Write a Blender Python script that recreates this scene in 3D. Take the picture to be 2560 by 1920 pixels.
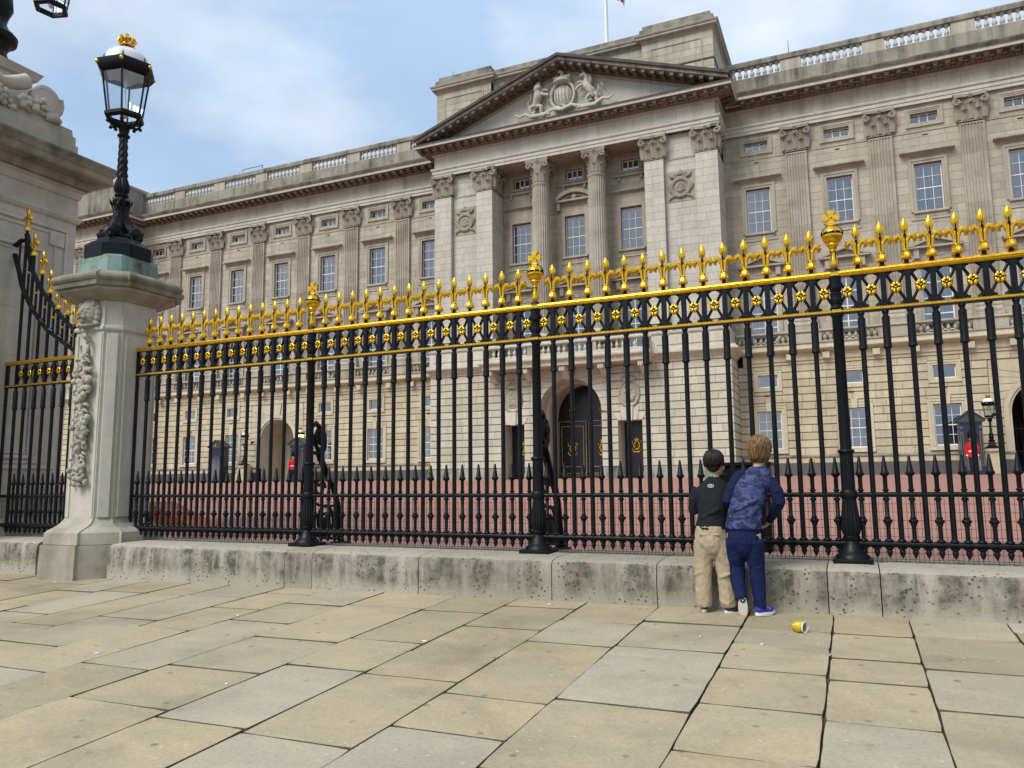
import bpy, math, random
from mathutils import Vector, Matrix, noise
R = math.radians
random.seed(7)
for o in list(bpy.data.objects): bpy.data.objects.remove(o)
scn = bpy.context.scene
COL = scn.collection
# ------------------------------------------------------------------ camera
yaw, pit, rol = 0.4163, 0.1259, 0.0103
fw = Vector((-math.sin(yaw)*math.cos(pit), math.cos(yaw)*math.cos(pit), math.sin(pit)))
rt = fw.cross(Vector((0, 0, 1))).normalized(); up = rt.cross(fw)
r2 = rt*math.cos(rol)-up*math.sin(rol); u2 = rt*math.sin(rol)+up*math.cos(rol)
cd = bpy.data.cameras.new('camera'); cam = bpy.data.objects.new('camera', cd); COL.objects.link(cam)
cam.matrix_world = Matrix(((r2.x, u2.x, -fw.x, 0), (r2.y, u2.y, -fw.y, 0), (r2.z, u2.z, -fw.z, 1.06), (0, 0, 0, 1)))
cd.sensor_width = 36; cd.lens = 36*1909.95/2560; cd.clip_end = 2000; cd.clip_start = 0.05
scn.camera = cam
# ------------------------------------------------------------------ sky, sun, exposure
SUN_EL, SUN_AZ = R(48), R(205)       # azimuth clockwise from +Y: behind the camera, a little to the left
W = bpy.data.worlds.new('World'); scn.world = W; W.use_nodes = True
nt = W.node_tree; nt.nodes.clear()
def N(t, **k):
    n = nt.nodes.new(t)
    for a, b in k.items(): setattr(n, a, b)
    return n
sky = N('ShaderNodeTexSky', sky_type='NISHITA', sun_disc=False, sun_elevation=SUN_EL, sun_rotation=SUN_AZ)
sky.air_density = 1.0; sky.dust_density = 1.2; sky.ozone_density = 1.5
tc = N('ShaderNodeTexCoord'); mp = N('ShaderNodeMapping'); mp.inputs['Scale'].default_value = (1.0, 1.0, 2.1)
mp.inputs['Location'].default_value = (0.30, 0.1, 0.25)
n1 = N('ShaderNodeTexNoise'); n1.inputs['Scale'].default_value = 2.1; n1.inputs['Detail'].default_value = 7; n1.inputs['Roughness'].default_value = 0.5
n1.inputs['Distortion'].default_value = 0.25
cr = N('ShaderNodeValToRGB'); cr.color_ramp.elements[0].position = 0.30; cr.color_ramp.elements[1].position = 0.66
cr.color_ramp.elements[0].color = (0.55,)*3+(1,); cr.color_ramp.elements[1].color = (0.94,)*3+(1,)
n2 = N('ShaderNodeTexNoise'); n2.inputs['Scale'].default_value = 3.3; n2.inputs['Detail'].default_value = 6
cl = N('ShaderNodeValToRGB')
cl.color_ramp.elements[0].position = 0.36; cl.color_ramp.elements[0].color = (3.9, 5.3, 7.2, 1)
cl.color_ramp.elements[1].position = 0.70; cl.color_ramp.elements[1].color = (7.8, 8.4, 9.0, 1)
mx = N('ShaderNodeMixRGB'); bg = N('ShaderNodeBackground'); bg.inputs['Strength'].default_value = 0.088
ow = N('ShaderNodeOutputWorld')
L = nt.links.new
L(tc.outputs['Generated'], mp.inputs['Vector']); L(mp.outputs[0], n1.inputs['Vector']); L(mp.outputs[0], n2.inputs['Vector'])
L(n1.outputs['Fac'], cr.inputs[0]); L(n2.outputs['Fac'], cl.inputs[0])
L(cr.outputs[0], mx.inputs[0]); L(sky.outputs[0], mx.inputs[1]); L(cl.outputs[0], mx.inputs[2])
L(mx.outputs[0], bg.inputs['Color']); L(bg.outputs[0], ow.inputs['Surface'])
sd = bpy.data.lights.new('sun', 'SUN'); sd.energy = 2.1; sd.angle = R(30); sd.color = (1, 0.95, 0.86)
sun = bpy.data.objects.new('sun', sd); COL.objects.link(sun)
sv = Vector((math.sin(SUN_AZ)*math.cos(SUN_EL), math.cos(SUN_AZ)*math.cos(SUN_EL), math.sin(SUN_EL)))
sun.rotation_euler = sv.to_track_quat('Z', 'Y').to_euler(); sun.location = (0, 0, 60)
vs = scn.view_settings; vs.view_transform = 'Standard'; vs.look = 'None'; vs.exposure = 0.62; vs.gamma = 1.0; vs.use_curve_mapping = False
# ------------------------------------------------------------------ mesh helper
class MB:
    def __init__(s): s.v = []; s.f = []; s.m = []; s.t = []; s.cm = 0; s.ct = 0.5
    def add(s, vs_, fs):
        b = len(s.v); s.v += [tuple(p) for p in vs_]
        for f in fs: s.f.append(tuple(b+i for i in f)); s.m.append(s.cm); s.t.append(s.ct)
        return s
    def quad(s, a, b, c, d): return s.add([a, b, c, d], [(0, 1, 2, 3)])
    def box(s, x0, x1, y0, y1, z0, z1):
        return s.add([(x0,y0,z0),(x1,y0,z0),(x1,y1,z0),(x0,y1,z0),(x0,y0,z1),(x1,y0,z1),(x1,y1,z1),(x0,y1,z1)],
                     [(0,3,2,1),(4,5,6,7),(0,1,5,4),(1,2,6,5),(2,3,7,6),(3,0,4,7)])
    def cbox(s, x0, x1, y0, y1, z0, z1, b):
        # chamfered box
        vs_ = []; idx = {}
        X = (x0, x1); Y = (y0, y1); Z = (z0, z1); sg = (1, -1)
        for i in (0, 1):
            for j in (0, 1):
                for k in (0, 1):
                    for a in range(3):
                        p = [X[i]+sg[i]*b, Y[j]+sg[j]*b, Z[k]+sg[k]*b]; p[a] = (X[i], Y[j], Z[k])[a]
                        idx[i, j, k, a] = len(vs_); vs_.append(p)
        fs = []
        def F(*q): fs.append(q)
        g = lambda i, j, k, a: idx[i, j, k, a]
        for i in (0, 1): F(*[g(i, j, k, 0) for j, k in ((0,0),(1,0),(1,1),(0,1))])
        for j in (0, 1): F(*[g(i, j, k, 1) for i, k in ((0,0),(1,0),(1,1),(0,1))])
        for k in (0, 1): F(*[g(i, j, k, 2) for i, j in ((0,0),(1,0),(1,1),(0,1))])
        for j in (0, 1):
            for k in (0, 1): F(g(0,j,k,1), g(1,j,k,1), g(1,j,k,2), g(0,j,k,2))
        for i in (0, 1):
            for k in (0, 1): F(g(i,0,k,0), g(i,1,k,0), g(i,1,k,2), g(i,0,k,2))
        for i in (0, 1):
            for j in (0, 1): F(g(i,j,0,0), g(i,j,1,0), g(i,j,1,1), g(i,j,0,1))
        for i in (0, 1):
            for j in (0, 1):
                for k in (0, 1): F(g(i,j,k,0), g(i,j,k,1), g(i,j,k,2))
        c = Vector(((x0+x1)/2, (y0+y1)/2, (z0+z1)/2)); out = []
        for f in fs:
            P = [Vector(vs_[q]) for q in f]; n = (P[1]-P[0]).cross(P[2]-P[0])
            out.append(f if n.dot(sum(P, Vector())/len(P)-c) > 0 else f[::-1])
        return s.add(vs_, out)
    def loft(s, rings, closed=True, cap0=True, cap1=True):
        n = len(rings[0]); vs_ = [p for r in rings for p in r]; fs = []
        for i in range(len(rings)-1):
            for j in range(n if closed else n-1):
                k = (j+1) % n
                fs.append((i*n+j, i*n+k, (i+1)*n+k, (i+1)*n+j))
        if cap0: fs.append(tuple(range(n-1, -1, -1)))
        if cap1: fs.append(tuple((len(rings)-1)*n+j for j in range(n)))
        return s.add(vs_, fs)
    def lathe(s, prof, n=12, c=(0, 0, 0), cap=True, ph=0.0, flute=0.0, nf=0):
        rings = []
        for r, z in prof:
            ring = []
            for j in range(n):
                a = 2*math.pi*j/n+ph; rr = r
                if flute and nf and j % (n//nf) == 0: rr = r*(1-flute)
                ring.append((c[0]+rr*math.cos(a), c[1]+rr*math.sin(a), c[2]+z))
            rings.append(ring)
        return s.loft(rings, True, cap, cap)
    def tube(s, path, rad, n=8, cap=True, sq=None, up=None):
        P = [Vector(p) for p in path]; m = len(P); rings = []
        if not hasattr(rad, '__len__'): rad = [rad]*m
        t0 = (P[1]-P[0]).normalized()
        a = Vector(up) if up else (Vector((0, 0, 1)) if abs(t0.z) < .9 else Vector((1, 0, 0)))
        for i in range(m):
            t = (P[min(i+1, m-1)]-P[max(i-1, 0)]).normalized()
            a = (a-t*a.dot(t)).normalized(); b = t.cross(a)
            rx = rad[i]; ry = rad[i]*(sq if sq else 1)
            rings.append([P[i]+a*(rx*math.cos(2*math.pi*j/n+math.pi/n))+b*(ry*math.sin(2*math.pi*j/n+math.pi/n)) for j in range(n)])
        return s.loft(rings, True, cap, cap)
    def sphere(s, c, r, n=10, m=7, M=None):
        if not hasattr(r, '__len__'): r = (r, r, r)
        rings = []
        for i in range(m+1):
            th = math.pi*i/m; th = min(max(th, .02), math.pi-.02)
            ring = []
            for j in range(n):
                ph = 2*math.pi*j/n
                p = Vector((r[0]*math.sin(th)*math.cos(ph), r[1]*math.sin(th)*math.sin(ph), -r[2]*math.cos(th)))
                if M: p = M @ p
                ring.append(Vector(c)+p)
            rings.append(ring)
        return s.loft(rings)
    def prism(s, poly, y0, y1):
        # polygon in XZ (counter-clockwise seen from -Y), front at y0
        n = len(poly); vs_ = [(x, y0, z) for x, z in poly]+[(x, y1, z) for x, z in poly]
        return s.add(vs_, [tuple(range(n)), tuple(range(2*n-1, n-1, -1))]+[(i, n+i, n+(i+1) % n, (i+1) % n) for i in range(n)])
    def mould(s, prof, path, closed=False):
        # prof: (out, z) bottom to top along the face; path: plan polyline, outward = right-hand side
        m = len(path); rings = []
        def nrm(a, b):
            d = Vector((b[0]-a[0], b[1]-a[1])).normalized(); return Vector((d.y, -d.x))
        for i in range(m):
            if closed: na = nrm(path[i-1], path[i]); nb = nrm(path[i], path[(i+1) % m])
            else:
                na = nrm(path[max(i-1, 0)], path[max(i-1, 0)+1]); nb = nrm(path[min(i, m-2)], path[min(i, m-2)+1])
            mit = (na+nb); mit = mit/max(1e-6, mit.length_squared/2) if mit.length > 1e-6 else na
            rings.append([(path[i][0]+mit.x*o, path[i][1]+mit.y*o, z) for o, z in prof])
        n = len(prof); vs_ = [p for r in rings for p in r]; fs = []
        for i in range(m if closed else m-1):
            k = (i+1) % m
            for j in range(n-1): fs.append((i*n+j, k*n+j, k*n+j+1, i*n+j+1))
        if not closed: fs += [tuple(range(n)), tuple((m-1)*n+j for j in range(n-1, -1, -1))]
        return s.add(vs_, fs)
    def xf(s, M, i0=0):
        for i in range(i0, len(s.v)): s.v[i] = tuple(M @ Vector(s.v[i]))
        return s
    def mesh(s, name, mats, smooth=False):
        me = bpy.data.meshes.new(name); me.from_pydata(s.v, [], s.f)
        if not isinstance(mats, (list, tuple)): mats = [mats]
        for m in mats: me.materials.append(m)
        if len(mats) > 1: me.polygons.foreach_set('material_index', s.m)
        at = me.attributes.new('tint', 'FLOAT', 'FACE'); at.data.foreach_set('value', s.t)
        if smooth:
            me.polygons.foreach_set('use_smooth', [True]*len(s.f))
            if smooth is not True:
                me.set_sharp_from_angle(angle=R(smooth))
        me.update(); return me
    def build(s, name, mats, parent=None, smooth=False, loc=None): return ob(name, s.mesh(name, mats, smooth), parent, loc)
def ob(name, me, parent=None, loc=None):
    o = bpy.data.objects.new(name, me); COL.objects.link(o)
    if parent: o.parent = parent
    if loc: o.location = loc
    return o
def thing(name, label, cat, loc=(0, 0, 0), group=None):
    o = ob(name, None, None, loc); o.empty_display_size = .2
    return tag(o, label, cat, group)
def tag(o, label, cat, group=None):
    o['label'] = label; o['category'] = cat
    if group: o['group'] = group
    return o
def tree(parent, spec, loc=(0, 0, 0)):
    # spec: (name, mesh, [children]) -> objects sharing meshes
    o = ob(spec[0], spec[1], parent, loc)
    for c in spec[2]: tree(o, c, c[3] if len(c) > 3 else (0, 0, 0))
    return o
def arc(cx, cz, r, a0, a1, n): return [(cx+r*math.cos(R(a0+(a1-a0)*i/n)), cz+r*math.sin(R(a0+(a1-a0)*i/n))) for i in range(n+1)]
# ------------------------------------------------------------------ materials
def newmat(name):
    m = bpy.data.materials.new(name); m.use_nodes = True; t = m.node_tree; t.nodes.clear()
    o = t.nodes.new('ShaderNodeOutputMaterial'); b = t.nodes.new('ShaderNodeBsdfPrincipled'); t.links.new(b.outputs[0], o.inputs[0])
    return m, t, b
def nd(t, ty, **k):
    n = t.nodes.new(ty)
    for a, b in k.items():
        if a in n.inputs.keys() if hasattr(n.inputs, 'keys') else False: n.inputs[a].default_value = b
        else: setattr(n, a, b)
    return n
def nz(t, scale, det=4, rough=.55, vec=None, dist=0):
    n = t.nodes.new('ShaderNodeTexNoise'); n.inputs['Scale'].default_value = scale; n.inputs['Detail'].default_value = det
    n.inputs['Roughness'].default_value = rough; n.inputs['Distortion'].default_value = dist
    if vec: t.links.new(vec, n.inputs['Vector'])
    return n.outputs['Fac']
def ramp(t, src, stops):
    n = t.nodes.new('ShaderNodeValToRGB'); e = n.color_ramp.elements
    while len(e) < len(stops): e.new(.5)
    for i, (p, c) in enumerate(stops):
        e[i].position = p; e[i].color = tuple(c)+(1,) if hasattr(c, '__len__') else (c, c, c, 1)
    t.links.new(src, n.inputs[0]); return n.outputs[0]
def mixc(t, a, b, fac, mode='MIX'):
    n = t.nodes.new('ShaderNodeMixRGB'); n.blend_type = mode
    for i, x in ((0, fac), (1, a), (2, b)):
        if isinstance(x, (int, float)): n.inputs[i].default_value = x if i == 0 else (x, x, x, 1)
        elif isinstance(x, tuple): n.inputs[i].default_value = x+(1,)
        else: t.links.new(x, n.inputs[i])
    return n.outputs[0]
def math_(t, op, a, b=None):
    n = t.nodes.new('ShaderNodeMath'); n.operation = op
    for i, x in enumerate((a, b)):
        if x is None: continue
        if isinstance(x, (int, float)): n.inputs[i].default_value = x
        else: t.links.new(x, n.inputs[i])
    return n.outputs[0]
def bump(t, b, h, st=.3, d=.01):
    n = t.nodes.new('ShaderNodeBump'); n.inputs['Strength'].default_value = st; n.inputs['Distance'].default_value = d
    t.links.new(h, n.inputs['Height']); t.links.new(n.outputs[0], b.inputs['Normal'])
def wpos(t, scale=(1, 1, 1)):
    g = t.nodes.new('ShaderNodeNewGeometry'); m = t.nodes.new('ShaderNodeMapping'); m.inputs['Scale'].default_value = scale
    t.links.new(g.outputs['Position'], m.inputs['Vector']); return m.outputs[0]
def attr(t, name='tint'):
    n = t.nodes.new('ShaderNodeAttribute'); n.attribute_name = name; return n.outputs['Fac']
def stone(name, base, pale, dark, dirt=(.10, .085, .065), dirt_amt=.35, streak=.5, fine=40, rough=.85, bst=.35, bd=.006, big=.35):
    m, t, b = newmat(name); P = wpos(t); PS = wpos(t, (2.2, 2.2, .16))
    c = ramp(t, attr(t), [(0.0, dark), (.5, base), (1.0, pale)])
    g = nz(t, fine*.25, 6, .65, P); c = mixc(t, c, mixc(t, c, (1.28, 1.26, 1.22), 1, 'MULTIPLY'), ramp(t, g, [(.42, 0), (.75, .7)]))
    d1 = nz(t, big, 6, .6, P); d2 = nz(t, 1.0, 6, .6, PS)
    msk = math_(t, 'MULTIPLY', ramp(t, d2, [(.45, 0), (.72, 1)]), streak)
    msk = math_(t, 'ADD', msk, math_(t, 'MULTIPLY', ramp(t, d1, [(.48, 0), (.75, 1)]), dirt_amt))
    msk = math_(t, 'MINIMUM', msk, .92)
    c = mixc(t, c, dirt, msk)
    f = nz(t, fine, 5, .7, P)
    c = mixc(t, c, mixc(t, c, .72, 1, 'MULTIPLY'), ramp(t, f, [(.5, 0), (.78, .6)]))
    t.links.new(c, b.inputs['Base Color']); b.inputs['Roughness'].default_value = rough
    b.inputs['Specular IOR Level'].default_value = .25
    bump(t, b, mixc(t, f, g, .5), bst, bd); return m
def plain(name, col, rough=.5, metal=0, var=.12, sc=8, spec=.5, bst=0, coat=0):
    m, t, b = newmat(name); P = wpos(t)
    f = nz(t, sc, 5, .6, P)
    c = mixc(t, tuple(x*(1-var) for x in col), tuple(min(1, x*(1+var)) for x in col), f)
    t.links.new(c, b.inputs['Base Color']); b.inputs['Metallic'].default_value = metal
    r = ramp(t, f, [(.3, max(.02, rough*.75)), (.75, min(1, rough*1.3))]); t.links.new(r, b.inputs['Roughness'])
    b.inputs['Specular IOR Level'].default_value = spec
    if coat: b.inputs['Coat Weight'].default_value = coat; b.inputs['Coat Roughness'].default_value = .1
    if bst: bump(t, b, nz(t, sc*3, 4, .6, P), bst, .004)
    return m
M = {}
M['ashlar'] = stone('portland_stone', (.405, .372, .292), (.475, .445, .365), (.335, .298, .222), (.15, .125, .09), .24, .42, 30, big=.28)
M['pale'] = stone('washed_stone', (.475, .455, .39), (.535, .52, .46), (.415, .392, .322), (.20, .18, .14), .16, .28, 30, big=.4)
M['rustic'] = stone('rusticated_stone', (.50, .448, .315), (.58, .535, .40), (.415, .358, .235), (.21, .175, .115), .18, .32, 25, big=.4)
M['rustpale'] = stone('pale_rusticated_stone', (.50, .472, .38), (.57, .545, .455), (.42, .385, .295), (.22, .195, .145), .14, .3, 25, big=.5)
M['trim'] = stone('moulded_stone', (.37, .338, .268), (.45, .42, .345), (.285, .252, .19), (.16, .13, .10), .30, .5, 30)
M['soot_shade'] = stone('sooty_shaded_stone', (.17, .135, .105), (.26, .215, .17), (.11, .085, .07), (.05, .042, .036), .5, .5, 30)  # soot brown, with shade under the cornices also put into the colour
M['grime'] = stone('grimy_stone', (.30, .275, .225), (.40, .375, .32), (.21, .19, .155), (.075, .075, .068), .75, .75, 14, big=.6)
M['black'] = stone('blackened_stone', (.085, .08, .075), (.16, .15, .135), (.05, .05, .045), (.03, .03, .028), .5, .5, 20)
M['capital'] = stone('carved_capital_stone', (.30, .268, .21), (.385, .352, .285), (.225, .196, .15), (.11, .09, .075), .4, .35, 20)
M['fluted'] = stone('fluted_stone', (.355, .322, .26), (.42, .392, .325), (.285, .252, .195), (.16, .135, .105), .5, .22, 20, big=.9)
M['plinth'] = stone('granite_plinth', (.11, .105, .10), (.15, .145, .14), (.08, .076, .072), (.05, .05, .048), .4, .3, 20)
M['pier'] = stone('gate_pier_stone', (.475, .45, .38), (.535, .515, .45), (.40, .372, .305), (.20, .17, .125), .34, .42, 28, big=.8, bst=.5)
M['pierdirty'] = stone('weathered_pier_stone', (.39, .362, .29), (.48, .455, .38), (.30, .272, .21), (.13, .12, .085), .55, .5, 22, big=1.6, bst=.6, bd=.012)
M['mossy'] = stone('mossy_cap_stone', (.255, .235, .175), (.38, .355, .285), (.14, .13, .09), (.055, .06, .035), .7, .55, 18, big=2.2, bst=.6, bd=.01)
def kerb_mat():
    m, t, b = newmat('pitted_kerb_stone'); P = wpos(t); PS = wpos(t, (3.0, 1.0, .35)); PF = wpos(t, (1, 1, 1))
    c = ramp(t, attr(t), [(0, (.30, .272, .21)), (.5, (.36, .33, .26)), (1, (.42, .39, .315))])
    s1 = nz(t, 2.0, 5, .6, PS); s2 = nz(t, 2.2, 6, .65, P)
    g = t.nodes.new('ShaderNodeSeparateXYZ'); t.links.new(P, g.inputs[0])
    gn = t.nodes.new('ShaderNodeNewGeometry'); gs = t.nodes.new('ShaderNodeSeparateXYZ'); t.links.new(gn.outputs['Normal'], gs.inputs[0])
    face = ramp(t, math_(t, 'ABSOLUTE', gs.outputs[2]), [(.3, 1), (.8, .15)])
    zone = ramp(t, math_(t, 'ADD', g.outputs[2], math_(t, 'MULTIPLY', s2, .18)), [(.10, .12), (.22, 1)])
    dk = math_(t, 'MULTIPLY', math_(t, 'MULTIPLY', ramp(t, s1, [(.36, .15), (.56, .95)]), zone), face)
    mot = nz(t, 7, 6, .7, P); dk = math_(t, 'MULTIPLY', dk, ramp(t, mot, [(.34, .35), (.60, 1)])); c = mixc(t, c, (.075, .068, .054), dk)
    pale = math_(t, 'MULTIPLY', ramp(t, nz(t, 3.4, 4, .6, PS), [(.60, 0), (.70, .65)]), face)
    c = mixc(t, c, (.36, .345, .30), pale)
    vo = t.nodes.new('ShaderNodeTexVoronoi'); vo.inputs['Scale'].default_value = 24; t.links.new(P, vo.inputs['Vector'])
    pit = math_(t, 'MULTIPLY', ramp(t, vo.outputs['Distance'], [(.14, 1), (.30, 0)]), ramp(t, nz(t, 3.2, 3, .5, P), [(.44, 0), (.54, 1)]))
    c = mixc(t, c, (.05, .047, .04), math_(t, 'MULTIPLY', pit, .85))
    f = nz(t, 60, 5, .7, P); c = mixc(t, c, mixc(t, c, .68, 1, 'MULTIPLY'), ramp(t, f, [(.48, 0), (.75, .7)]))
    t.links.new(c, b.inputs['Base Color']); b.inputs['Roughness'].default_value = .9; b.inputs['Specular IOR Level'].default_value = .2
    bump(t, b, math_(t, 'SUBTRACT', f, math_(t, 'MULTIPLY', pit, 1.5)), .5, .008); return m
M['kerb'] = kerb_mat()
def slab_mat():
    m, t, b = newmat('york_stone_slab'); P = wpos(t); oi = t.nodes.new('ShaderNodeObjectInfo')
    rnd = oi.outputs['Random']
    c = ramp(t, rnd, [(0, (.325, .276, .185)), (.22, (.375, .320, .212)), (.42, (.40, .342, .225)), (.60, (.365, .314, .215)), (.74, (.39, .355, .272)), (.88, (.355, .312, .222)), (1, (.415, .376, .285))])
    # layered bedding figure, shifted per slab
    mpn = t.nodes.new('ShaderNodeMapping'); t.links.new(P, mpn.inputs['Vector']); mpn.inputs['Scale'].default_value = (1.2, 2.6, 1)
    cx = t.nodes.new('ShaderNodeCombineXYZ'); t.links.new(math_(t, 'MULTIPLY', rnd, 40), cx.inputs[0]); t.links.new(math_(t, 'MULTIPLY', rnd, 77), cx.inputs[2])
    t.links.new(cx.outputs[0], mpn.inputs['Location'])
    g = nz(t, 1.4, 6, .6, mpn.outputs[0], .8)
    c = mixc(t, c, mixc(t, c, (1.22, 1.18, 1.08), 1, 'MULTIPLY'), ramp(t, g, [(.42, 0), (.72, .75)]))
    c = mixc(t, c, mixc(t, c, (.74, .74, .76), 1, 'MULTIPLY'), ramp(t, nz(t, 1.1, 5, .6, P), [(.5, 0), (.78, .75)]))
    # trodden chewing gum spots
    vo = t.nodes.new('ShaderNodeTexVoronoi'); vo.voronoi_dimensions = '2D'; vo.inputs['Scale'].default_value = 4.2; t.links.new(P, vo.inputs['Vector'])
    vc = t.nodes.new('ShaderNodeSeparateXYZ'); t.links.new(vo.outputs['Color'], vc.inputs[0])
    spot = math_(t, 'MULTIPLY', ramp(t, math_(t, 'ADD', vo.outputs['Distance'], math_(t, 'MULTIPLY', nz(t, 30, 3, .5, P), .04)), [(.085, 1), (.115, 0)]), ramp(t, vc.outputs[0], [(.68, 0), (.72, 1)]))
    c = mixc(t, c, (.15, .138, .118), math_(t, 'MULTIPLY', spot, math_(t, 'ADD', math_(t, 'MULTIPLY', vc.outputs[1], .6), .15)))
    vo2 = t.nodes.new('ShaderNodeTexVoronoi'); vo2.voronoi_dimensions = '2D'; vo2.inputs['Scale'].default_value = 11; t.links.new(P, vo2.inputs['Vector'])
    vc2 = t.nodes.new('ShaderNodeSeparateXYZ'); t.links.new(vo2.outputs['Color'], vc2.inputs[0])
    sp2 = math_(t, 'MULTIPLY', ramp(t, vo2.outputs['Distance'], [(.06, 1), (.12, 0)]), ramp(t, vc2.outputs[0], [(.86, 0), (.9, .6)]))
    c = mixc(t, c, (.55, .52, .45), sp2)
    f = nz(t, 48, 7, .75, P); c = mixc(t, c, mixc(t, c, .66, 1, 'MULTIPLY'), ramp(t, f, [(.46, 0), (.72, .8)]))
    st = nz(t, .7, 6, .65, P, .5); c = mixc(t, c, mixc(t, c, (.66, .64, .62), 1, 'MULTIPLY'), ramp(t, st, [(.50, 0), (.70, .8)]))
    # grime against the foot of the kerb
    t.links.new(c, b.inputs['Base Color'])
    t.links.new(ramp(t, g, [(.3, .62), (.7, .85)]), b.inputs['Roughness']); b.inputs['Specular IOR Level'].default_value = .28
    bump(t, b, mixc(t, f, g, .6), .22, .006); return m
M['slab'] = slab_mat()
M['joint'] = plain('jointing_sand', (.105, .082, .055), .95, 0, .5, 60, .1, .6)
def gravel_mat():
    m, t, b = newmat('red_forecourt_gravel'); P = wpos(t); 
    c = ramp(t, nz(t, 55, 4, .7, P), [(.3, (.20, .085, .062)), (.5, (.35, .172, .132)), (.7, (.47, .275, .22))])
    c = mixc(t, c, (.38, .215, .17), ramp(t, nz(t, .35, 5, .6, P), [(.4, 0), (.75, .7)]))
    vo = t.nodes.new('ShaderNodeTexVoronoi'); vo.inputs['Scale'].default_value = 70; t.links.new(P, vo.inputs['Vector'])
    c = mixc(t, c, (.56, .42, .35), ramp(t, vo.outputs['Distance'], [(.10, .5), (.3, 0)]))
    t.links.new(c, b.inputs['Base Color']); b.inputs['Roughness'].default_value = .92; b.inputs['Specular IOR Level'].default_value = .15
    bump(t, b, nz(t, 70, 4, .7, P), .6, .01); return m
M['gravel'] = gravel_mat()
M['iron'] = plain('black_railing_paint', (.0045, .0055, .0075), .45, 0, .35, 22, .2, .12)
M['gold'] = plain('gold_leaf', (.84, .465, .035), .24, .88, .30, 30, .5, .25)
M['golddark'] = plain('dark_gilding_groove', (.018, .010, .004), .85, 0, .3, 30, .1)
M['bronze'] = stone('verdigris_bronze', (.20, .30, .26), (.30, .42, .37), (.11, .15, .13), (.07, .065, .05), .95, .75, 16, rough=.6, big=4.5)
M['sash'] = plain('white_sash_paint', (.72, .72, .70), .4, 0, .06, 6)
M['curtain'] = None
def curtain_mat():
    m, t, b = newmat('net_curtain'); P = wpos(t, (14, 1, .35))
    f = nz(t, 1.0, 4, .6, P); w_ = nz(t, .55, 3, .6, wpos(t))
    c = ramp(t, f, [(.33, (.30, .30, .31)), (.52, (.60, .60, .60)), (.72, (.78, .78, .77))]); c = mixc(t, c, mixc(t, c, .42, 1, 'MULTIPLY'), ramp(t, w_, [(.42, 0), (.62, .8)]))
    t.links.new(c, b.inputs['Base Color']); b.inputs['Roughness'].default_value = .9; bump(t, b, f, .6, .05); return m
M['curtain'] = curtain_mat()
def glass_mat():
    m = bpy.data.materials.new('window_glass'); m.use_nodes = True; t = m.node_tree; t.nodes.clear()
    o = t.nodes.new('ShaderNodeOutputMaterial'); g = t.nodes.new('ShaderNodeBsdfGlossy'); g.inputs['Roughness'].default_value = .03
    g.inputs['Color'].default_value = (.92, .92, .92, 1)
    d = t.nodes.new('ShaderNodeBsdfTransparent'); d.inputs['Color'].default_value = (.86, .88, .90, 1)
    mx_ = t.nodes.new('ShaderNodeMixShader'); lw = t.nodes.new('ShaderNodeFresnel'); lw.inputs['IOR'].default_value = 1.7
    P = wpos(t); bp = t.nodes.new('ShaderNodeBump'); bp.inputs['Strength'].default_value = .12; bp.inputs['Distance'].default_value = .02
    t.links.new(nz(t, 1.6, 2, .5, P), bp.inputs['Height']); t.links.new(bp.outputs[0], g.inputs['Normal'])
    t.links.new(math_(t, 'ADD', lw.outputs[0], .17), mx_.inputs[0]); t.links.new(d.outputs[0], mx_.inputs[1]); t.links.new(g.outputs[0], mx_.inputs[2])
    t.links.new(mx_.outputs[0], o.inputs[0]); return m
M['glass'] = glass_mat()
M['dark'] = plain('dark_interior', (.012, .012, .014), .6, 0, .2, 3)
def lantern_mat():
    m = bpy.data.materials.new('lantern_glass'); m.use_nodes = True; t = m.node_tree; t.nodes.clear()
    o = t.nodes.new('ShaderNodeOutputMaterial'); g = t.nodes.new('ShaderNodeBsdfGlossy'); g.inputs['Roughness'].default_value = .05
    d = t.nodes.new('ShaderNodeBsdfTransparent'); d.inputs['Color'].default_value = (.90, .94, .96, 1)
    x = t.nodes.new('ShaderNodeMixShader'); x.inputs[0].default_value = .10
    t.links.new(d.outputs[0], x.inputs[1]); t.links.new(g.outputs[0], x.inputs[2]); t.links.new(x.outputs[0], o.inputs[0]); return m
M['lantern'] = lantern_mat()
M['milk'] = plain('opal_glass_dome', (.66, .70, .72), .25, 0, .08, 6, .5)
# ------------------------------------------------------------------ ground
PA, PB = 0.0072, 0.046
def pz(x, y): return PA*(x+1.53)+PB*(y-6.605)
KY = 6.56                                     # front face of the kerb
mb = MB(); xs = [-60, -30, -14, 6, 30, 60]; ys = [-40, -15, 0, 3, 6.9]
for i in range(len(xs)-1):
    for j in range(len(ys)-1):
        q = [(xs[i], ys[j]), (xs[i+1], ys[j]), (xs[i+1], ys[j+1]), (xs[i], ys[j+1])]
        mb.quad(*[(x, y, pz(x, y)-.022) for x, y in q])
pav = mb.build('pavement', M['joint']); pav['kind'] = 'structure'
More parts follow.
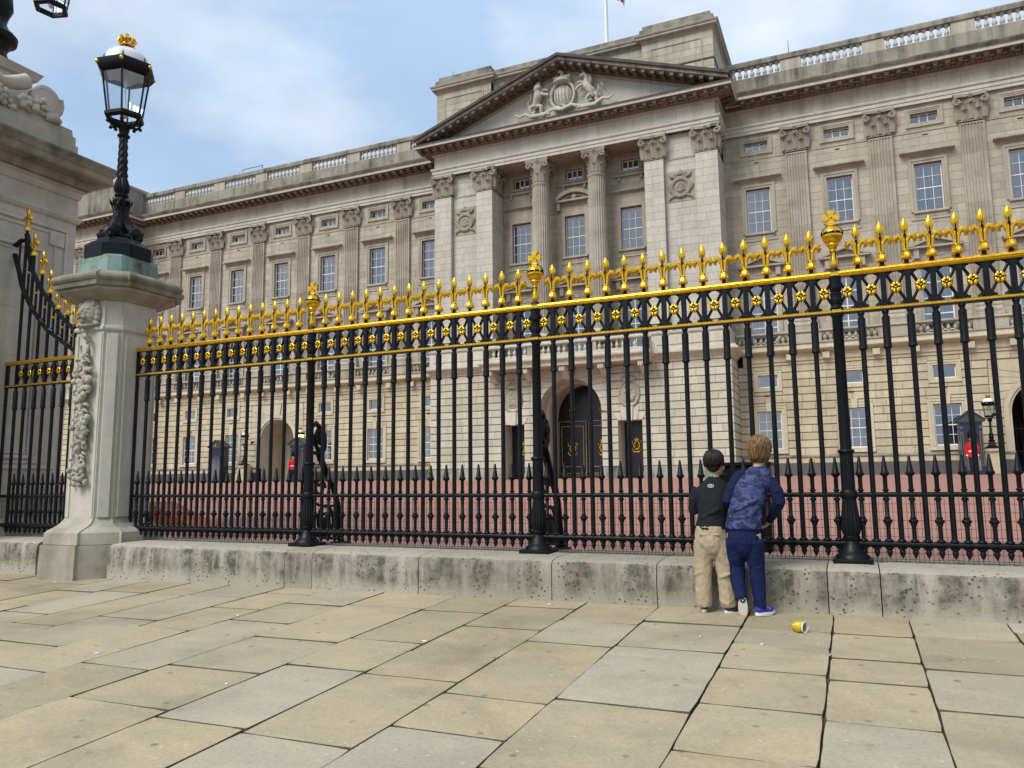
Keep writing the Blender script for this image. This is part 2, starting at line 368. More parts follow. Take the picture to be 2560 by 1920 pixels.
# paving slabs, laid in columns across the pavement
cols = [1.95, 1.5, .93, .31, -.2, -.82, -1.56, -2.2, -2.87, -3.5, -4.3, -4.95, -5.55, -6.28, -6.85, -7.5, -8.1, -8.75, -9.4, -10.05, -10.8, -11.4, -12.1, -12.8, -13.4]
known = {(-.2, -.82): [5.95, 5.506, 4.89, 4.212, 3.547], (.31, -.2): [5.947, 5.293, 4.82, 4.135, 3.3], (.93, .31): [5.994, 5.188, 4.453, 3.5],
         (-.82, -1.56): [5.98, 5.22, 4.05, 3.1]}
rs = random.Random(3)
def slab_mesh(w, d, x0, y1):
    # irregular slab: wandering arrises, slight tilt, grimy edges
    b = MB(); jx, jy = rs.uniform(.001, .0045), rs.uniform(.004, .008); top = rs.uniform(-.003, .003); tx = rs.uniform(-.004, .004); ty = rs.uniform(-.004, .004)
    o = []; n_ = 7
    cs = [(jx, -d+jy), (w-jx, -d+jy), (w-jx, -jy), (jx, -jy)]; sd_ = rs.uniform(0, 99)
    for k in range(4):
        p, q = cs[k], cs[(k+1) % 4]
        for i in range(n_):
            t = i/n_; x = p[0]+(q[0]-p[0])*t; y = p[1]+(q[1]-p[1])*t; a = .0045*noise.noise((x*5+sd_, y*5, 0)); c = .0045*noise.noise((x*5, y*5+sd_, 5))
            e = .006 if i == 0 else 0
            o.append((x+a+(e if k in (0, 3) else -e), y+c+(e if k < 2 else -e)))
    m = len(o); cx, cy = w/2, -d/2
    inn = [(cx+(p[0]-cx)*(1-.006/w), cy+(p[1]-cy)*(1-.006/d)) for p in o]
    zz = lambda p: pz(x0+p[0], y1+p[1])-pz(x0, y1)+top+tx*(p[0]/w-.5)+ty*(p[1]/d+.5)
    v = [(p[0], p[1], zz(p)-.04) for p in o]+[(p[0], p[1], zz(p)-.006) for p in o]+[(p[0], p[1], zz(p)) for p in inn]
    b.cm = 1
    b.add(v, [(a+k, a+(k+1) % m, a+m+(k+1) % m, a+m+k) for a in (0, m) for k in range(m)]); b.cm = 0
    b.add(v[2*m:], [tuple(range(m))]); return b.mesh('paving_slab', [M['slab'], M['joint']])
nslab = 0
for i in range(len(cols)-1):
    x1, x0 = cols[i], cols[i+1]
    ks = known.get((x1, x0)); y1 = KY+.02; k = 0
    while y1 > .9:
        if ks and k < len(ks): y0 = ks[k]
        else:
            y0 = y1-rs.choice([.55, .62, .7, .78, .9, 1.05, 1.2])*(1.0 if x0 > -3 else 1.15)
            if k == 0 and not ks: y0 = y1-rs.uniform(.3, .75)
        k += 1
        # keep only slabs near the view cone
        ang0 = math.atan2(-x0, max(y1, .1)); ang1 = math.atan2(-x1, max(y0, .1))
        if ang0 > R(-16) and ang1 < R(66) and y1 > 2.0: 
            ob('paving_slab', slab_mesh(x1-x0, y1-y0, x0, y1), pav, (x0, y1, pz(x0, y1))); nslab += 1
        y1 = y0
# forecourt behind the railing
mb = MB()
ys = [7.2, 9, 14, 25, 46]; xs = [-120, -60, -30, -10, 10, 60]
fz = lambda y: .30 if y < 7.3 else .30+(y-7.3)*(1.17-.30)/35.7
for i in range(len(xs)-1):
    for j in range(len(ys)-1):
        mb.quad(*[(x, y, fz(y)) for x, y in ((xs[i], ys[j]), (xs[i+1], ys[j]), (xs[i+1], ys[j+1]), (xs[i], ys[j+1]))])
fc = mb.build('forecourt', M['gravel']); fc['kind'] = 'structure'
gr = MB(); gr.quad((-600, -300, -3), (600, -300, -3), (600, 900, -3), (-600, 900, -3))
g_ = gr.build('ground', M['joint']); g_['kind'] = 'structure'
# ------------------------------------------------------------------ kerb wall
kw = thing('kerb_wall', 'long low pitted stone kerb wall carrying the black railing', 'wall', (0, KY, 0))
def kerb_block(x0, x1, tint):
    b = MB(); b.ct = tint; n = max(2, int((x1-x0)/.12)); j = .004
    prof = [(0.0, -.12), (0.0, .0), (-.004, .15), (.002, .30), (.018, .335), (.06, .352), (.22, .366), (.80, .372), (.80, -.12)]
    rings = []
    for i in range(n+1):
        x = x0+j+(x1-x0-2*j)*i/n; e = .008 if i in (0, n) else 0
        rings.append([(x, y+e*(.5 if k < 6 else 0)+.006*noise.noise((x*4, y*9, z*7+tint*9)), z-e*.5+.004*noise.noise((x*5, z*8, 3))) for k, (y, z) in enumerate(prof)])
    b.loft(rings); return b.build('kerb_stone', M['kerb'], kw, 35)
kj = [3.6, 2.35, 1.35, .14, -.234, -1.578, -2.533, -3.917, -5.193, -5.553, -6.9, -8.22]
for i in range(len(kj)-1): kerb_block(kj[i+1], kj[i], rs.random())
for a, b_ in ((-9.5, -10.4), (-10.4, -11.0)): kerb_block(b_, a, rs.random())
# ------------------------------------------------------------------ railing
FY = 7.0; S15 = 2.783/15; PX = [-8.393, -5.61, -2.827, -.044, 2.739]
ZT, ZL, ZM, ZB, ZF = 2.795, 2.464, .917, .519, .366
def fleur(n=12):
    b = MB(); b.cm = 1; b.lathe([(.021, -.005), (.024, .012), (.017, .022), (.019, .032), (.014, .04)], 8)   # black collar
    b.cm = 0
    b.lathe([(.020, .034), (.039, .042), (.045, .058), (.041, .078), (.029, .102), (.025, .108), (.031, .115), (.020, .122)], 16, flute=.10, nf=8)
    # centre leaf: flattened spindle with a ridge
    rings = []
    for z, w, d in ((.10, .016, .014), (.20, .013, .013), (.250, .010, .011), (.275, .019, .015), (.305, .030, .019), (.332, .034, .021), (.358, .027, .017), (.38, .012, .009), (.396, .003, .003)):
        rings.append([(w*math.cos(a), d*math.sin(a), z) for a in [2*math.pi*k/10 for k in range(10)]])
    b.loft(rings)
    b.cm = 1
    for sy in (-1, 1):   # dark groove down the leaf and the stem
        pts = [(-.0045, .13), (-.0045, .222), (-.0130, .243), (-.0045, .264), (-.0085, .33), (0, .386), (.0085, .33), (.0045, .264), (.0130, .243), (.0045, .222), (.0045, .13)]
        if sy > 0: pts = pts[::-1]
        dep = lambda z: .0165 if z < .22 else (.0235 if z < .25 else (.0165 if z < .3 else (.0222 if z < .35 else .010)))
        b.add([(x, sy*dep(z), z) for x, z in pts], [tuple(range(len(pts)))])
    b.cm = 0
    for sx in (-1, 1):   # curling side leaves
        path = [(sx*.010, 0, .125), (sx*.014, 0, .165), (sx*.019, 0, .20), (sx*.030, 0, .230), (sx*.047, 0, .245), (sx*.065, 0, .240), (sx*.074, 0, .218), (sx*.071, 0, .196), (sx*.060, 0, .186)]
        b.tube(path, [.011, .0125, .0145, .0185, .0225, .0235, .020, .012, .004], 8, sq=1.1, up=(0, 1, 0))
    return b.mesh('fleur_de_lis', [M['gold'], M['golddark']], 40)
ME_FL = fleur()
def bar_mesh(top=True, ztop=None):
    b = MB(); q = 8
    b.lathe([(.022, ZB), (.022, ZT+.01 if top else ztop)], 8, ph=math.pi/8)
    if top:
        # square pier between the gilded rails with leafy brackets
        b.box(-.021, .021, -.021, .021, ZL, ZT)
        for z, sg in ((ZL+.012, 1), (ZT-.012, -1)):
            for sx in (-1, 1):
                b.tube([(sx*.018, 0, z+sg*.055), (sx*.03, 0, z+sg*.032), (sx*.047, 0, z+sg*.016), (sx*.060, 0, z+sg*.020), (sx*.062, 0, z+sg*.030)], [.015, .017, .016, .012, .006], 6, sq=1.2, up=(0, 1, 0))
            b.box(-.034, .034, -.022, .022, min(z, z-sg*.012), max(z, z-sg*.012))
        b.lathe([(.022, ZL-.02), (.03, ZL-.035), (.018, ZL-.052), (.018, ZL-.062), (.031, ZL-.075), (.031, ZL-.305), (.034, ZL-.32), (.036, ZL-.335), (.024, ZL-.345)], 12, ph=math.pi/12)
    return b
def bot_finial(b):
    b.lathe([(.026, ZB+.04), (.034, ZB+.028), (.028, ZB+.02)], 10)
    b.lathe([(.012, ZB-.095), (.020, ZB-.075), (.024, ZB-.058), (.018, ZB-.046), (.033, ZB-.034), (.034, ZB-.022)], 10)
    b.lathe([(.003, ZB-.112), (.012, ZB-.09)], 8)
b = bar_mesh(); bot_finial(b); ME_BAR = b.mesh('bar', M['iron'], 40)
b = MB()    # short spear-topped bar
b.lathe([(.017, ZB), (.017, .665), (.024, .672), (.022, .684), (.034, .694), (.036, .706), (.033, .716), (.022, .722), (.024, .734), (.017, .742), (.017, 1.06), (.020, 1.066), (.034, 1.078), (.036, 1.092), (.030, 1.098), (.026, 1.104), (.009, 1.225), (.006, 1.232)], 10)
b.lathe([(.024, .868), (.026, .884), (.019, .892)], 10); b.lathe([(.02, .945), (.027, .955), (.02, .962)], 10); bot_finial(b)
ME_SPK = b.mesh('spear_bar', M['iron'], 40)
b = MB(); zc = (ZT+ZL)/2; hw = S15/2   # saltire brace between two bars
for sx in (-1, 1):
    for sz in (-1, 1): b.tube([(sx*.012, 0, zc+sz*.012), (sx*(hw-.016), 0, zc+sz*.132)], .0135, 6)
ME_BR = b.mesh('cross_brace', M['iron'], 40)
b = MB()   # rosette
for sy in (-1, 1):
    b.cm = 0
    for k in range(4):
        a = math.pi/4+k*math.pi/2
        for da in (-.32, .32):
            c, s_ = math.cos(a+da), math.sin(a+da)
            b.sphere((c*.027, sy*.014, zc+s_*.031), (.0185, .008, .0185), 8, 5)
    b.cm = 1
    for k in range(4):
        a = k*math.pi/2; c, s_ = math.cos(a), math.sin(a); px, pz_ = -s_, c
        b.add([(0, sy*.0225, zc), (c*.022+px*.007, sy*.0225, zc+s_*.022+pz_*.007), (c*.047, sy*.016, zc+s_*.054), (c*.022-px*.007, sy*.0225, zc+s_*.022-pz_*.007)], [(0, 1, 2, 3)] if sy < 0 else [(3, 2, 1, 0)])
    b.cm = 0; b.sphere((0, sy*.021, zc), (.008, .006, .008), 8, 5)
ME_RO = b.mesh('rosette', [M['gold'], M['golddark']], True)
rail = thing('railing', 'tall black iron railing with gilded rails and fleur-de-lis tops', 'railing', (0, FY, 0))
def rails(par, x0, x1, brk=()):
    for nm, zz in (('top_rail', ZT), ('lower_rail', ZL)):
        b = MB(); segs = []
        if nm == 'top_rail': pr = [(.027, zz-.028), (.032, zz-.014), (.026, zz-.006), (.034, zz+.004), (.028, zz+.017), (.018, zz+.028)]
        else: pr = [(.024, zz-.022), (.024, zz-.008), (.028, zz-.002), (.028, zz+.008), (.018, zz+.018)]
        for sy in (-1, 1):
            rr = [[(x, sy*o, z) for o, z in pr] for x in (x0, x1)]
            n = len(pr)
            for k in range(n-1):
                b.cm = 1 if k == 0 and nm == 'lower_rail' else 0
                q = [rr[0][k], rr[1][k], rr[1][k+1], rr[0][k+1]]
                b.quad(*(q if sy < 0 else q[::-1]))
        b.cm = 0; b.quad((x0, -pr[-1][0], pr[-1][1]), (x1, -pr[-1][0], pr[-1][1]), (x1, pr[-1][0], pr[-1][1]), (x0, pr[-1][0], pr[-1][1]))
        b.cm = 1; b.quad((x0, pr[0][0], pr[0][1]), (x1, pr[0][0], pr[0][1]), (x1, -pr[0][0], pr[0][1]), (x0, -pr[0][0], pr[0][1]))
        b.cm = 0
        for x in (x0, x1): b.box(x-.004, x+.004, -.03, .03, zz-.024, zz+.024)
        for x in brk: b.box(x-.035, x+.035, -.036, .036, zz-.026, zz+.028)
        b.build(nm, [M['gold'], M['iron']], par)
    for nm, zz, r in (('middle_rail', ZM, .021), ('bottom_rail', ZB, .026)):
        b = MB(); b.tube([(x0-.03, 0, zz), (x1, 0, zz)], r, 12, up=(0, 0, 1)); b.build(nm, M['iron'], par, 40)
rails(rail, PX[0]-.03, 2.0, PX[1:4])
for p in range(4):
    for k in range(0, 15):
        x = PX[p]+k*S15
        if x > 1.75: break
        if k or p == 0:
            if not (p == 0 and k == 0): tree(rail, ('bar', ME_BAR, [('fleur_de_lis', ME_FL, [], (0, 0, ZT+.02))]), (x, 0, 0))
        if not(p == 0 and k == 0): pass
        tree(rail, ('spear_bar', ME_SPK, []), (x+S15/2, 0, 0))
        tree(rail, ('cross_brace', ME_BR, [('rosette', ME_RO, [])]), (x+S15/2, 0, 0))
b = MB(); b.lathe([(.022, .45), (.022, ZL)], 8); b.box(-.02, .02, -.02, .02, ZL, ZT); b.build('end_bar', M['iron'], rail, 40, (PX[0], 0, 0))
# posts with orb and cross
b = MB()
b.cbox(-.15, .15, -.15, .15, ZF, ZF+.035, .006)
b.lathe([(.135, ZF+.035), (.13, ZF+.055), (.105, ZF+.075), (.085, ZF+.10), (.07, ZF+.14), (.055, ZF+.165), (.05, ZB+.03)], 20)
b.lathe([(.052, ZB+.02), (.066, ZB+.035), (.068, ZB+.055), (.058, ZB+.065)], 20)
b.lathe([(.055, .575), (.068, .595), (.079, .64), (.078, .68), (.066, .78), (.058, .85), (.056, .885)], 32, flute=.10, nf=16)
b.lathe([(.056, .88), (.066, .895), (.066, .94), (.056, .955)], 20)
b.lathe([(.055, .95), (.053, 1.26)], 32, flute=.09, nf=16)
b.lathe([(.054, 1.255), (.061, 1.262), (.068, 1.275), (.064, 1.288), (.05, 1.292)], 20)
b.lathe([(.046, 1.285), (.042, ZL-.05), (.055, ZL-.03), (.055, ZL-.01)], 20)
b.lathe([(.05, ZL+.02), (.058, ZL+.03), (.035, ZL+.06), (.042, ZL+.075), (.048, ZL+.115), (.042, ZL+.135), (.046, ZL+.145), (.046, ZL+.165), (.036, ZL+.175), (.046, ZL+.185), (.05, ZL+.22), (.044, ZL+.26), (.052, ZL+.29), (.052, ZT-.02)], 20)
b.lathe([(.05, ZT+.02), (.044, ZT+.04), (.03, ZT+.055)], 16)
ME_POST = b.mesh('post', M['iron'], 40)
b = MB(); b.cm = 0
b.lathe([(.026, .05), (.034, .075), (.037, .10), (.028, .15), (.025, .19), (.031, .205), (.026, .215), (.038, .245), (.055, .26), (.052, .268), (.03, .27)], 16)
b.sphere((0, 0, .345), .087, 20, 14)
b.lathe([(.03, .425), (.036, .435), (.022, .445)], 12)
b.cm = 1
b.lathe([(.0875, .345), (.0895, .348), (.0895, .364), (.0865, .367)], 24)
ring = [(.0885*math.cos(R(a)), 0, .345+.0885*math.sin(R(a))) for a in range(10, 171, 10)]; b.tube(ring, .008, 4)
for k in range(3):
    for sx in (-1, 1):
        a = math.pi/4+k*math.pi/2; b.tube([(sx*.02, -.028, .09), (sx*.018, -.026, .15), (sx*.022, -.022, .2)], [.003, .003, .005], 4)
b.cm = 0
for k in range(10): a = 2*math.pi*k/10; b.sphere((.089*math.cos(a), .089*math.sin(a), .356), .0055, 6, 4)
zz = .505
for k in range(4):
    a = k*math.pi/2; c, s_ = math.cos(a), math.sin(a)
    pts = [(-.014, .01), (.014, .01), (.034, .066), (-.034, .066)]
    P = [(px*-s_+pz_*c, px*c+pz_*s_+zz) for px, pz_ in pts]
    if k % 2 == 0: P = P
    b.prism(P[::-1] if False else P, -.017, .017)
b.box(-.018, .018, -.02, .02, zz-.018, zz+.018)
b.add([(-.014, -.021, zz), (0, -.021, zz-.014), (.014, -.021, zz), (0, -.021, zz+.014), (0, -.032, zz)], [(0, 1, 4), (1, 2, 4), (2, 3, 4), (3, 0, 4)])
for sx in (-1, 1): b.sphere((sx*.070, 0, zz), .009, 8, 5)
ME_ORB = b.mesh('orb_and_cross', [M['gold'], M['golddark']], 40)
for p in (1, 2, 3): tree(rail, ('post', ME_POST, [('orb_and_cross', ME_ORB, [], (0, 0, ZT))]), (PX[p], 0, 0))
# scrolled stays behind the posts
b = MB()
b.tube([(0, .05, 1.40), (0, .16, 1.40), (0, .20, 1.34), (0, .26, 1.25), (0, .35, 1.12), (0, .46, .98), (0, .53, .82), (0, .57, .62), (0, .60, .44), (0, .62, .35)], [.02, .028, .03, .028, .026, .026, .027, .028, .03, .03], 8, sq=1.5)
sp = [(0, .18+.10*math.cos(R(a))*(1-a/900), 1.54+.15*math.sin(R(a))*(1-a/900)) for a in range(-90, 540, 30)]
b.tube(sp, [.026]*12+[.02]*9, 8); b.sphere((0, .22, 1.56), (.05, .075, .085), 10, 7)
b.tube([(0, .05, 1.70), (0, .11, 1.74), (0, .16, 1.70), (0, .19, 1.62)], [.02, .03, .03, .02], 8)
sp = [(0, .20+.10*math.cos(R(a))*(1-a/800), 1.0+.10*math.sin(R(a))*(1-a/800)) for a in range(0, 540, 30)]
b.tube(sp, .017, 6)
sp = [(0, .30+.16*math.cos(R(a))*(1-a/800), .62+.20*math.sin(R(a))*(1-a/800)) for a in range(-60, 500, 28)]
b.tube(sp, .018, 6); b.tube([(0, .05, .86), (0, .2, .80), (0, .36, .78), (0, .52, .80)], .016, 6)
b.tube([(0, .04, .50), (0, .3, .43), (0, .6, .40)], .018, 6); b.sphere((0, .33, .55), (.03, .10, .13), 8, 6)
b.cbox(-.08, .08, .5, .72, .31, .37, .01)
ME_STAY = b.mesh('scroll_stay', M['iron'], 50)
for p in (1, 2, 3): tree(rail, ('scroll_stay', ME_STAY, []), (PX[p], 0, 0))
# fine wire mesh fixed behind the lower part
def wires(par, x0, x1):
    b = MB(); y = .045; r = .0014
    n = int((x1-x0)/.034)
    for i in range(n+1):
        x = x0+i*.034; b.box(x-r, x+r, y-r, y+r, .372, .905)
    for i in range(9):
        z = .378+i*.066; b.box(x0, x1, y-r+.003, y+r+.003, z-r, z+r)
    for i in range(1, 2): b.box(x0, x1, y-r+.003, y+r+.003, .395, .398)
    o = b.build('wire_mesh', M['iron'], par); o['kind'] = 'stuff'
wires(rail, PX[0], 1.9)
# ------------------------------------------------------------------ side gate with the swept top
gate = thing('side_gate', 'black side gate panel with concave swept top and gilded spear finials', 'gate', (0, FY, 0))
GX0, GX1 = -11.03, -9.55
def upper(x):   # centre line of the swept upper band
    pts = [(-11.05, 5.2), (-10.785, 4.667), (-10.655, 4.181), (-10.411, 3.833), (-10.159, 3.596), (-9.912, 3.365), (-9.65, 3.171), (-9.45, 3.06)]
    for (a, za), (c, zc_) in zip(pts, pts[1:]):
        if a <= x <= c: return za+(zc_-za)*(x-a)/(c-a)
    return 3.1
def lower(x):
    pts = [(-11.05, 4.45), (-10.98, 4.30), (-10.808, 3.878), (-10.564, 3.551), (-10.223, 3.223), (-9.674, 2.905), (-9.45, 2.82)]
    for (a, za), (c, zc_) in zip(pts, pts[1:]):
        if a <= x <= c: return za+(zc_-za)*(x-a)/(c-a)
    return 2.9
rails(gate, GX0, GX1)
gx = [-10.80, -10.61, -10.40, -10.205, -10.005, -9.81, -9.63]
for i, x in enumerate(gx):
    zt = [4.70, 4.30, 4.00, 3.70, 3.45, 3.35, 3.20][i]
    b = bar_mesh(False, zt+.02); bot_finial(b); b.box(-.02, .02, -.02, .02, ZL, ZT)
    b.lathe([(.018, ZL-.06), (.031, ZL-.075), (.031, ZL-.305), (.036, ZL-.335), (.024, ZL-.345)], 12)
    tree(gate, ('bar', b.mesh('bar', M['iron'], 40), [('fleur_de_lis', ME_FL, [], (0, 0, zt))]), (x, 0, 0))
    tree(gate, ('spear_bar', ME_SPK, []), (x+.095, 0, 0))
    tree(gate, ('cross_brace', ME_BR, [('rosette', ME_RO, [])]), (x+.095 if x < -9.7 else x-.29+.2-.0, 0, 0)) if x < -9.7 else None
    if i < 6:
        xm = x+.1; b = MB(); z0, z1 = lower(xm), upper(xm)
        b.lathe([(.017, z0), (.017, z1)], 8); zz = z0+(z1-z0)*.62
        b.build('short_bar', M['iron'], gate, 40, (xm, 0, 0)); q = MB(); q.lathe([(.02, zz-.022), (.026, zz-.012), (.026, zz+.004), (.019, zz+.01)], 10)
        q.build('gilt_collar', M['gold'], gate, 40, (xm, 0, 0))
def band(name, fn, x0, x1, w):
    b = MB(); n = 22
    P = [(x0+(x1-x0)*i/n, 0, fn(x0+(x1-x0)*i/n)) for i in range(n+1)]
    b.tube(P, w, 6, sq=.8, up=(0, 1, 0)); return b
b = band('u', upper, -10.80, -9.52, .038); b.build('upper_band', M['iron'], gate, 40)
b = band('l', lower, -11.04, -9.52, .036)
for x in gx[:-1]: b.tube([(x+.02, 0, lower(x+.02)), (x+.07, -.02, lower(x+.07)+.05), (x+.13, -.02, lower(x+.13)+.05)], [.02, .028, .008], 6)
b.build('lower_band', M['iron'], gate, 40)
b = MB(); b.tube([(-10.80, 0, 4.60), (-10.92, 0, 4.62), (-11.05, 0, 4.55)], .03, 6, sq=1.4); b.tube([(-10.93, 0, 4.6), (-10.94, 0, 4.12)], .016, 6)
b.build('wall_tie', M['iron'], gate, 40)
for x in (GX0+.02, GX1-.0): b = MB(); b.lathe([(.022, .45), (.022, ZL)], 8, (x, 0, 0)); b.box(x-.02, x+.02, -.02, .02, ZL, ZT); b.build('end_bar', M['iron'], gate, 40)
wires(gate, GX0, GX1)
# ------------------------------------------------------------------ organic helper: fuse overlapping lumps into one surface
def fuse(b, name, mats, vox=.01, it=2, smooth=True, disp=None):
    o = ob('tmp_fuse', b.mesh('tmp', mats)); md = o.modifiers.new('r', 'REMESH'); md.mode = 'VOXEL'; md.voxel_size = vox
    if it: s_ = o.modifiers.new('s', 'SMOOTH'); s_.iterations = it; s_.factor = .5
    dg = bpy.context.evaluated_depsgraph_get(); me = bpy.data.meshes.new_from_object(o.evaluated_get(dg)); old = o.data
    bpy.data.objects.remove(o); bpy.data.meshes.remove(old); me.name = name
    if not me.materials:
        for m in (mats if isinstance(mats, (list, tuple)) else [mats]): me.materials.append(m)
    if disp:      # cloth folds: push the surface in and out
        am, fx, fz_, sk, seed = disp; me.update()
        for v in me.vertices:
            p = v.co; n_ = v.normal; w = noise.noise((p.x*fx+seed, p.y*fx, (p.z+sk*p.x)*fz_))+.6*noise.noise((p.x*fx*2.1, p.y*fx*2.1+seed, (p.z-sk*p.x*.7)*fz_*1.9))
            k_ = disp[0]*(1 if len(disp) < 6 else 1); v.co = p+n_*(w*k_)
    me.polygons.foreach_set('use_smooth', [smooth]*len(me.polygons))
    if 'tint' not in me.attributes:
        at = me.attributes.new('tint', 'FLOAT', 'FACE'); at.data.foreach_set('value', [.5]*len(me.polygons))
    me.update(); return me
def octa(h, c, k=None):
    k = h if k is None else k
    return [(-h+c, -k), (h-c, -k), (h, -k+c), (h, k-c), (h-c, k), (-h+c, k), (-h, k-c), (-h, -k+c)]
# ------------------------------------------------------------------ small gate pier
pier = thing('gate_pier', 'pale stone gate pier with carved lion mask and fruit drop', 'pier', (-8.83, 7.02, 0))
def octn(h, c):           # square plan with recessed, notched chamfers
    n_ = .05*h+.005; P = []
    for k in range(4):
        a = k*math.pi/2
        for x, y in ((-(h-c), -h), (h-c, -h), (h-c, -h+n_), (h-n_, -h+c)): P.append((x*math.cos(a)-y*math.sin(a), x*math.sin(a)+y*math.cos(a)))
    return P
def shell(b, rings):     # stack of such rings (h, c, z)
    b.loft([[(x, y, z) for x, y in octn(h, c)] for h, c, z in rings])
b = MB(); b.ct = .6
shell(b, [(.40, .15, .60), (.40, .15, 3.00)]); b.build('shaft', M['pier'], pier)
# raised flat panels with recessed fillets either side of the corners
b = MB(); b.ct = .75
for k in range(4):
    Mx = Matrix.Rotation(k*math.pi/2, 4, 'Z'); i0 = len(b.v)
    if k % 2 == 1: b.cbox(-.205, .205, -.422, -.37, .66, 2.97, .008)
    if k % 2 == 0: b.cbox(-.235, -.19, -.413, -.37, .66, 2.97, .005); b.cbox(.19, .235, -.413, -.37, .66, 2.97, .005)
    b.xf(Mx, i0); i0 = len(b.v)
    b.cbox(-.068, .068, -.478, -.42, .66, 2.97, .008); b.xf(Matrix.Rotation(k*math.pi/2+math.pi/4, 4, 'Z'), i0)
b.build('corner_panel', M['pier'], pier)
b = MB(); b.ct = .6; shell(b, [(.40, .15, 3.0), (.425, .16, 3.02), (.43, .165, 3.04), (.425, .16, 3.06), (.405, .15, 3.075), (.40, .15, 3.09), (.40, .15, 3.43)]); b.build('neck_moulding', M['pier'], pier)
b = MB(); b.ct = .4
shell(b, [(.405, .155, 3.395), (.43, .165, 3.405), (.45, .175, 3.42), (.52, .21, 3.455), (.57, .235, 3.485), (.61, .25, 3.505), (.615, .25, 3.54)]); b.build('cap_cove', M['pierdirty'], pier)
b = MB(); b.ct = .5; shell(b, [(.640, .255, 3.538), (.655, .26, 3.545), (.66, .26, 3.60), (.675, .265, 3.612), (.69, .27, 3.64), (.69, .27, 3.665), (.675, .26, 3.69), (.58, .23, 3.75), (.45, .2, 3.79)])
o = b.build('cap_stone', M['mossy'], pier)
b = MB(); b.ct = .3
shell(b, [(.68, .36, -.16), (.675, .355, .10), (.665, .35, .34)]); b.build('base_block', M['pierdirty'], pier)
b = MB(); b.ct = .6; shell(b, [(.640, .335, .345), (.635, .335, .485), (.625, .33, .49)]); b.build('base_course', M['pierdirty'], pier)
b = MB(); b.ct = .65; shell(b, [(.625, .33, .488), (.60, .31, .51), (.555, .27, .53), (.50, .22, .555), (.45, .175, .59), (.415, .155, .635), (.405, .15, .66)]); b.build('base_moulding', M['pierdirty'], pier)
# lion mask and carved drop on the front face
b = MB(); y0 = -.42
b.sphere((0, y0-.02, 3.235), (.15, .09, .165), 14, 10)
for k in range(16):
    a = 2*math.pi*k/16; r = .155
    b.sphere((r*math.cos(a), y0+.0, 3.235+.165*math.sin(a)), (.05, .045, .05), 8, 6)
b.sphere((0, y0-.105, 3.20), (.062, .06, .05), 10, 7); b.sphere((0, y0-.15, 3.215), (.032, .03, .024), 8, 6)
b.tube([(0, y0-.075, 3.30), (0, y0-.115, 3.255), (0, y0-.145, 3.225)], [.032, .028, .03], 8)
for sx in (-1, 1):
    b.sphere((sx*.06, y0-.075, 3.285), (.042, .035, .024), 8, 6); b.sphere((sx*.055, y0-.10, 3.245), (.018, .018, .014), 8, 6)
    b.sphere((sx*.04, y0-.115, 3.175), (.038, .034, .03), 8, 6); b.sphere((sx*.115, y0-.04, 3.345), (.038, .03, .042), 8, 6)
    b.tube([(sx*.12, y0, 3.12), (sx*.17, y0-.03, 3.085), (sx*.20, y0-.02, 3.10)], [.03, .03, .02], 6)
b.sphere((0, y0-.09, 3.13), (.035, .04, .03), 8, 6); b.sphere((0, y0-.03, 3.075), (.12, .07, .03), 10, 6)
ob('lion_mask', fuse(b, 'lion_mask', M['pierdirty'], .006, 1), pier)
b = MB(); rr = random.Random(11); y0 = -.415
def leafl(x, z, ang, ln, w):
    P = [(x+math.cos(ang)*ln*t, y0-.02-.035*math.sin(t*2.6), z+math.sin(ang)*ln*t) for t in (0, .3, .6, .85, 1)]
    b.tube(P, [w*.5, w, w, w*.7, w*.2], 6, sq=.45, up=(0, 1, 0))
ringp = [(.075*math.cos(R(a)), y0-.05, 2.80+.085*math.sin(R(a))) for a in range(-200, 21, 20)]; b.tube(ringp, .018, 6)
b.tube([(-.03, y0-.02, 2.97), (0, y0-.07, 2.95), (.05, y0-.08, 2.92), (.07, y0-.05, 2.87), (.04, y0-.06, 2.84)], [.03, .035, .035, .03, .02], 8)
z = 2.74
while z > 1.06:
    seg = ((2.74-z) % .62)/.62
    wd = .085+.07*math.sin(seg*math.pi); prog = (2.74-z)/1.7
    for k in range(4):
        x = rr.uniform(-1, 1)*wd; r = rr.uniform(.026, .052)*(1-.25*prog)
        if seg < .3: leafl(x*.4, z, rr.uniform(-2.6, -.5), .11, .028)
        else: b.sphere((x, y0-.035-.04*rr.random(), z+rr.uniform(-.02, .02)), (r, r*.9, r), 10, 7)
    if rr.random() < .5: leafl(rr.choice((-1, 1))*wd*.6, z, rr.choice((-2.6, -.55)), .10, .026)
    z -= .036
b.tube([(0, y0-.01, 2.8), (0, y0-.01, 1.05)], .022, 6)
ob('fruit_drop', fuse(b, 'fruit_drop', M['pierdirty'], .007, 0), pier)
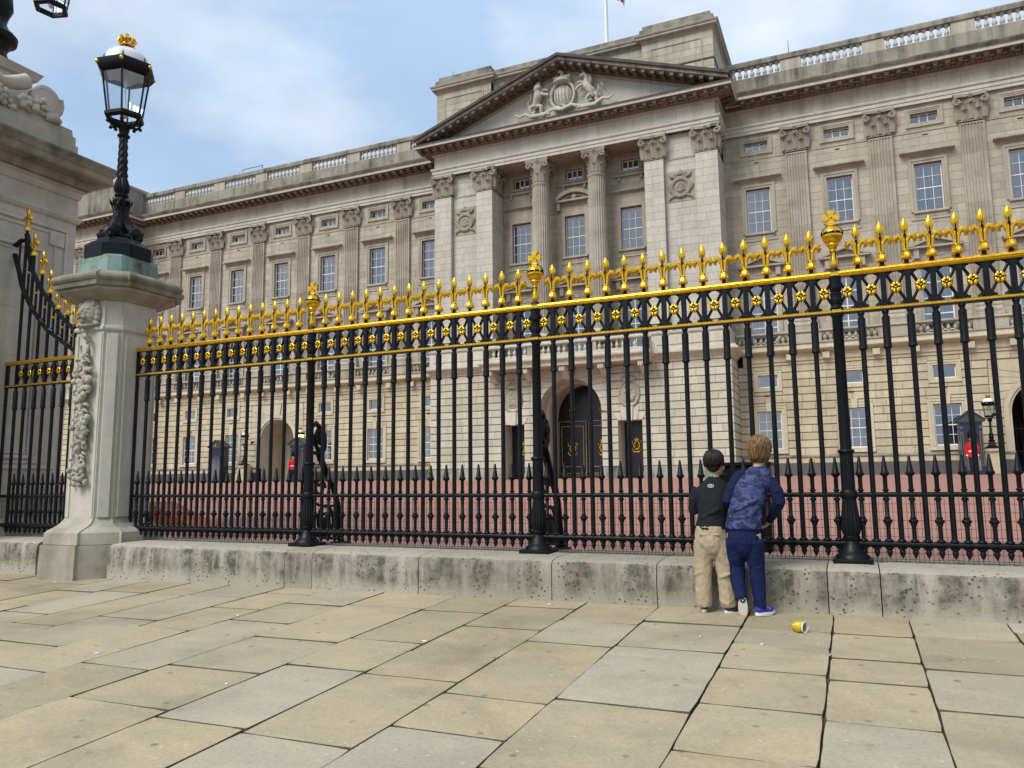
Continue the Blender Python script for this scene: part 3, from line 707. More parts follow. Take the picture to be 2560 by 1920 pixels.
# ------------------------------------------------------------------ lantern builder (hexagonal, domed, crowned); base at z = 0, height about 1.25 at s = 1
def lantern(par, at, s=1.0, rot=0.0, lit=False, k_=.63):
    q_ = s*k_
    def hexr(r, z): return [(r*math.cos(rot+k*math.pi/3)*q_, r*math.sin(rot+k*math.pi/3)*q_, z*s) for k in range(6)]
    x, y, z0 = at
    f = MB()
    f.loft([hexr(.39, .0), hexr(.42, .02), hexr(.42, .06), hexr(.37, .085)], True, False, False); f.loft([hexr(.30, .0), hexr(.30, .07)], True, False, False)
    f.add(hexr(.30, .0)+hexr(.39, .0), [(k, (k+1) % 6, 6+(k+1) % 6, 6+k) for k in range(6)]); f.add(hexr(.30, .07)+hexr(.37, .085), [(6+k, 6+(k+1) % 6, (k+1) % 6, k) for k in range(6)])
    for k in range(6):
        a = rot+k*math.pi/3; c, q = math.cos(a), math.sin(a)
        f.tube([(c*.37*q_, q*.37*q_, .07*s), (c*.495*q_, q*.495*q_, .66*s)], .014*s, 6)
    f.loft([hexr(.485, .63), hexr(.53, .65), hexr(.61, .72), hexr(.615, .80), hexr(.54, .83), hexr(.49, .835)], True, False, False)
    f.add(hexr(.485, .63)+hexr(.44, .66), [(k, 6+k, 6+(k+1) % 6, (k+1) % 6) for k in range(6)]); f.loft([hexr(.44, .66), hexr(.46, .83)], True, False, False)
    for k in range(6):
        a = rot+k*math.pi/3
        f.tube([((.485*math.cos(t)*math.cos(a))*q_, (.485*math.cos(t)*math.sin(a))*q_, (.815+.23*math.sin(t))*s) for t in [R(d) for d in (0, 18, 36, 54, 72)]], .010*s, 6)
    f.lathe([(.10*q_, 1.02*s), (.21*q_, 1.03*s), (.23*q_, 1.065*s), (.17*q_, 1.10*s), (.10*q_, 1.125*s)], 18)
    f.build('lantern_frame', M['iron'], par, 35, at)
    for k in range(6):
        a0, a1 = rot+k*math.pi/3, rot+(k+1)*math.pi/3; g = MB()
        p = lambda a, r, z: (r*math.cos(a)*q_, r*math.sin(a)*q_, z*s)
        g.quad(p(a0, .365, .08), p(a1, .365, .08), p(a1, .49, .65), p(a0, .49, .65)); g.build('pane', M['lantern'], par, False, at)
    d = MB(); n = 24
    d.loft([[(r*math.cos(2*math.pi*j/n)*q_, r*math.sin(2*math.pi*j/n)*q_, z*s) for j in range(n)] for r, z in ((.47, .815), (.455, .90), (.40, .98), (.30, 1.03), (.18, 1.062), (.08, 1.07))], True, False, False)
    d.build('dome', M['milk'], par, True, at)
    d = MB(); d.lathe([(.43*q_, .66*s), (.32*q_, .76*s), (.10*q_, .80*s)], 18, cap=False); d.lathe([(.03*q_, .5*s), (.05*q_, .56*s), (.04*q_, .8*s)], 8); d.lathe([(.02*q_, .03*s), (.08*q_, .08*s), (.09*q_, .15*s), (.03*q_, .2*s), (.012*q_, .22*s), (.012*q_, .7*s)], 10)
    d.build('burner', M['milk'], par, 40, at)
    for k in range(6):
        c = MB(); a = rot+k*math.pi/3; c.sphere((.60*math.cos(a)*q_, .60*math.sin(a)*q_, .755*s), (.028*s, .028*s, .034*s), 8, 6); c.build('gilt_mask', M['gold'], par, True, at)
    c = MB()
    c.lathe([(.085*s, 1.12*s), (.092*s, 1.13*s), (.09*s, 1.155*s), (.08*s, 1.16*s)], 14)
    for k in range(8):
        a = 2*math.pi*k/8
        c.tube([(.088*math.cos(a)*s, .088*math.sin(a)*s, 1.155*s), (.115*math.cos(a)*s, .115*math.sin(a)*s, 1.21*s), (.095*math.cos(a)*s, .095*math.sin(a)*s, 1.255*s), (.03*math.cos(a)*s, .03*math.sin(a)*s, 1.245*s)], [.016*s, .02*s, .02*s, .012*s], 6)
    c.sphere((0, 0, 1.26*s), .026*s, 8, 6); c.box(-.012*s, .012*s, -.012*s, .012*s, 1.28*s, 1.335*s); c.box(-.026*s, .026*s, -.01*s, .01*s, 1.298*s, 1.318*s)
    c.build('crown', M['gold'], par, 40, at)
    if lit:
        m_, t_, b_ = newmat('amber_lamp_glow'); b_.inputs['Emission Color'].default_value = (1, .60, .12, 1); b_.inputs['Emission Strength'].default_value = 6; b_.inputs['Base Color'].default_value = (.9, .6, .2, 1)
        e = MB(); e.lathe([(.26*q_, .20*s), (.34*q_, .35*s), (.40*q_, .5*s), (.40*q_, .64*s)], 14); e.build('glowing_globe', m_, par, True, at)
def cresting(b, at, s=1.0, n=6, rot=0, k_=.66):
    # S-scroll arms carrying the lantern ring; base at z=0, ring at z=.23
    for k in range(n):
        a = rot+2*math.pi*k/n; c, q = math.cos(a), math.sin(a)
        P = [(.05, -.02), (.07, .05), (.10, .11), (.17, .13), (.24, .12), (.30, .15), (.33, .21)]
        b.tube([(at[0]+c*r*s*k_, at[1]+q*r*s*k_, at[2]+z*s) for r, z in P], [.026*s, .026*s, .024*s, .022*s, .023*s, .022*s, .018*s], 6)
        b.sphere((at[0]+c*.20*s*k_, at[1]+q*.20*s*k_, at[2]+.085*s), .026*s, 8, 6); b.sphere((at[0]+c*.325*s*k_, at[1]+q*.325*s*k_, at[2]+.13*s), .026*s, 8, 6)
# ------------------------------------------------------------------ lamp on the small pier
lp = thing('dolphin_lamp', 'crowned black lantern on dolphin base and twisted stem above lion pier', 'lamp', (-8.87, 7.02, 3.72)); lp.rotation_euler = (.013, -.0105, 0)
b = MB(); b.ct = .6
b.loft([[(x, y, z) for x, y in octa(h, c)] for h, c, z in ((.41, .13, .02), (.40, .12, .05), (.39, .11, .27), (.385, .11, .30))]); b.build('bronze_base', M['bronze'], lp)
b = MB(); o8 = lambda r, z: [(r*math.cos(math.pi/8+k*math.pi/4), r*math.sin(math.pi/8+k*math.pi/4), z) for k in range(8)]
b.loft([o8(.43, .298), o8(.43, .47), o8(.405, .485), o8(.35, .535), o8(.29, .565), o8(.28, .59), o8(.2, .60)]); b.build('plinth', M['iron'], lp)
dz = .58; b = MB()
for k in range(4):
    a = math.pi/4*0.6+k*math.pi/2; c, q = math.cos(a), math.sin(a); i0 = len(b.v)
    b.tube([(.34, 0, .10), (.26, 0, .13), (.15, 0, .20), (.085, 0, .33), (.10, 0, .45), (.15, 0, .52), (.13, 0, .58)], [.085, .115, .105, .08, .06, .04, .015], 10)
    b.sphere((.33, 0, .13), (.10, .085, .085), 10, 7); b.tube([(.36, 0, .12), (.43, 0, .10), (.47, 0, .13)], [.06, .05, .02], 8); b.tube([(.34, 0, .05), (.42, 0, .045), (.46, 0, .035)], [.05, .042, .02], 8)
    for sy in (-1, 1):
        b.sphere((.33, sy*.07, .17), .03, 8, 6); b.tube([(.25, sy*.08, .10), (.20, sy*.16, .06), (.16, sy*.19, .10)], [.04, .035, .01], 6, sq=.4)
        b.tube([(.15, 0, .50), (.19, sy*.05, .56), (.20, sy*.10, .61)], [.03, .03, .008], 6, sq=.5)
    b.tube([(.27, 0, .23), (.20, 0, .30), (.14, 0, .36)], [.02, .035, .02], 6, sq=.4)
    b.xf(Matrix.Translation((0, 0, dz)) @ Matrix.Rotation(a, 4, 'Z') @ Matrix.Diagonal((.66, .66, 1, 1)), i0)
b.lathe([(.08, dz), (.065, dz+.3), (.065, dz+.55)], 12)
ob('dolphins', fuse(b, 'dolphins', M['iron'], .010, 1), lp)
b = MB(); z0 = 1.10
b.lathe([(.08, z0-.06), (.085, z0), (.105, z0+.02), (.11, z0+.06), (.08, z0+.09), (.07, z0+.11), (.088, z0+.13), (.088, z0+.15), (.065, z0+.17)], 20)
b.lathe([(.068, z0+.17), (.095, z0+.21), (.100, z0+.26), (.086, z0+.33), (.072, z0+.38)], 32, flute=.13, nf=16)
n = 40; rings = []
for i in range(n+1):     # twisted shaft
    t = i/n; z = z0+.38+t*.58; rr_ = .068-.016*t; ring = []
    for j in range(16):
        a = 2*math.pi*j/16; ring.append(((rr_*(1+.10*math.cos(4*(a-t*9))))*math.cos(a), (rr_*(1+.10*math.cos(4*(a-t*9))))*math.sin(a), z))
    rings.append(ring)
b.loft(rings)
b.lathe([(.05, z0+.955), (.06, z0+.965), (.08, z0+.985), (.082, z0+1.0), (.055, z0+1.005), (.045, z0+1.05)], 18); b.build('stem', M['iron'], lp, 45)
b = MB(); cresting(b, (0, 0, z0+1.03), .95, 6, R(12), .70); b.build('scroll_bracket', M['iron'], lp, 45)
lantern(lp, (0, 0, z0+1.22), .96, R(12), k_=.655)
b = MB(); b.tube([(.085, -.03, z0+1.02), (.08, -.04, z0+.7), (.075, -.05, z0+.42), (.12, -.04, z0+.28), (.08, -.06, z0+.1), (.09, -.08, z0-.4), (.33, -.1, z0-.5), (.41, -.12, z0-.62), (.43, -.14, z0-.8)], .005, 5); b.build('cable', M['iron'], lp, True)
# ------------------------------------------------------------------ big pier at the left edge
bp = thing('great_gate_pier', 'massive stone gate pier with moulded cornice and big scroll at left', 'pier', (-11.98, 7.0, 0))
h = .93
sq = lambda r: [(-r, -r), (r, -r), (r, r), (-r, r)]
b = MB(); b.ct = .5; b.box(-h, h, -h, h, .3, 5.7); b.build('shaft', M['pier'], bp)
def ring(nm, prof, mt, tint=.5):
    b = MB(); b.ct = tint; b.mould(prof, sq(h), True); b.build(nm, mt, bp)
ring('base', [(.0, 1.05), (.05, .95), (.05, .60), (.16, .50), (.18, .30), (.18, -.2), (.0, -.2)][::-1], M['pierdirty'])
ring('string_course', [(.0, 5.15), (.03, 5.17), (.06, 5.22), (.06, 5.25), (.025, 5.27), (.0, 5.29)], M['pier'], .7)
# panel mouldings on the side facing the gate
b = MB(); b.ct = .8
def pframe(y0_, y1_, z0_, z1_, w, d):
    X = h
    for a in ((y0_, y1_, z1_-w, z1_), (y0_, y1_, z0_, z0_+w), (y0_, y0_+w, z0_+w, z1_-w), (y1_-w, y1_, z0_+w, z1_-w)): b.cbox(X-.02, X+d, a[0], a[1], a[2], a[3], .008)
pframe(-.80, .80, 1.3, 5.02, .05, .03); pframe(-.72, .62, 1.38, 4.93, .035, .018)
b.cbox(h-.02, h+.03, .50, .74, 4.72, 4.95, .008); pframe(-.62, .42, 1.45, 4.62, .05, .032); pframe(-.54, .34, 1.52, 4.54, .03, .018)
b.build('panel_moulding', M['pier'], bp)
b = MB(); b.ct = .45
for z in (1.5, 2.2, 2.95, 3.65, 4.3): b.box(h-.01, h+.002, -.9, .9, z-.004, z+.004)
b.build('bed_joint', M['pierdirty'], bp)
ring('frieze', [(.0, 5.55), (.02, 5.56), (.05, 5.66), (.10, 5.70), (.0, 5.71)], M['pier'], .6)
ring('cornice', [(.04, 5.69), (.12, 5.73), (.16, 5.79), (.17, 5.83), (.33, 5.87), (.345, 5.90), (.345, 5.98), (.36, 6.0), (.385, 6.06), (.41, 6.10), (.41, 6.13), (.0, 6.22)], M['mossy'], .6)
b = MB(); b.ct = .5; b.loft([[(x*r, y*r, z) for x, y in sq(1)] for r, z in ((.90, 6.15), (.90, 6.45), (.875, 6.46), (.87, 6.60), (.84, 6.62), (.83, 6.72))]); b.build('blocking', M['pierdirty'], bp)
b = MB(); b.ct = .5; b.loft([[(x*r, y*r, z) for x, y in sq(1)] for r, z in ((.60, 6.7), (.55, 7.0), (.42, 7.22), (.40, 7.42), (.46, 7.44), (.50, 7.52), (.52, 7.56), (.40, 7.60))]); b.build('pedestal', M['pier'], bp)
# volutes at the corners and the garland between
for k in range(4):
    b = MB(); cy = .36; cz = 7.0
    P = []; rad = []
    for i in range(44):
        a = i*R(22); r = .265-.0054*i; P.append((0, r*math.cos(math.pi*.15-a), r*math.sin(math.pi*.15-a))); rad.append(.05-.0007*i)
    b.tube(P, rad, 8, sq=1.0, up=(1, 0, 0)); i0 = 0
    b.lathe([(.235, -.085), (.245, 0), (.235, .03)], 24); 
    # turn the disc part to lie in the YZ plane
    nt_ = 44*8
    for q in range(nt_, len(b.v)): x, y, z = b.v[q]; b.v[q] = (z, x, y)
    b.xf(Matrix.Translation((.83, cy, cz)), 0)
    b.tube([(.83, .05, 7.17), (.83, -.1, 7.08), (.80, -.3, 7.0), (.80, -.5, 7.1)], [.12, .11, .10, .09], 8); b.tube([(.84, .36, 6.74), (.86, .52, 6.78), (.84, .62, 6.75)], [.06, .075, .04], 8)
    b.xf(Matrix.Rotation(k*math.pi/2, 4, 'Z'), 0); b.ct = .5; b.t = [.5]*len(b.f)
    if k in (0, 3): b.build('scroll', M['pier'], bp, 50)
b = MB(); rr = random.Random(5)
for i in range(60):
    t = rr.random(); y = .34-t*1.1; zc_ = 6.95-.16*math.sin(t*math.pi)-.04; r = rr.uniform(.035, .07)
    b.sphere((.86+rr.uniform(0, .07), y+rr.uniform(-.04, .04), zc_+rr.uniform(-.10, .10)), (r, r, r*.9), 9, 6)
b.build('fruit_garland', M['pier'], bp, True)
bl = thing('great_pier_lamp', 'black candelabra column and hanging lantern cropped at top left corner', 'lamp', (-11.98, 7.0, 7.58))
b = MB(); b.lathe([(.20, .0), (.23, .06), (.25, .15), (.20, .24), (.21, .30), (.24, .36), (.24, .40), (.33, .44), (.34, .52), (.29, .58), (.22, .64), (.17, .75), (.19, .85), (.25, 1.0), (.23, 1.2), (.16, 1.5), (.13, 2.2)], 28); b.build('column', M['iron'], bl, 45)
b = MB(); b.tube([(.2, 0, 1.4), (.7, 0, 1.9), (1.2, 0, 2.1), (1.45, 0, 1.9)], [.07, .06, .05, .04], 8); b.build('arm', M['iron'], bl, True)
lantern(bl, (1.43, -.05, .53), .92, R(18))
# ------------------------------------------------------------------ the palace front
pal = thing('palace', 'long pale stone palace front with pedimented centre, columns and rusticated ground floor', 'building', (0, 0, 0))
YW, YG = 43.1, 43.36
PIL_L = [-47.94+4.184*k for k in range(6)]; PIL_R = [-1.83+4.184*k for k in range(4)]
WIN_L = [-50.03+4.184*k for k in range(7)]; WIN_R = [-3.92+4.184*k for k in range(4)]
CX = -14.5
BL, BR, BY = -23.25, -5.72, 40.95            # centre block, upper storeys
GL, GRX, GY = -23.5, -5.45, 40.70            # centre block, ground storey
rb = random.Random(21)
front = lambda Y: (lambda u, z, d: (u, Y+d, z))
sideR = lambda X: (lambda u, z, d: (X-d, u, z))
BLK = []      # (material key, verts, tint)
def blocks(mp_, mk, u0, u1, z0, z1, ch, bl, jx, jz, dp, openings=(), zoff=None, lo=.2, hi=.8, jit=.35):
    zs = []; z = z0 if zoff is None else zoff
    while z < z1-.02:
        a, c = max(z, z0), min(z+ch, z1); z += ch
        if c-a > .03: zs.append((a, c))
    for ci, (a, c) in enumerate(zs):
        op = [o for o in openings if o[2] < c-.01 and o[3] > a+.01]
        brk = sorted(set([u0, u1]+[min(max(q, u0), u1) for o in op for q in o[:2]]))
        segs = []
        for s0, s1 in zip(brk, brk[1:]):
            if s1-s0 < .02: continue
            mid = (s0+s1)/2; zr = [(a, c)]
            for o in op:
                if o[0] < mid < o[1]:
                    nz_ = []
                    for p, q in zr:
                        if o[2] > p+.02: nz_.append((p, min(q, o[2])))
                        if o[3] < q-.02: nz_.append((max(p, o[3]), q))
                    zr = nz_
            for r in zr:
                if segs and segs[-1][1] == s0 and segs[-1][2:] == r: segs[-1] = (segs[-1][0], s1)+r
                elif r[1]-r[0] > .03: segs.append((s0, s1)+r)
        for s0, s1, p, q in segs:
            x = s0; first = True
            while x < s1-.01:
                w = bl*rb.uniform(1-jit, 1+jit)
                if first: w *= rb.uniform(.45, 1.0)
                first = False; e = x+w
                if s1-e < bl*.4: e = s1
                o_ = [(x, p), (e, p), (e, q), (x, q)]; i_ = [(x+jx, p+jz), (e-jx, p+jz), (e-jx, q-jz), (x+jx, q-jz)]
                if e-x > 2.5*jx:
                    BLK.append((mk, [mp_(u, z_, dp) for u, z_ in o_]+[mp_(u, z_, 0) for u, z_ in i_], rb.uniform(lo, hi)))
                x = e
    # backing sheet behind the joints
    return
def backing(b, mp_, u0, u1, z0, z1, openings, d):
    xs = sorted(set([u0, u1]+[min(max(q, u0), u1) for o in openings for q in o[:2]])); zs = sorted(set([z0, z1]+[min(max(q, z0), z1) for o in openings for q in o[2:4]]))
    for a, c in zip(xs, xs[1:]):
        for p, q in zip(zs, zs[1:]):
            mx_, mz = (a+c)/2, (p+q)/2
            if any(o[0] < mx_ < o[1] and o[2] < mz < o[3] for o in openings): continue
            b.quad(mp_(a, p, d), mp_(c, p, d), mp_(c, q, d), mp_(a, q, d))
BACK = MB(); BACK.ct = .2
def wall(mp_, mk, u0, u1, z0, z1, ch, bl, jx, jz, dp, openings=(), **k):
    blocks(mp_, mk, u0, u1, z0, z1, ch, bl, jx, jz, dp, openings, **k)
    backing(BACK, mp_, u0, u1, z0, z1, openings, dp+.001)
FINE = dict(ch=.42, bl=.95, jx=.009, jz=.010, dp=.016)
RUS = dict(ch=.407, bl=1.0, jx=.009, jz=.040, dp=.09)
# --- wings, upper storeys
def wing_openings(wins, pils):
    o = []
    for x in wins: o += [(x-.74, x+.74, 8.0, 11.8), (x-.66, x+.66, 14.5, 17.14), (x-.66, x+.66, 19.28, 19.86)]
    for x in pils: o.append((x-.50, x+.50, 8.0, 20.4))
    return o
WL0, WR1 = -51.9, 14.0
oL = wing_openings(WIN_L, PIL_L); oR = wing_openings(WIN_R, PIL_R)
wall(front(YW), 'ashlar', WL0, BL, 8.0, 20.3, openings=oL, **FINE)
wall(front(YW), 'ashlar', BR, WR1, 8.0, 20.3, openings=oR, **FINE)
# --- wings, ground storey
def g_openings(wins, skip):
    o = []
    for x in wins:
        if abs(x-skip) < .5: o.append((x-2.35, x+2.35, 2.2, 6.676))
        else: o += [(x-.868, x+.868, 2.33, 4.875), (x-.722, x+.722, 5.70, 6.785)]
    return o
AL, AR = -37.48, 8.63
wall(front(YW), 'rustic', WL0, GL, 2.2, 7.08, openings=g_openings(WIN_L, AL), **RUS)
wall(front(YW), 'rustic', GRX, WR1, 2.2, 7.08, openings=g_openings(WIN_R, AR), **RUS)
# --- left end pavilion
PVX, PVY = -51.9, 41.1
wall(front(PVY), 'ashlar', -70, PVX, 8.0, 20.3, openings=wing_openings([-54.2, -58.4], [-56.3]), **FINE)
wall(sideR(PVX), 'ashlar', PVY, YW, 8.0, 20.3, **FINE)
wall(front(PVY), 'rustic', -70, PVX, 2.2, 7.08, **RUS); wall(sideR(PVX), 'rustic', PVY, YW, 2.2, 7.08, **RUS)
# --- centre block, upper storeys
PC = [(-23.28, -22.09), (-20.34, -19.25), (-9.75, -8.66), (-6.89, -5.69)]; PCY = 40.80; PPY = 41.10
wall(front(PPY), 'pale', -22.09, -20.34, 8.8, 20.3, **FINE); wall(front(PPY), 'pale', -8.66, -6.89, 8.8, 20.3, **FINE)
for a, c in PC:
    wall(front(PCY), 'pale', a, c, 9.5, 18.83, ch=.42, bl=.62, jx=.009, jz=.010, dp=.016, lo=.4, hi=.85)
    wall(sideR(c), 'pale', PCY, PPY if c not in (PC[1][1], PC[3][1]) else (42.5 if c == PC[1][1] else YW), 9.5, 18.83, lo=.1, hi=.7, **FINE)
    BACK.quad((a, PPY, 9.5), (a, PCY+.01, 9.5), (a, PCY+.01, 18.83), (a, PPY, 18.83))
wall(sideR(PC[1][1]), 'ashlar', PCY, 42.5, 18.9, 20.3, **FINE)
BACK.quad((PC[2][0], 42.5, 8.8), (PC[2][0], PCY+.02, 8.8), (PC[2][0], PCY+.02, 20.3), (PC[2][0], 42.5, 20.3))
RY = 42.5; RW = [CX-3.5, CX, CX+3.5]
oC = [(x-.66, x+.66, 14.4, 17.1) for x in RW]+[(x-.60, x+.60, 19.26, 19.94) for x in RW]+[(x-.74, x+.74, 8.4, 11.8) for x in RW]
wall(front(RY), 'ashlar', -19.25, -9.75, 8.4, 20.6, openings=oC, lo=.05, hi=.6, **FINE)
# --- centre block, ground storey
dL, dR = (-18.6, -17.25), (-11.65, -10.30); AC = CX+.05
oG = [(AC-2.42, AC+2.42, 1.0, 7.56), dL+(1.0, 4.30), dR+(1.0, 4.30)]
RUC = dict(ch=.428, bl=.95, jx=.009, jz=.040, dp=.10)
wall(front(GY), 'rustpale', GL, GRX, 1.77, 7.56, openings=oG, **RUC)
wall(sideR(GRX), 'rustpale', GY, YW, 1.77, 7.56, lo=.1, hi=.6, **RUC)
# --- attic
ATY = 41.1
wall(front(ATY), 'ashlar', -23.3, -19.4, 22.2, 26.1, **FINE); wall(front(ATY), 'ashlar', -9.74, -5.7, 22.2, 26.1, lo=.3, hi=1, **FINE)
wall(front(ATY+.3), 'ashlar', -19.4, -9.74, 22.2, 26.1, **FINE); wall(sideR(-5.7), 'ashlar', ATY, 49, 22.2, 26.1, lo=.3, hi=1, **FINE)
# --- tympanum and frieze stones
def in_view(p):
    d = Vector(p)-cam.location; z = d.dot(fw)
    return (z > 0, 1280+1909.95*d.dot(r2)/z, 960-1909.95*d.dot(u2)/z)
def area(vs_):
    P = [in_view(p) for p in vs_[:4]]
    if not all(q[0] and -20 < q[1] < 2580 and -20 < q[2] < 1940 for q in P): return 0
    a = 0
    for i in range(4): a += P[i][1]*P[(i+1) % 4][2]-P[(i+1) % 4][1]*P[i][2]
    return abs(a)/2
BF = [(4, 5, 6, 7), (0, 1, 5, 4), (1, 2, 6, 5), (2, 3, 7, 6), (3, 0, 4, 7)]
BLK.sort(key=lambda q: -area(q[1]))
for mk, vs_, ti in BLK[:300]:
    c = Vector(vs_[0]); q = MB(); q.ct = ti; q.add([Vector(p)-c for p in vs_], BF); q.build('ashlar_block', M[mk], pal, False, c)
for key in ('ashlar', 'rustic', 'pale', 'rustpale'):
    q = MB()
    for mk, vs_, ti in BLK[300:]:
        if mk == key: q.ct = ti; q.add(vs_, BF)
    o = q.build('ashlar_courses', M[key], pal); o['kind'] = 'stuff'
BACK.build('joint_mortar', M['soot_shade'], pal)
# --- solid body behind everything (keeps daylight out of the rooms)
b = MB(); b.ct = .3
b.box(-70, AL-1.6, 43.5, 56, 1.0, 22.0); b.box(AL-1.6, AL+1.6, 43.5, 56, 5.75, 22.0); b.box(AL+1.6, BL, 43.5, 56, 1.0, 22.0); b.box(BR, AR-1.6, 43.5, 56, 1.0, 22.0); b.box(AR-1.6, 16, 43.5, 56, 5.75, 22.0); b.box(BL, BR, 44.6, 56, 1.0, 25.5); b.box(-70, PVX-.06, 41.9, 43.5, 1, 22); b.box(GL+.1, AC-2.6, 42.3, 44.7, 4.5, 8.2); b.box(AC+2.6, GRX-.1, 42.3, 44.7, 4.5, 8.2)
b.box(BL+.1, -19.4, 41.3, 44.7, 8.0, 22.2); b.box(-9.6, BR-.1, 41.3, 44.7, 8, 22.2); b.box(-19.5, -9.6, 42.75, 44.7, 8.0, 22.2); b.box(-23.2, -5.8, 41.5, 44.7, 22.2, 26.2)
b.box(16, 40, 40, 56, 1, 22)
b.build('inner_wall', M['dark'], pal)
# ------------------------------------------------------------------ plinth, string courses, entablature
pth_w = [(-70, PVY), (PVX, PVY), (PVX, YW), (GL, YW)]; pth_e = [(GRX, YW), (WR1, YW)]
b = MB(); b.ct = .5
ARC_GAPS = [(AL-1.5, AL+1.5), (AR-1.5, AR+1.5)]
def split(x0, x1, gaps):
    out = []; x = x0
    for a, c in gaps:
        if c > x0 and a < x1: out.append((x, a)); x = c
    out.append((x, x1)); return out
pw = MB(); pw.ct = .5; pd = MB(); pd.ct = .5; lg = MB(); lg.ct = .3
for x0, x1 in split(-51.9, GL, ARC_GAPS)+split(GRX, WR1, ARC_GAPS):
    pd = MB(); pw = MB(); lg = MB(); pd.box(x0, x1, YW-.16, YW+.2, 1.0, 1.83); pw.box(x0, x1, YW-.08, YW+.2, 1.83, 2.12); lg.mould([(.0, 2.10), (.14, 2.12), (.15, 2.17), (.05, 2.22), (.0, 2.23)], [(x0, YW), (x1, YW)])
    pd.build('dark_plinth', M['plinth'], pal); pw.build('plinth_course', M['rustic'], pal); lg.build('plinth_ledge', M['grime'], pal)
pd = MB(); pw = MB(); pd.box(-70, PVX+.05, PVY-.16, PVY+.3, 1, 1.83); pw.box(-70, PVX+.04, PVY-.08, PVY+.3, 1.83, 2.2)
pd.build('dark_plinth', M['plinth'], pal); pw.build('plinth_course', M['rustic'], pal)
for x0, x1 in ((GL-.1, dL[0]), (dL[1], AC-1.9), (AC+1.9, dR[0]), (dR[1], GRX+.1)): b = MB(); b.ct = .9; b.box(x0, x1, GY-.08, GY+.4, 1.0, 1.48); b.box(x0+.03, x1-.03, GY-.03, GY+.3, 1.48, 1.77); b.build('centre_plinth', M['grime'], pal)
b = MB(); b.ct = .9; b.box(GRX-.3, GRX+.1, GY+.41, YW, 1.0, 1.48); b.box(GRX-.3, GRX+.05, GY+.31, YW, 1.48, 1.77)
b.build('centre_plinth', M['grime'], pal)
full = [(-70, PVY), (PVX, PVY), (PVX, YW), (GL, YW), (GL, GY), (GRX, GY), (GRX, YW), (WR1, YW)]
wl = [(-70, PVY), (PVX, PVY), (PVX, YW), (GL-.3, YW)]; wr_ = [(GRX+.3, YW), (WR1, YW)]
# balcony cornice on the wings
PRB = [(.0, 7.06), (.05, 7.08), (.05, 7.20), (.10, 7.24), (.12, 7.26), (.12, 7.62), (.28, 7.66), (.46, 7.74), (.52, 7.80), (.52, 7.88), (.42, 7.92), (.42, 8.08), (.36, 8.12), (.0, 8.13)]
for p_ in (wl, wr_): b = MB(); b.ct = .6; b.mould(PRB, p_); b.build('balcony_cornice', M['rustic'], pal)
b = MB(); b.ct = .7
PRC = [(.0, 7.5), (.06, 7.54), (.10, 7.62), (.20, 7.66), (.36, 7.76), (.40, 7.80), (.40, 7.9), (.28, 7.93), (.28, 8.03), (.0, 8.05)]
b.mould(PRC, [(GL, YW), (GL, GY), (GRX, GY), (GRX, YW)]); b.build('centre_cornice', M['rustpale'], pal)
for x in PIL_L+PIL_R:      # bracket blocks in the balcony soffit
    for dx in (-.9, .9):
        b = MB(); b.ct = .7; b.box(-.17, .17, -.36, -.1, 7.28, 7.6); b.build('balcony_bracket', M['rustic'], pal, False, (x+dx, YW, 0))
# entablature
AR_P = [(.12, 20.28), (.16, 20.28), (.16, 20.46), (.20, 20.47), (.20, 20.66), (.26, 20.70), (.28, 20.78), (.28, 20.82), (.14, 20.84)]
FR_P = [(.12, 20.83), (.12, 21.62)]
CO_P = [(.14, 21.60), (.20, 21.66), (.24, 21.70), (.24, 21.78)]
CR_P = [(.24, 21.98), (.98, 22.0), (1.02, 22.02), (1.02, 22.18), (1.06, 22.19)]
CT_P = [(1.02, 22.18), (1.07, 22.20), (1.16, 22.32), (1.19, 22.38), (1.19, 22.42), (.2, 22.55), (.0, 22.56)]
full2 = [(-70, PVY), (PVX, PVY), (PVX, YW), (BL, YW), (BL, BY), (BR, BY), (BR, YW), (WR1, YW)]
b = MB(); b.ct = .75; b.mould(AR_P, full2); b.build('architrave', M['pale'], pal)
b = MB(); b.ct = .6; b.mould([(.0, 20.29), (.14, 20.29)], full2); b.build('architrave_soffit', M['trim'], pal)
# frieze as long stones
i = 0
for (xa, ya), (xb, yb) in zip(full2, full2[1:]):
    d = Vector((xb-xa, yb-ya)); ln = d.length; d.normalize(); nrm = Vector((d.y, -d.x)); x = 0
    while x < ln-.01:
        w = min(rb.uniform(1.0, 1.5), ln-x); 
        if ln-x-w < .4: w = ln-x
        p0 = Vector((xa, ya))+d*(x+.004)+nrm*.13; p1 = Vector((xa, ya))+d*(x+w-.004)+nrm*.13
        if xa > -60 or x > 8:
            b = MB(); b.ct = rb.uniform(.25, .85); o = Vector((p0.x, p0.y, 20.84))
            q = [Vector((p.x+nrm.x*e, p.y+nrm.y*e, z)) - o for p, e, z in ((p0, 0, 20.84), (p1, 0, 20.84), (p1, 0, 21.62), (p0, 0, 21.62))]
            e = Vector((nrm.x, nrm.y, 0))*-.05
            b.add(q+[v+e for v in q], [(0, 1, 2, 3), (0, 4, 5, 1), (1, 5, 6, 2), (2, 6, 7, 3), (3, 7, 4, 0)]); b.build('frieze_stone', M['pale'] if ya < 42 and xa > -40 else M['ashlar'], pal, False, o)
        x += w
b = MB(); b.ct = .3; b.mould([(.10, 20.83), (.10, 21.62)], full2); b.build('frieze_backing', M['trim'], pal)
b = MB(); b.ct = .5; b.mould(CO_P, full2); b.build('bed_moulding', M['trim'], pal)
b = MB(); b.ct = .4; b.mould([(.24, 21.76), (.30, 21.78), (.30, 21.98), (.24, 22.0)], full2); b.build('dentil_band', M['soot_shade'], pal)
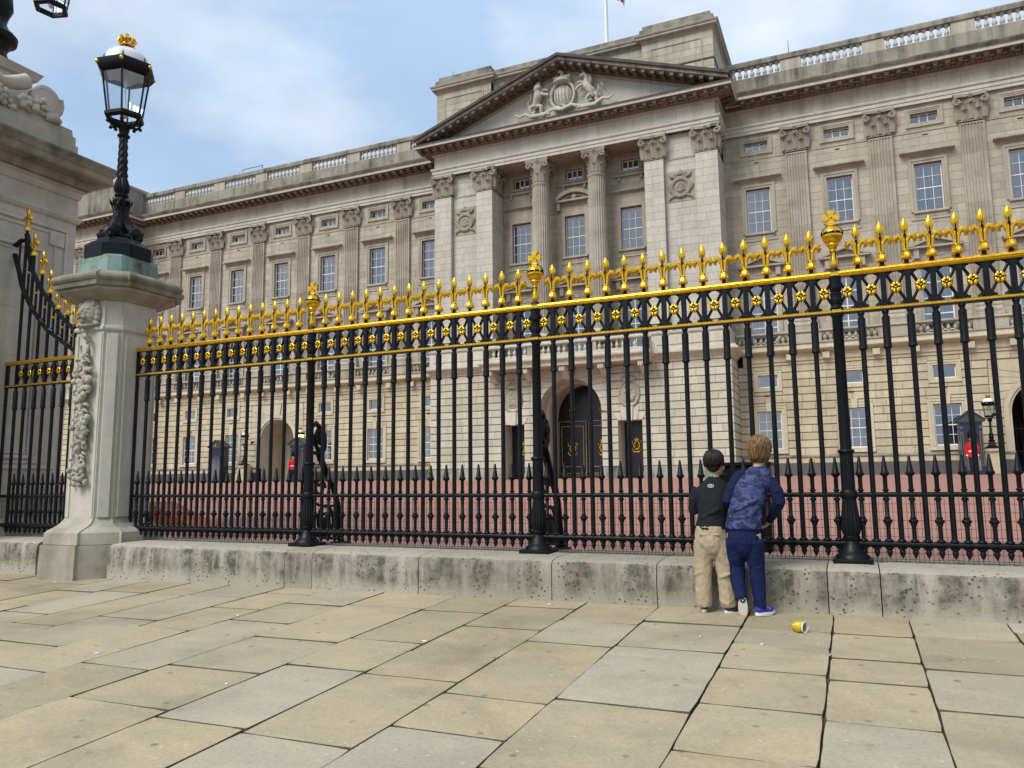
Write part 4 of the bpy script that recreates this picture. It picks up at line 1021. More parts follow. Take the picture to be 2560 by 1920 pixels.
b = MB(); b.ct = .7; b.mould(CR_P, full2); b.build('corona', M['pale'], pal)
b = MB(); b.ct = .5; b.mould([(.26, 21.985), (.97, 21.99)], full2); b.build('corona_soffit', M['soot_shade'], pal)  # underside coloured dark for soot plus painted shade
for p_ in (full2[:4], full2[6:]): b = MB(); b.ct = .4; b.mould(CT_P, p_); b.build('cornice_top', M['grime'], pal)
md = MB(); md.ct = .5
md.add([(-.12, -.30, 21.98), (-.12, -.92, 21.98), (-.12, -.93, 21.90), (-.12, -.80, 21.84), (-.12, -.30, 21.76), (.12, -.30, 21.98), (.12, -.92, 21.98), (.12, -.93, 21.90), (.12, -.80, 21.84), (.12, -.30, 21.76)],
       [(0, 1, 2, 3, 4), (9, 8, 7, 6, 5), (1, 6, 7, 2), (2, 7, 8, 3), (3, 8, 9, 4)])
md.sphere((0, -.86, 21.84), (.11, .06, .05), 8, 5)
ME_MOD = md.mesh('modillion', M['soot_shade'])
md = MB(); md.cm = 0; md.box(-.055, .055, -.345, -.28, 21.80, 21.93); md.box(.10, .21, -.345, -.28, 21.80, 21.93); md.box(.255, .365, -.345, -.28, 21.80, 21.93); ME_DEN = md.mesh('dentil', M['trim'])
def row(x0, x1, Y, st=.553):
    n = int((x1-x0)/st); st = (x1-x0)/n
    for i in range(n+1): ob('modillion', ME_MOD, pal, (x0+i*st, Y, 0))
    for i in range(n): ob('dentil', ME_DEN, pal, (x0+i*st+.12, Y, 0))
row(PVX+1.1, BL-1.2, YW); row(BR+1.3, WR1, YW); row(BL-.75, BR+.75, BY); row(-58, PVX+.6, PVY)
for i in range(4):
    o = ob('modillion', ME_MOD, pal, (BR, BY-.6+i*.55, 0)); o.rotation_euler.z = math.pi/2
# ------------------------------------------------------------------ wing pilasters
def flute_ring(w, n, d, y, z):
    pts = [(-w/2, y+.17, z), (-w/2, y, z)]; m = .06; st = (w-2*m)/n
    for k in range(n):
        a = -w/2+m+k*st; pts += [(a+.015, y, z), (a+.03, y+d*.75, z), (a+st*.5, y+d, z), (a+st-.03, y+d*.75, z), (a+st-.015, y, z)]
    return pts+[(w/2, y, z), (w/2, y+.17, z)]
b = MB()
rr_ = random.Random(4)
zz = 9.6
while zz < 18.78:
    z1 = min(zz+.84, 18.78); b.ct = rr_.uniform(.05, .95); b.loft([flute_ring(1.11, 7, .055, -.17, zz), flute_ring(1.11, 7, .055, -.17, z1)], False, False, False); zz = z1
b.ct = .5; b.quad((-.55, -.168, 18.72), (.55, -.168, 18.72), (.55, -.168, 18.8), (-.55, -.168, 18.8))
ME_PSH = b.mesh('pilaster', M['fluted'])
b = MB(); b.ct = .6; b.mould([(.17, 8.75), (.28, 8.75), (.28, 9.05), (.30, 9.08), (.30, 9.18), (.25, 9.24), (.23, 9.30), (.26, 9.38), (.24, 9.46), (.19, 9.52), (.175, 9.62)], [(-.555, 0), (.555, 0)])
for sx in (-1, 1): b.box(sx*.60-.05, sx*.60+.05, -.27, .05, 8.75, 9.2); b.box(sx*.58-.03, sx*.58+.03, -.22, .05, 9.2, 9.5)
ME_PBS = b.mesh('pilaster_base', M['trim'])
def volute(b, c, r, sx, th=.05):
    P = []
    for i in range(26): a = i*R(26); q = r*(1-i/32); P.append((c[0]+sx*q*math.cos(math.pi/2-a), c[1], c[2]+q*math.sin(math.pi/2-a)))
    b.tube(P, [th*(1-i/40) for i in range(26)], 6)
def acanthus(b, x, y, z, w, hgt, out):
    rings = []
    for t, ww, o in ((0, .7, .0), (.3, .95, .03), (.6, 1.0, .06), (.82, .85, .14), (.95, .6, .26), (.98, .42, .33), (.88, .3, .36)):
        zz_ = z+hgt*t; oo = y-out*o*3
        rings.append([(x-w*ww/2, oo+.05, zz_-.02), (x-w*ww*.28, oo-.012, zz_), (x-w*.04, oo-.03, zz_+.01), (x, oo-.012, zz_+.01), (x+w*.04, oo-.03, zz_+.01), (x+w*ww*.28, oo-.012, zz_), (x+w*ww/2, oo+.05, zz_-.02)])
    b.loft(rings, False, False, False)
def cap_face(b, w, y):
    b.cbox(-w/2-.03, w/2+.03, y-.03, y+.3, 0, .05, .01)
    rings = [[(-w/2+.04, y+.3, z), (-w/2+.04-f*.03, y+.07-f*.02, z), (w/2-.04+f*.03, y+.07-f*.02, z), (w/2-.04, y+.3, z)] for z, f in ((.05, 0), (.7, .3), (1.0, 1.0), (1.25, 2.2))]
    b.loft(rings, False, False, False)
    for x in (-w*.27, w*.27): acanthus(b, x, y-.03, .06, w*.44, .56, .20)
    for x in (-w*.5, 0, w*.5): acanthus(b, x, y-.02, .10, w*.40, .92, .21)
    for sx in (-1, 1):
        b.tube([(sx*w*.22, y-.04, .52), (sx*w*.30, y-.09, .8), (sx*w*.42, y-.15, 1.02), (sx*w*.52, y-.19, 1.13)], [.035, .045, .05, .045], 6); volute(b, (sx*w*.55, y-.22, 1.00), .19, sx, .058)
        b.tube([(sx*w*.2, y-.04, .6), (sx*w*.14, y-.09, .9), (sx*w*.08, y-.1, 1.06)], [.03, .035, .03], 6); volute(b, (sx*w*.10, y-.13, 1.0), .11, -sx, .038)
        acanthus(b, sx*w*.33, y-.08, .55, w*.26, .42, .10)
    # concave abacus and flower
    pts = [(-w/2-.20, y-.22), (-w/2-.05, y-.17), (-w*.2, y-.09), (w*.2, y-.09), (w/2+.05, y-.17), (w/2+.20, y-.22), (w/2+.20, y+.3), (-w/2-.2, y+.3)]
    b.loft([[(px*k, py, z) for px, py in pts] for z, k in ((1.27, .95), (1.31, .99), (1.33, .97), (1.36, 1.02), (1.43, 1.03))])
    for k in range(7):
        a = 2*math.pi*k/7; b.sphere((.085*math.cos(a), y-.17, 1.30+.085*math.sin(a)), (.055, .04, .055), 6, 5)
    b.sphere((0, y-.21, 1.30), .05, 8, 5)
b = MB(); b.ct = .5; cap_face(b, 1.11, -.17); ME_CAP = b.mesh('capital', M['capital'], 50)
for x in PIL_L+PIL_R+[-56.3]:
    tree(pal, ('pilaster', ME_PSH, [('pilaster_base', ME_PBS, []), ('capital', ME_CAP, [], (0, 0, 18.86))]), (x, PVY if x < -52 else YW, 0))
# centre pilasters: plain, capital wraps the visible return
b = MB(); b.ct = .6; cap_face(b, 1.17, -.15); i0 = len(b.v); cap_face(b, 1.17, -.6); b.xf(Matrix.Rotation(math.pi/2, 4, 'Z') @ Matrix.Translation((.45, 0, 0)), i0); ME_CAP2 = b.mesh('capital', M['capital'], 50)
b = MB(); b.ct = .7; b.mould([(.0, 8.85), (.14, 8.85), (.14, 9.15), (.16, 9.18), (.16, 9.26), (.09, 9.34), (.12, 9.42), (.03, 9.52), (.0, 9.53)], [(-.59, .35), (-.59, 0), (.59, 0), (.59, .35)]); ME_PB2 = b.mesh('pilaster_base', M['pale'])
for i, (a, c) in enumerate(PC):
    tree(pal, ('pilaster_capital', ME_CAP2 if i in (1, 3) else ME_CAP, [('pilaster_base', ME_PB2, [], (0, 0, -18.86))]), ((a+c)/2, PCY+(.15 if i in (1, 3) else .17), 18.86))
for x0, x1 in ((WL0, BL-.02), (BR+.02, WR1)):     # astragal band linking the capitals
    b = MB(); b.ct = .6; b.mould([(.0, 18.78), (.035, 18.80), (.04, 18.85), (.0, 18.87)], [(x0, YW), (x1, YW)]); b.build('astragal_band', M['trim'], pal)
for x0, x1 in ((-22.09, -20.34), (-8.66, -6.89)): b = MB(); b.ct = .6; b.mould([(.0, 18.78), (.04, 18.80), (.05, 18.85), (.0, 18.87)], [(x0, PPY), (x1, PPY)]); b.build('astragal_band', M['pale'], pal)
# ------------------------------------------------------------------ portico columns
n = 96; rings = []
b = MB(); zz = 9.55
prev = None
def cring(r, z):
    out = []
    for j in range(n):
        k = j % 4; rr2 = r*(1 if k in (0,) else (.93 if k == 2 else .955)); a = 2*math.pi*j/n; out.append((rr2*math.cos(a), rr2*math.sin(a), z))
    return out
while zz < 18.6:
    z1 = min(zz+.9, 18.62); f0, f1 = [(.56-.055*max(0, (z-11)/8)**1.5) for z in (zz, z1)]; b.ct = rr_.uniform(.25, .9); b.loft([cring(f0, zz), cring(f1, z1)], True, False, False); zz = z1
b.ct = .6; b.lathe([(.50, 18.6), (.53, 18.66), (.56, 18.72), (.56, 18.78), (.52, 18.80)], 36)
ME_COL = b.mesh('column', M['fluted'])
b = MB(); b.ct = .6; b.lathe([(.47, 0), (.49, .5), (.54, .9), (.62, 1.2)], 24)
for row_, (nl, zz, hh, w) in enumerate(((8, .02, .55, .36), (8, .06, .95, .34))):
    for k in range(nl):
        i0 = len(b.v); acanthus(b, 0, -.48, zz, w, hh, .13); b.xf(Matrix.Rotation(2*math.pi*(k+.5*row_)/nl, 4, 'Z'), i0)
for k in range(4):
    i0 = len(b.v)
    for sx in (-1, 1):
        b.tube([(sx*.10, -.5, .55), (sx*.2, -.53, .85), (sx*.42, -.60, 1.1), (sx*.5, -.62, 1.14)], [.03, .045, .05, .04], 6); volute(b, (sx*.54, -.64, 1.03), .15, sx, .045)
    for q in range(7): a = 2*math.pi*q/7; b.sphere((.08*math.cos(a), -.63, 1.30+.08*math.sin(a)), (.05, .04, .05), 6, 5)
    b.xf(Matrix.Rotation(k*math.pi/2, 4, 'Z'), i0)
ab = []
for k in range(4):
    a = k*math.pi/2
    for px, py in ((-.72, -.72), (-.3, -.58), (.3, -.58)): ab.append((px*math.cos(a)-py*math.sin(a), px*math.sin(a)+py*math.cos(a)))
b.loft([[(x*k, y*k, z) for x, y in ab] for z, k in ((1.19, .95), (1.26, 1.0), (1.43, 1.03))]); ME_CC = b.mesh('capital', M['capital'], 50)
b = MB(); b.ct = .6; b.box(-.75, .75, -.75, .75, 8.85, 9.1); b.lathe([(.74, 9.1), (.76, 9.17), (.72, 9.24), (.64, 9.28), (.63, 9.33), (.68, 9.40), (.66, 9.47), (.57, 9.52), (.56, 9.58)], 32); ME_CB = b.mesh('column_base', M['pale'], 40)
for x in (CX-1.77, CX+1.77): tree(pal, ('column', ME_COL, [('capital', ME_CC, [], (0, 0, 18.82)), ('column_base', ME_CB, [])]), (x, 41.4, 0))
b = MB(); b.ct = .4; b.box(-19.3, -9.7, 40.98, 42.6, 20.30, 20.6); b.build('portico_ceiling', M['trim'], pal)
# ------------------------------------------------------------------ windows
def sash(w, hgt, nx, nz_, fr=.05, bar=.022, mid=True):
    f = MB(); f.cbox(-w/2, -w/2+fr, -.03, .03, 0, hgt, .004); f.cbox(w/2-fr, w/2, -.03, .03, 0, hgt, .004); f.cbox(-w/2+fr, w/2-fr, -.03, .03, hgt-fr, hgt, .004); f.cbox(-w/2+fr, w/2-fr, -.03, .03, 0, fr*1.3, .004)
    iw, ih = w-2*fr, hgt-2.3*fr; panes = []
    for i in range(1, nx): x = -iw/2+iw*i/nx; f.box(x-bar/2, x+bar/2, -.02, .02, fr*1.3, hgt-fr)
    for j in range(1, nz_):
        z = fr*1.3+ih*j/nz_; q = bar*(1.0 if not (mid and j*2 == nz_) else 2.2); f.box(-w/2+fr, w/2-fr, -.024, .024, z-q/2, z+q/2)
    p = MB(); pw_, ph_ = iw/nx-.004, ih/nz_-.004; p.quad((-pw_/2, 0, 0), (pw_/2, 0, 0), (pw_/2, 0, ph_), (-pw_/2, 0, ph_)); mp_ = p.mesh('pane', M['glass'])
    for i in range(nx):
        for j in range(nz_): panes.append(('pane', mp_, [], (-iw/2+iw*(i+.5)/nx, .005, fr*1.3+ih*j/nz_+.002)))
    return f.mesh('window', M['sash']), panes
def curt(w, hgt, gap=0.0):
    c = MB(); n_ = 40; top = hgt
    for s0, s1 in ((-w/2, -gap/2), (gap/2, w/2)):
        P = [(s0+(s1-s0)*k/n_, .12+.025*math.sin(k*1.9)+.012*math.sin(k*.7)) for k in range(n_+1)]
        c.loft([[(x, y, z) for x, y in P] for z in (0, top)], False, False, False)
    return c.mesh('curtain', M['curtain'], True)
def frame_st(w, hgt, fr, proj, reveal, z0=0, base=True, mk='trim', steps=1):
    # stone surround with reveal back to the sash; origin at sill centre on the wall plane
    b = MB(); b.ct = .6
    b.ct = .35
    b.quad((-w/2, 0, 0), (-w/2, reveal, 0), (-w/2, reveal, hgt), (-w/2, 0, hgt)); b.quad((w/2, reveal, 0), (w/2, 0, 0), (w/2, 0, hgt), (w/2, reveal, hgt)); b.quad((-w/2, reveal, hgt), (w/2, reveal, hgt), (w/2, 0, hgt), (-w/2, 0, hgt)); b.quad((-w/2, 0, 0), (w/2, 0, 0), (w/2, reveal, 0), (-w/2, reveal, 0))
    b.ct = .65
    for k in range(steps):
        f0 = fr*k/steps; f1 = fr*(k+1)/steps; p = proj*(k+1)/steps
        for a, c in ((-w/2-f1, -w/2-f0), (w/2+f0, w/2+f1)): b.box(a, c, -p, .02, -(f1 if base else 0), hgt+f1)
        b.box(-w/2-f0, w/2+f0, -p, .02, hgt+f0, hgt+f1)
        if base: b.box(-w/2-f0, w/2+f0, -p, .02, -f1, -f0)
    return b.mesh('window_surround', M[mk])
def place(spec_window, spec_stone, x, Y, z):
    me, panes, cu, rec = spec_window
    o = tree(pal, ('window', me, [('pane', p[1], [], p[3]) for p in panes]+([('curtain', cu, [])] if cu else [])), (x, Y+rec, z))
    tree(pal, spec_stone, (x, Y, z))
# second floor
me, pn = sash(1.26, 2.52, 3, 4); SW2 = (me, pn, curt(1.2, 2.5), .20)
b = MB(); b.ct = .7; b.mould([(.0, 0), (.05, .03), (.10, .09), (.32, .11), (.34, .14), (.34, .22), (.0, .25)], [(-.92, .02), (-.92, -.0), (.92, -.0), (.92, .02)]); ME_HOOD = b.mesh('hood', M['trim'])
b = MB(); b.ct = .7; b.cbox(-.80, .80, -.17, .02, -.12, 0, .012); b.cbox(-.74, .74, -.06, .02, -.32, -.12, .008); b.cbox(-.92, .92, -.045, .02, -.46, -.325, .008); ME_SILL = b.mesh('sill', M['trim'])
SS2 = ('window_surround', frame_st(1.27, 2.56, .26, .07, .22, base=False, steps=2), [('hood', ME_HOOD, [], (0, 0, 2.98)), ('sill', ME_SILL, [])])
# attic storey windows
me, pn = sash(1.25, .50, 3, 1, .04, .05); SW3 = (me, pn, None, .24); SS3 = ('window_surround', frame_st(1.26, .52, .24, .08, .26, steps=3), [])
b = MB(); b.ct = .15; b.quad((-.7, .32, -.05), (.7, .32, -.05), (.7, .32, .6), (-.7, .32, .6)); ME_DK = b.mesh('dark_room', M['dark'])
# first floor french windows
me, pn = sash(1.40, 3.42, 2, 4, .07, .06, False); SW1 = (me, pn[:], curt(1.3, 3.3, .12), .24)
b = MB(); b.ct = .6; PT = [(-1.22, .0), (1.22, .0), (1.22, .16), (0, .58), (-1.22, .16)]
b.prism([(-1.05, -.55), (1.05, -.55), (1.05, 0), (-1.05, 0)], -.10, .02); b.prism([(-1.22, 0), (1.22, 0), (1.22, .10), (-1.22, .10)], -.40, .02); b.prism([(-1.05, .10), (1.05, .10), (0, .44)], -.16, .02)
for sx in (-1, 1):
    q = [(sx*1.26, .08), (sx*1.26, .20), (0, .62), (0, .46), (sx*1.0, .10)]; b.prism(q if sx < 0 else q[::-1], -.42, .02)
    b.prism([(sx*.85-.12, -.5), (sx*.85+.12, -.5), (sx*.85+.12, 0), (sx*.85-.12, 0)], -.30, -.09)
b.prism([(-.4, -.4), (.4, -.4), (.4, -.1), (-.4, -.1)], -.13, -.09); ME_PED = b.mesh('pediment', M['trim'])
SS1 = ('window_surround', frame_st(1.41, 3.46, .24, .08, .26, base=False, steps=2), [('pediment', ME_PED, [], (0, 0, 4.22))])
# ground floor
me, pn = sash(1.22, 2.05, 3, 4, .06, .024); SWG = (me, pn, curt(1.15, 2.0), .14)
b = MB(); b.ct = .8; b.cbox(-.87, .87, -.10, .02, -.22, -.02, .012); ME_SG = b.mesh('sill', M['rustic'])
b = MB(); b.ct = .9; b.prism([(-.13, -.02), (.13, -.02), (.16, .44), (-.16, .44)], -.12, .02); ME_KEY = b.mesh('keystone', M['rustic'])
SSG = ('window_surround', frame_st(1.24, 2.08, .25, .05, .16, base=False, mk='rustic', steps=2), [('sill', ME_SG, []), ('keystone', ME_KEY, [], (0, 0, 2.08))])
me, pn = sash(1.02, .66, 1, 1, .05); SWM = (me, pn, curt(.98, .62), .14); SSM = ('window_surround', frame_st(1.03, .68, .21, .05, .16, mk='rustic', steps=2), [])
b = MB(); b.box(-.12, .12, -.012, .01, -.035, .035); ME_VENT = b.mesh('vent', M['dark'])
for x in WIN_L+WIN_R:
    place(SW2, SS2, x, YW, 14.55); place(SW3, SS3, x, YW, 19.31); place(SW1, SS1, x, YW, 8.32); ob('dark_room', ME_DK, pal, (x, YW, 19.31))
    ob('vent', ME_VENT, pal, (x, YW, 18.62))
    if min(abs(x-AL), abs(x-AR)) > .5:
        place(SWG, SSG, x, YW, 2.55); place(SWM, SSM, x, YW, 5.90); ob('vent', ME_VENT, pal, (x-.1, YW-.005, 5.45))
for x in (-54.2, -58.4): place(SW3, SS3, x, PVY, 19.31); ob('dark_room', ME_DK, pal, (x, PVY, 19.31)); place(SW2, SS2, x, PVY, 14.55)
# portico windows
b = MB(); b.ct = .5; b.mould([(.0, 0), (.06, .04), (.20, .12), (.22, .2), (.0, .22)], [(-1.5, .0), (1.5, .0)]); ME_CORN = b.mesh('cornice_strip', M['trim'])
b = MB(); b.ct = .6      # segmental pediment over the centre window
A0 = arc(0, -.86, 1.75, 48, 132, 18); A1 = arc(0, -.86, 1.52, 44, 136, 18)
for k in range(18): b.prism([A1[k], A0[k], A0[k+1], A1[k+1]], -.34, .02)
b.prism([(-1.2, .14), (1.2, .14), (1.2, .26), (-1.2, .26)], -.32, .02)
for i in range(14): t = -1+2*i/13; b.sphere((t*.75, -.10, .38+.14*(1-t*t)+.03*math.sin(i*2.1)), (.09, .07, .075), 8, 5)
b.sphere((0, -.14, .46), (.16, .08, .2), 10, 6)
for sx in (-1, 1): b.prism([(sx*1.0-.11, -.35), (sx*1.0+.11, -.35), (sx*1.0+.11, .14), (sx*1.0-.11, .14)], -.24, .02); b.tube([(sx*.86, -.06, -.5), (sx*.9, -.07, -1.4), (sx*.86, -.06, -2.4)], .04, 5)
ME_SEG = b.mesh('segmental_pediment', M['trim'], 45)
SSR = ('window_surround', frame_st(1.27, 2.56, .22, .06, .2, base=False), [('sill', ME_SILL, [])])
me, pn = sash(1.02, .60, 3, 1, .045, .06); SW3c = (me, pn, None, .16); SS3c = ('window_surround', frame_st(1.06, .62, .18, .06, .2, steps=2), [])
for i, x in enumerate(RW):
    place(SW2, SSR, x, RY, 14.45); place(SW3c, SS3c, x, RY, 19.29); ob('dark_room', ME_DK, pal, (x, RY-.1, 19.29)); place(SW1, SS1, x, RY, 8.32)
    if i == 1: ob('segmental_pediment', ME_SEG, pal, (x, RY, 17.72))
    else: ob('cornice_strip', ME_CORN, pal, (x+(.1 if i else -.1), RY, 17.85))
    b = MB(); b.ct = .5; b.cbox(-.95, .95, -.16, .02, 18.88, 19.02, .012); b.cbox(-.75, -.6, -.12, .02, 18.62, 18.88, .01); b.cbox(.6, .75, -.12, .02, 18.62, 18.88, .01); b.build('window_shelf', M['trim'], pal, False, (x, RY, 0))
# ------------------------------------------------------------------ arches and doors in the ground storey
def voussoirs(xc, Y, r, zs, W, lines, top, mk, angs, dp=.07, keyw=9):
    J = []
    for a, z in zip(angs, lines):
        c, s_ = math.cos(R(a)), math.sin(R(a)); J.append(((r*c, zs+r*s_), (max((r+.32)*c, .2), max(zs+(r+.32)*s_, z) if z >= zs+(r+.32)*s_ else z), (W, z), a))
    polys = []
    prev = None
    seq = [((r, zs), (r+.2, zs), (W, lines[0]-.407), 0)]+J
    for p, q in zip(seq, seq[1:]):
        n_ = 4; inner = [(r*math.cos(R(q[3]+(p[3]-q[3])*k/n_)), zs+r*math.sin(R(q[3]+(p[3]-q[3])*k/n_))) for k in range(n_+1)]
        polys.append(inner+[(W, p[2][1]), (W, q[2][1])])
    a = J[-1][3]; ak = 90-keyw
    inner = [(r*math.cos(R(ak+(a-ak)*k/3)), zs+r*math.sin(R(ak+(a-ak)*k/3))) for k in range(4)]
    if J[-1][2][1] < top-.05: polys.append(inner+[(W, J[-1][2][1]), (W, top), ((r+1)*math.cos(R(ak))*.95, top)])
    else: polys.append(inner+[(W, top), ((r+1)*math.cos(R(ak))*.95, top)])
    for sx in (1, -1):
        for P in polys:
            c = (sum(p[0] for p in P)/len(P), sum(p[1] for p in P)/len(P))
            Q = [(sx*(c[0]+(p[0]-c[0])*.965), c[1]+(p[1]-c[1])*.93) for p in P]
            # orientation: counter-clockwise seen from the front
            ar = sum(Q[i][0]*Q[(i+1) % len(Q)][1]-Q[(i+1) % len(Q)][0]*Q[i][1] for i in range(len(Q)))
            if ar < 0: Q = Q[::-1]
            b = MB(); b.ct = rb.uniform(.3, .9); b.prism(Q, 0, dp+.02); b.build('voussoir', M[mk], pal, False, (xc, Y, 0))
    kx = r*math.sin(R(keyw)); kt = (r+1)*math.cos(R(ak))*.95
    b = MB(); b.ct = .8; b.prism([(-kx*.9, zs+r*math.cos(R(keyw))-.05), (kx*.9, zs+r*math.cos(R(keyw))-.05), (kt*.95, top-.02), (-kt*.95, top-.02)], -.06, dp+.02); b.build('keystone', M[mk], pal, False, (xc, Y, 0))
    # backing plate between arch and rectangle
    b = MB(); b.ct = .2; A = arc(0, zs, r, 0, 180, 32)
    for k in range(32):
        (x0, z0), (x1, z1) = A[k], A[k+1]; b.quad((x1, dp, z1), (x0, dp, z0), (x0, dp, top), (x1, dp, top))
    for sx in (-1, 1): x0, x1 = sorted((sx*r, sx*W)); b.quad((x0, dp, 1.0), (x1, dp, 1.0), (x1, dp, top), (x0, dp, top))
    b.build('arch_backing', M['trim'], pal, False, (xc, Y, 0))
def jambs(xc, Y, r, W, z0, z1, ch, mk, dp):
    z = z0
    while z < z1-.05:
        q = min(z+ch, z1)
        for sx in (-1, 1):
            b = MB(); b.ct = rb.uniform(.3, .9); x0, x1 = sorted((sx*r, sx*W)); b.box(x0+.004, x1-.004, 0, dp+.02, z+.034, q-.034); b.build('jamb_stone', M[mk], pal, False, (xc, Y, 0))
        z = q
def reveal(xc, Y0, Y1, r, zs, z0, mk, ct=.6, name='arch_reveal'):
    b = MB(); b.ct = ct; A = [(r, z0)]+arc(0, zs, r, 0, 180, 24)+[(-r, z0)]
    b.loft([[(x, Y0, z) for x, z in A], [(x, Y1, z) for x, z in A]], False, False, False); return b.build(name, M[mk], pal, 40, (xc, 0, 0))
lines6 = [2.2+.407*k for k in range(5, 12)]
for xc, dark in ((AL, False), (AR, True)):
    voussoirs(xc, YW, 1.84, 4.08, 2.35, [4.235, 4.642, 5.05, 5.456, 5.863, 6.27], 6.676, 'rustic', [8, 21, 35, 49, 62, 74])
    jambs(xc, YW, 1.84, 2.35, 2.2, 4.1, .407, 'rustic', .07)
    b = MB(); b.ct = .7       # smooth archivolt and jambs
    A = [(1.84, 1.0)]+arc(0, 4.08, 1.84, 0, 180, 28)+[(-1.84, 1.0)]; B_ = [(1.62, 1.0)]+arc(0, 4.08, 1.62, 0, 180, 28)+[(-1.62, 1.0)]; C_ = [(1.50, 1.0)]+arc(0, 4.08, 1.50, 0, 180, 28)+[(-1.50, 1.0)]
    rings = [[(x, y, z) for x, z in Q] for Q, y in ((A, .06), (A, -.05), (B_, -.05), (B_, .02), (C_, .02), (C_, .9))]
    b.loft(rings, False, False, False); b.build('archivolt', M['pale' if not dark else 'rustic'], pal, 30, (xc, YW, 0))
    reveal(xc, YW+.9, YW+9, 1.5, 4.08, 1.0, 'rustic', .5, 'passage_vault')
    b = MB(); b.ct = .6
    if not dark: b.box(-1.6, 1.6, 2.2, 2.4, 1.0, 5.7); b.box(-1.6, 1.6, 2.13, 2.2, 3.95, 4.02); b.box(-.05, .05, 2.17, 2.2, 1.75, 1.95); b.build('blocking_wall', M['rustic'], pal, False, (xc, YW, 0))
    else:
        b.box(-1.5, 1.5, 8.9, 9, 1, 5.6); b.build('passage_end', M['dark'], pal, False, (xc, YW, 0))
        b = MB()
        for k in range(14): b.box(-1.45+k*.22, -1.43+k*.22, 1.0, 1.03, 1.17, 3.6)
        for z in (1.4, 2.2, 3.3): b.box(-1.5, 1.5, .995, 1.035, z, z+.06)
        b.build('iron_gate', M['iron'], pal, False, (xc, YW, 0))
# front step of the centre and the great doorway
rC, zC = 1.87, 4.9
voussoirs(AC, GY, rC, zC, 2.42, [5.194, 5.622, 6.05, 6.478, 6.906, 7.1], 7.56, 'rustpale', [9, 22, 36, 50, 64, 76], .08, 8)
jambs(AC, GY, rC, 2.42, 1.77, 4.78, .428, 'rustpale', .08)
reveal(AC, GY+.05, 43.95, rC, zC, 1.0, 'rustpale', .5)
b = MB(); b.ct = .7; A = [(rC-.16, 1.0)]+arc(0, zC, rC-.16, 0, 180, 28)+[(-rC+.16, 1.0)]; A2 = [(rC, 1.0)]+arc(0, zC, rC, 0, 180, 28)+[(-rC, 1.0)]
b.loft([[(x, y, z) for x, z in Q] for Q, y in ((A2, 1.2), (A, 1.2), (A, 1.5), (A2, 1.5))], False, False, False); b.build('inner_arch', M['rustpale'], pal, 30, (AC, GY, 0))
M['door'] = plain('black_door_paint', (.010, .012, .017), .3, 0, .3, 9, .5)
def gilt_badge(b, x, y, z, s):
    # crowned oval cipher
    for k in range(16): a = 2*math.pi*k/16; b.sphere((x+.16*s*math.cos(a), y, z+.22*s*math.sin(a)), (.045*s, .02, .045*s), 6, 4)
    b.tube([(x-.09*s, y-.01, z-.13*s), (x-.05*s, y-.01, z+.12*s), (x+.03*s, y-.01, z-.02*s), (x+.10*s, y-.01, z+.12*s), (x+.06*s, y-.01, z-.14*s)], .024*s, 6)
    b.tube([(x-.22*s, y, z+.12*s), (x-.26*s, y, z+.24*s), (x-.19*s, y, z+.26*s)], .02*s, 5); b.tube([(x+.22*s, y, z+.12*s), (x+.26*s, y, z+.24*s), (x+.19*s, y, z+.26*s)], .02*s, 5)
    for sx in (-1, 1): b.tube([(x, y, z-.36*s), (x+sx*.12*s, y, z-.38*s), (x+sx*.22*s, y, z-.28*s), (x+sx*.26*s, y, z-.16*s)], [.05*s, .05*s, .035*s, .012*s], 6)
    for dx in (-.1, -.05, 0, .05, .1): b.sphere((x+dx*s, y, z+(.36+.05*(1-abs(dx)*8))*s), (.03*s, .02, .045*s), 6, 4)
    b.box(x-.12*s, x+.12*s, y-.015, y+.01, z+.28*s, z+.33*s); b.sphere((x, y, z+.47*s), .025*s, 6, 4)
DY = 43.9
b = MB(); b.box(-rC-.1, rC+.1, DY, DY+.2, 1.0, 4.68); b.build('door_leaf_backing', M['door'], pal, False, (AC, 0, 0))
b = MB(); A = arc(0, zC, rC+.1, 0, 180, 20); b.add([(x, DY+.05, max(z, 4.68)) for x, z in A]+[(-rC-.1, DY+.05, 4.6), (rC+.1, DY+.05, 4.6)], [tuple(list(range(21))+[21, 22])][::-1]); b.build('fanlight_grille', M['door'], pal, False, (AC, 0, 0))
for sx in (-1, 1):
    x0, x1 = (-rC, -.03) if sx < 0 else (.03, rC); lf = MB(); lf.cbox(x0, x1, DY-.06, DY-.01, 1.2, 4.66, .01)
    leaf = lf.build('door_leaf', M['door'], pal, False, (AC, 0, 0)); g_ = MB()
    for a, c, p, q in ((x0+.05, x1-.05, 1.45, 4.60), (x0+.22, x1-.22, 1.85, 4.30)):
        for e in ((a, c, p, p+.025), (a, c, q-.025, q), (a, a+.025, p+.025, q-.025), (c-.025, c, p+.025, q-.025)): g_.box(e[0], e[1], DY-.075, DY-.062, e[2], e[3])
    g_.build('gilt_line', plain('dull_gilt', (.62, .45, .16), .45, .4, .2, 9), leaf)
    for zc_, s_ in ((2.95, 1.15), (5.15, .72)): g_ = MB(); gilt_badge(g_, (x0+x1)/2, DY-.085, zc_, s_); g_.build('gilt_cipher', M['gold'], leaf, 40)
    g_ = MB()
    for k in range(14): t = x0+.1+(x1-x0-.2)*k/13; g_.tube([(t+.05*math.cos(q*1.05), DY-.07, 1.34+.05*math.sin(q*1.05)) for q in range(7)], .010, 4)
    g_.build('gilt_guilloche', M['gold'], leaf)
b = MB(); b.cbox(-rC-.05, rC+.05, DY-.1, DY, 4.62, 4.78, .01); b.build('door_transom', M['door'], pal, False, (AC, 0, 0))
M['dgilt'] = bpy.data.materials.get('dull_gilt')
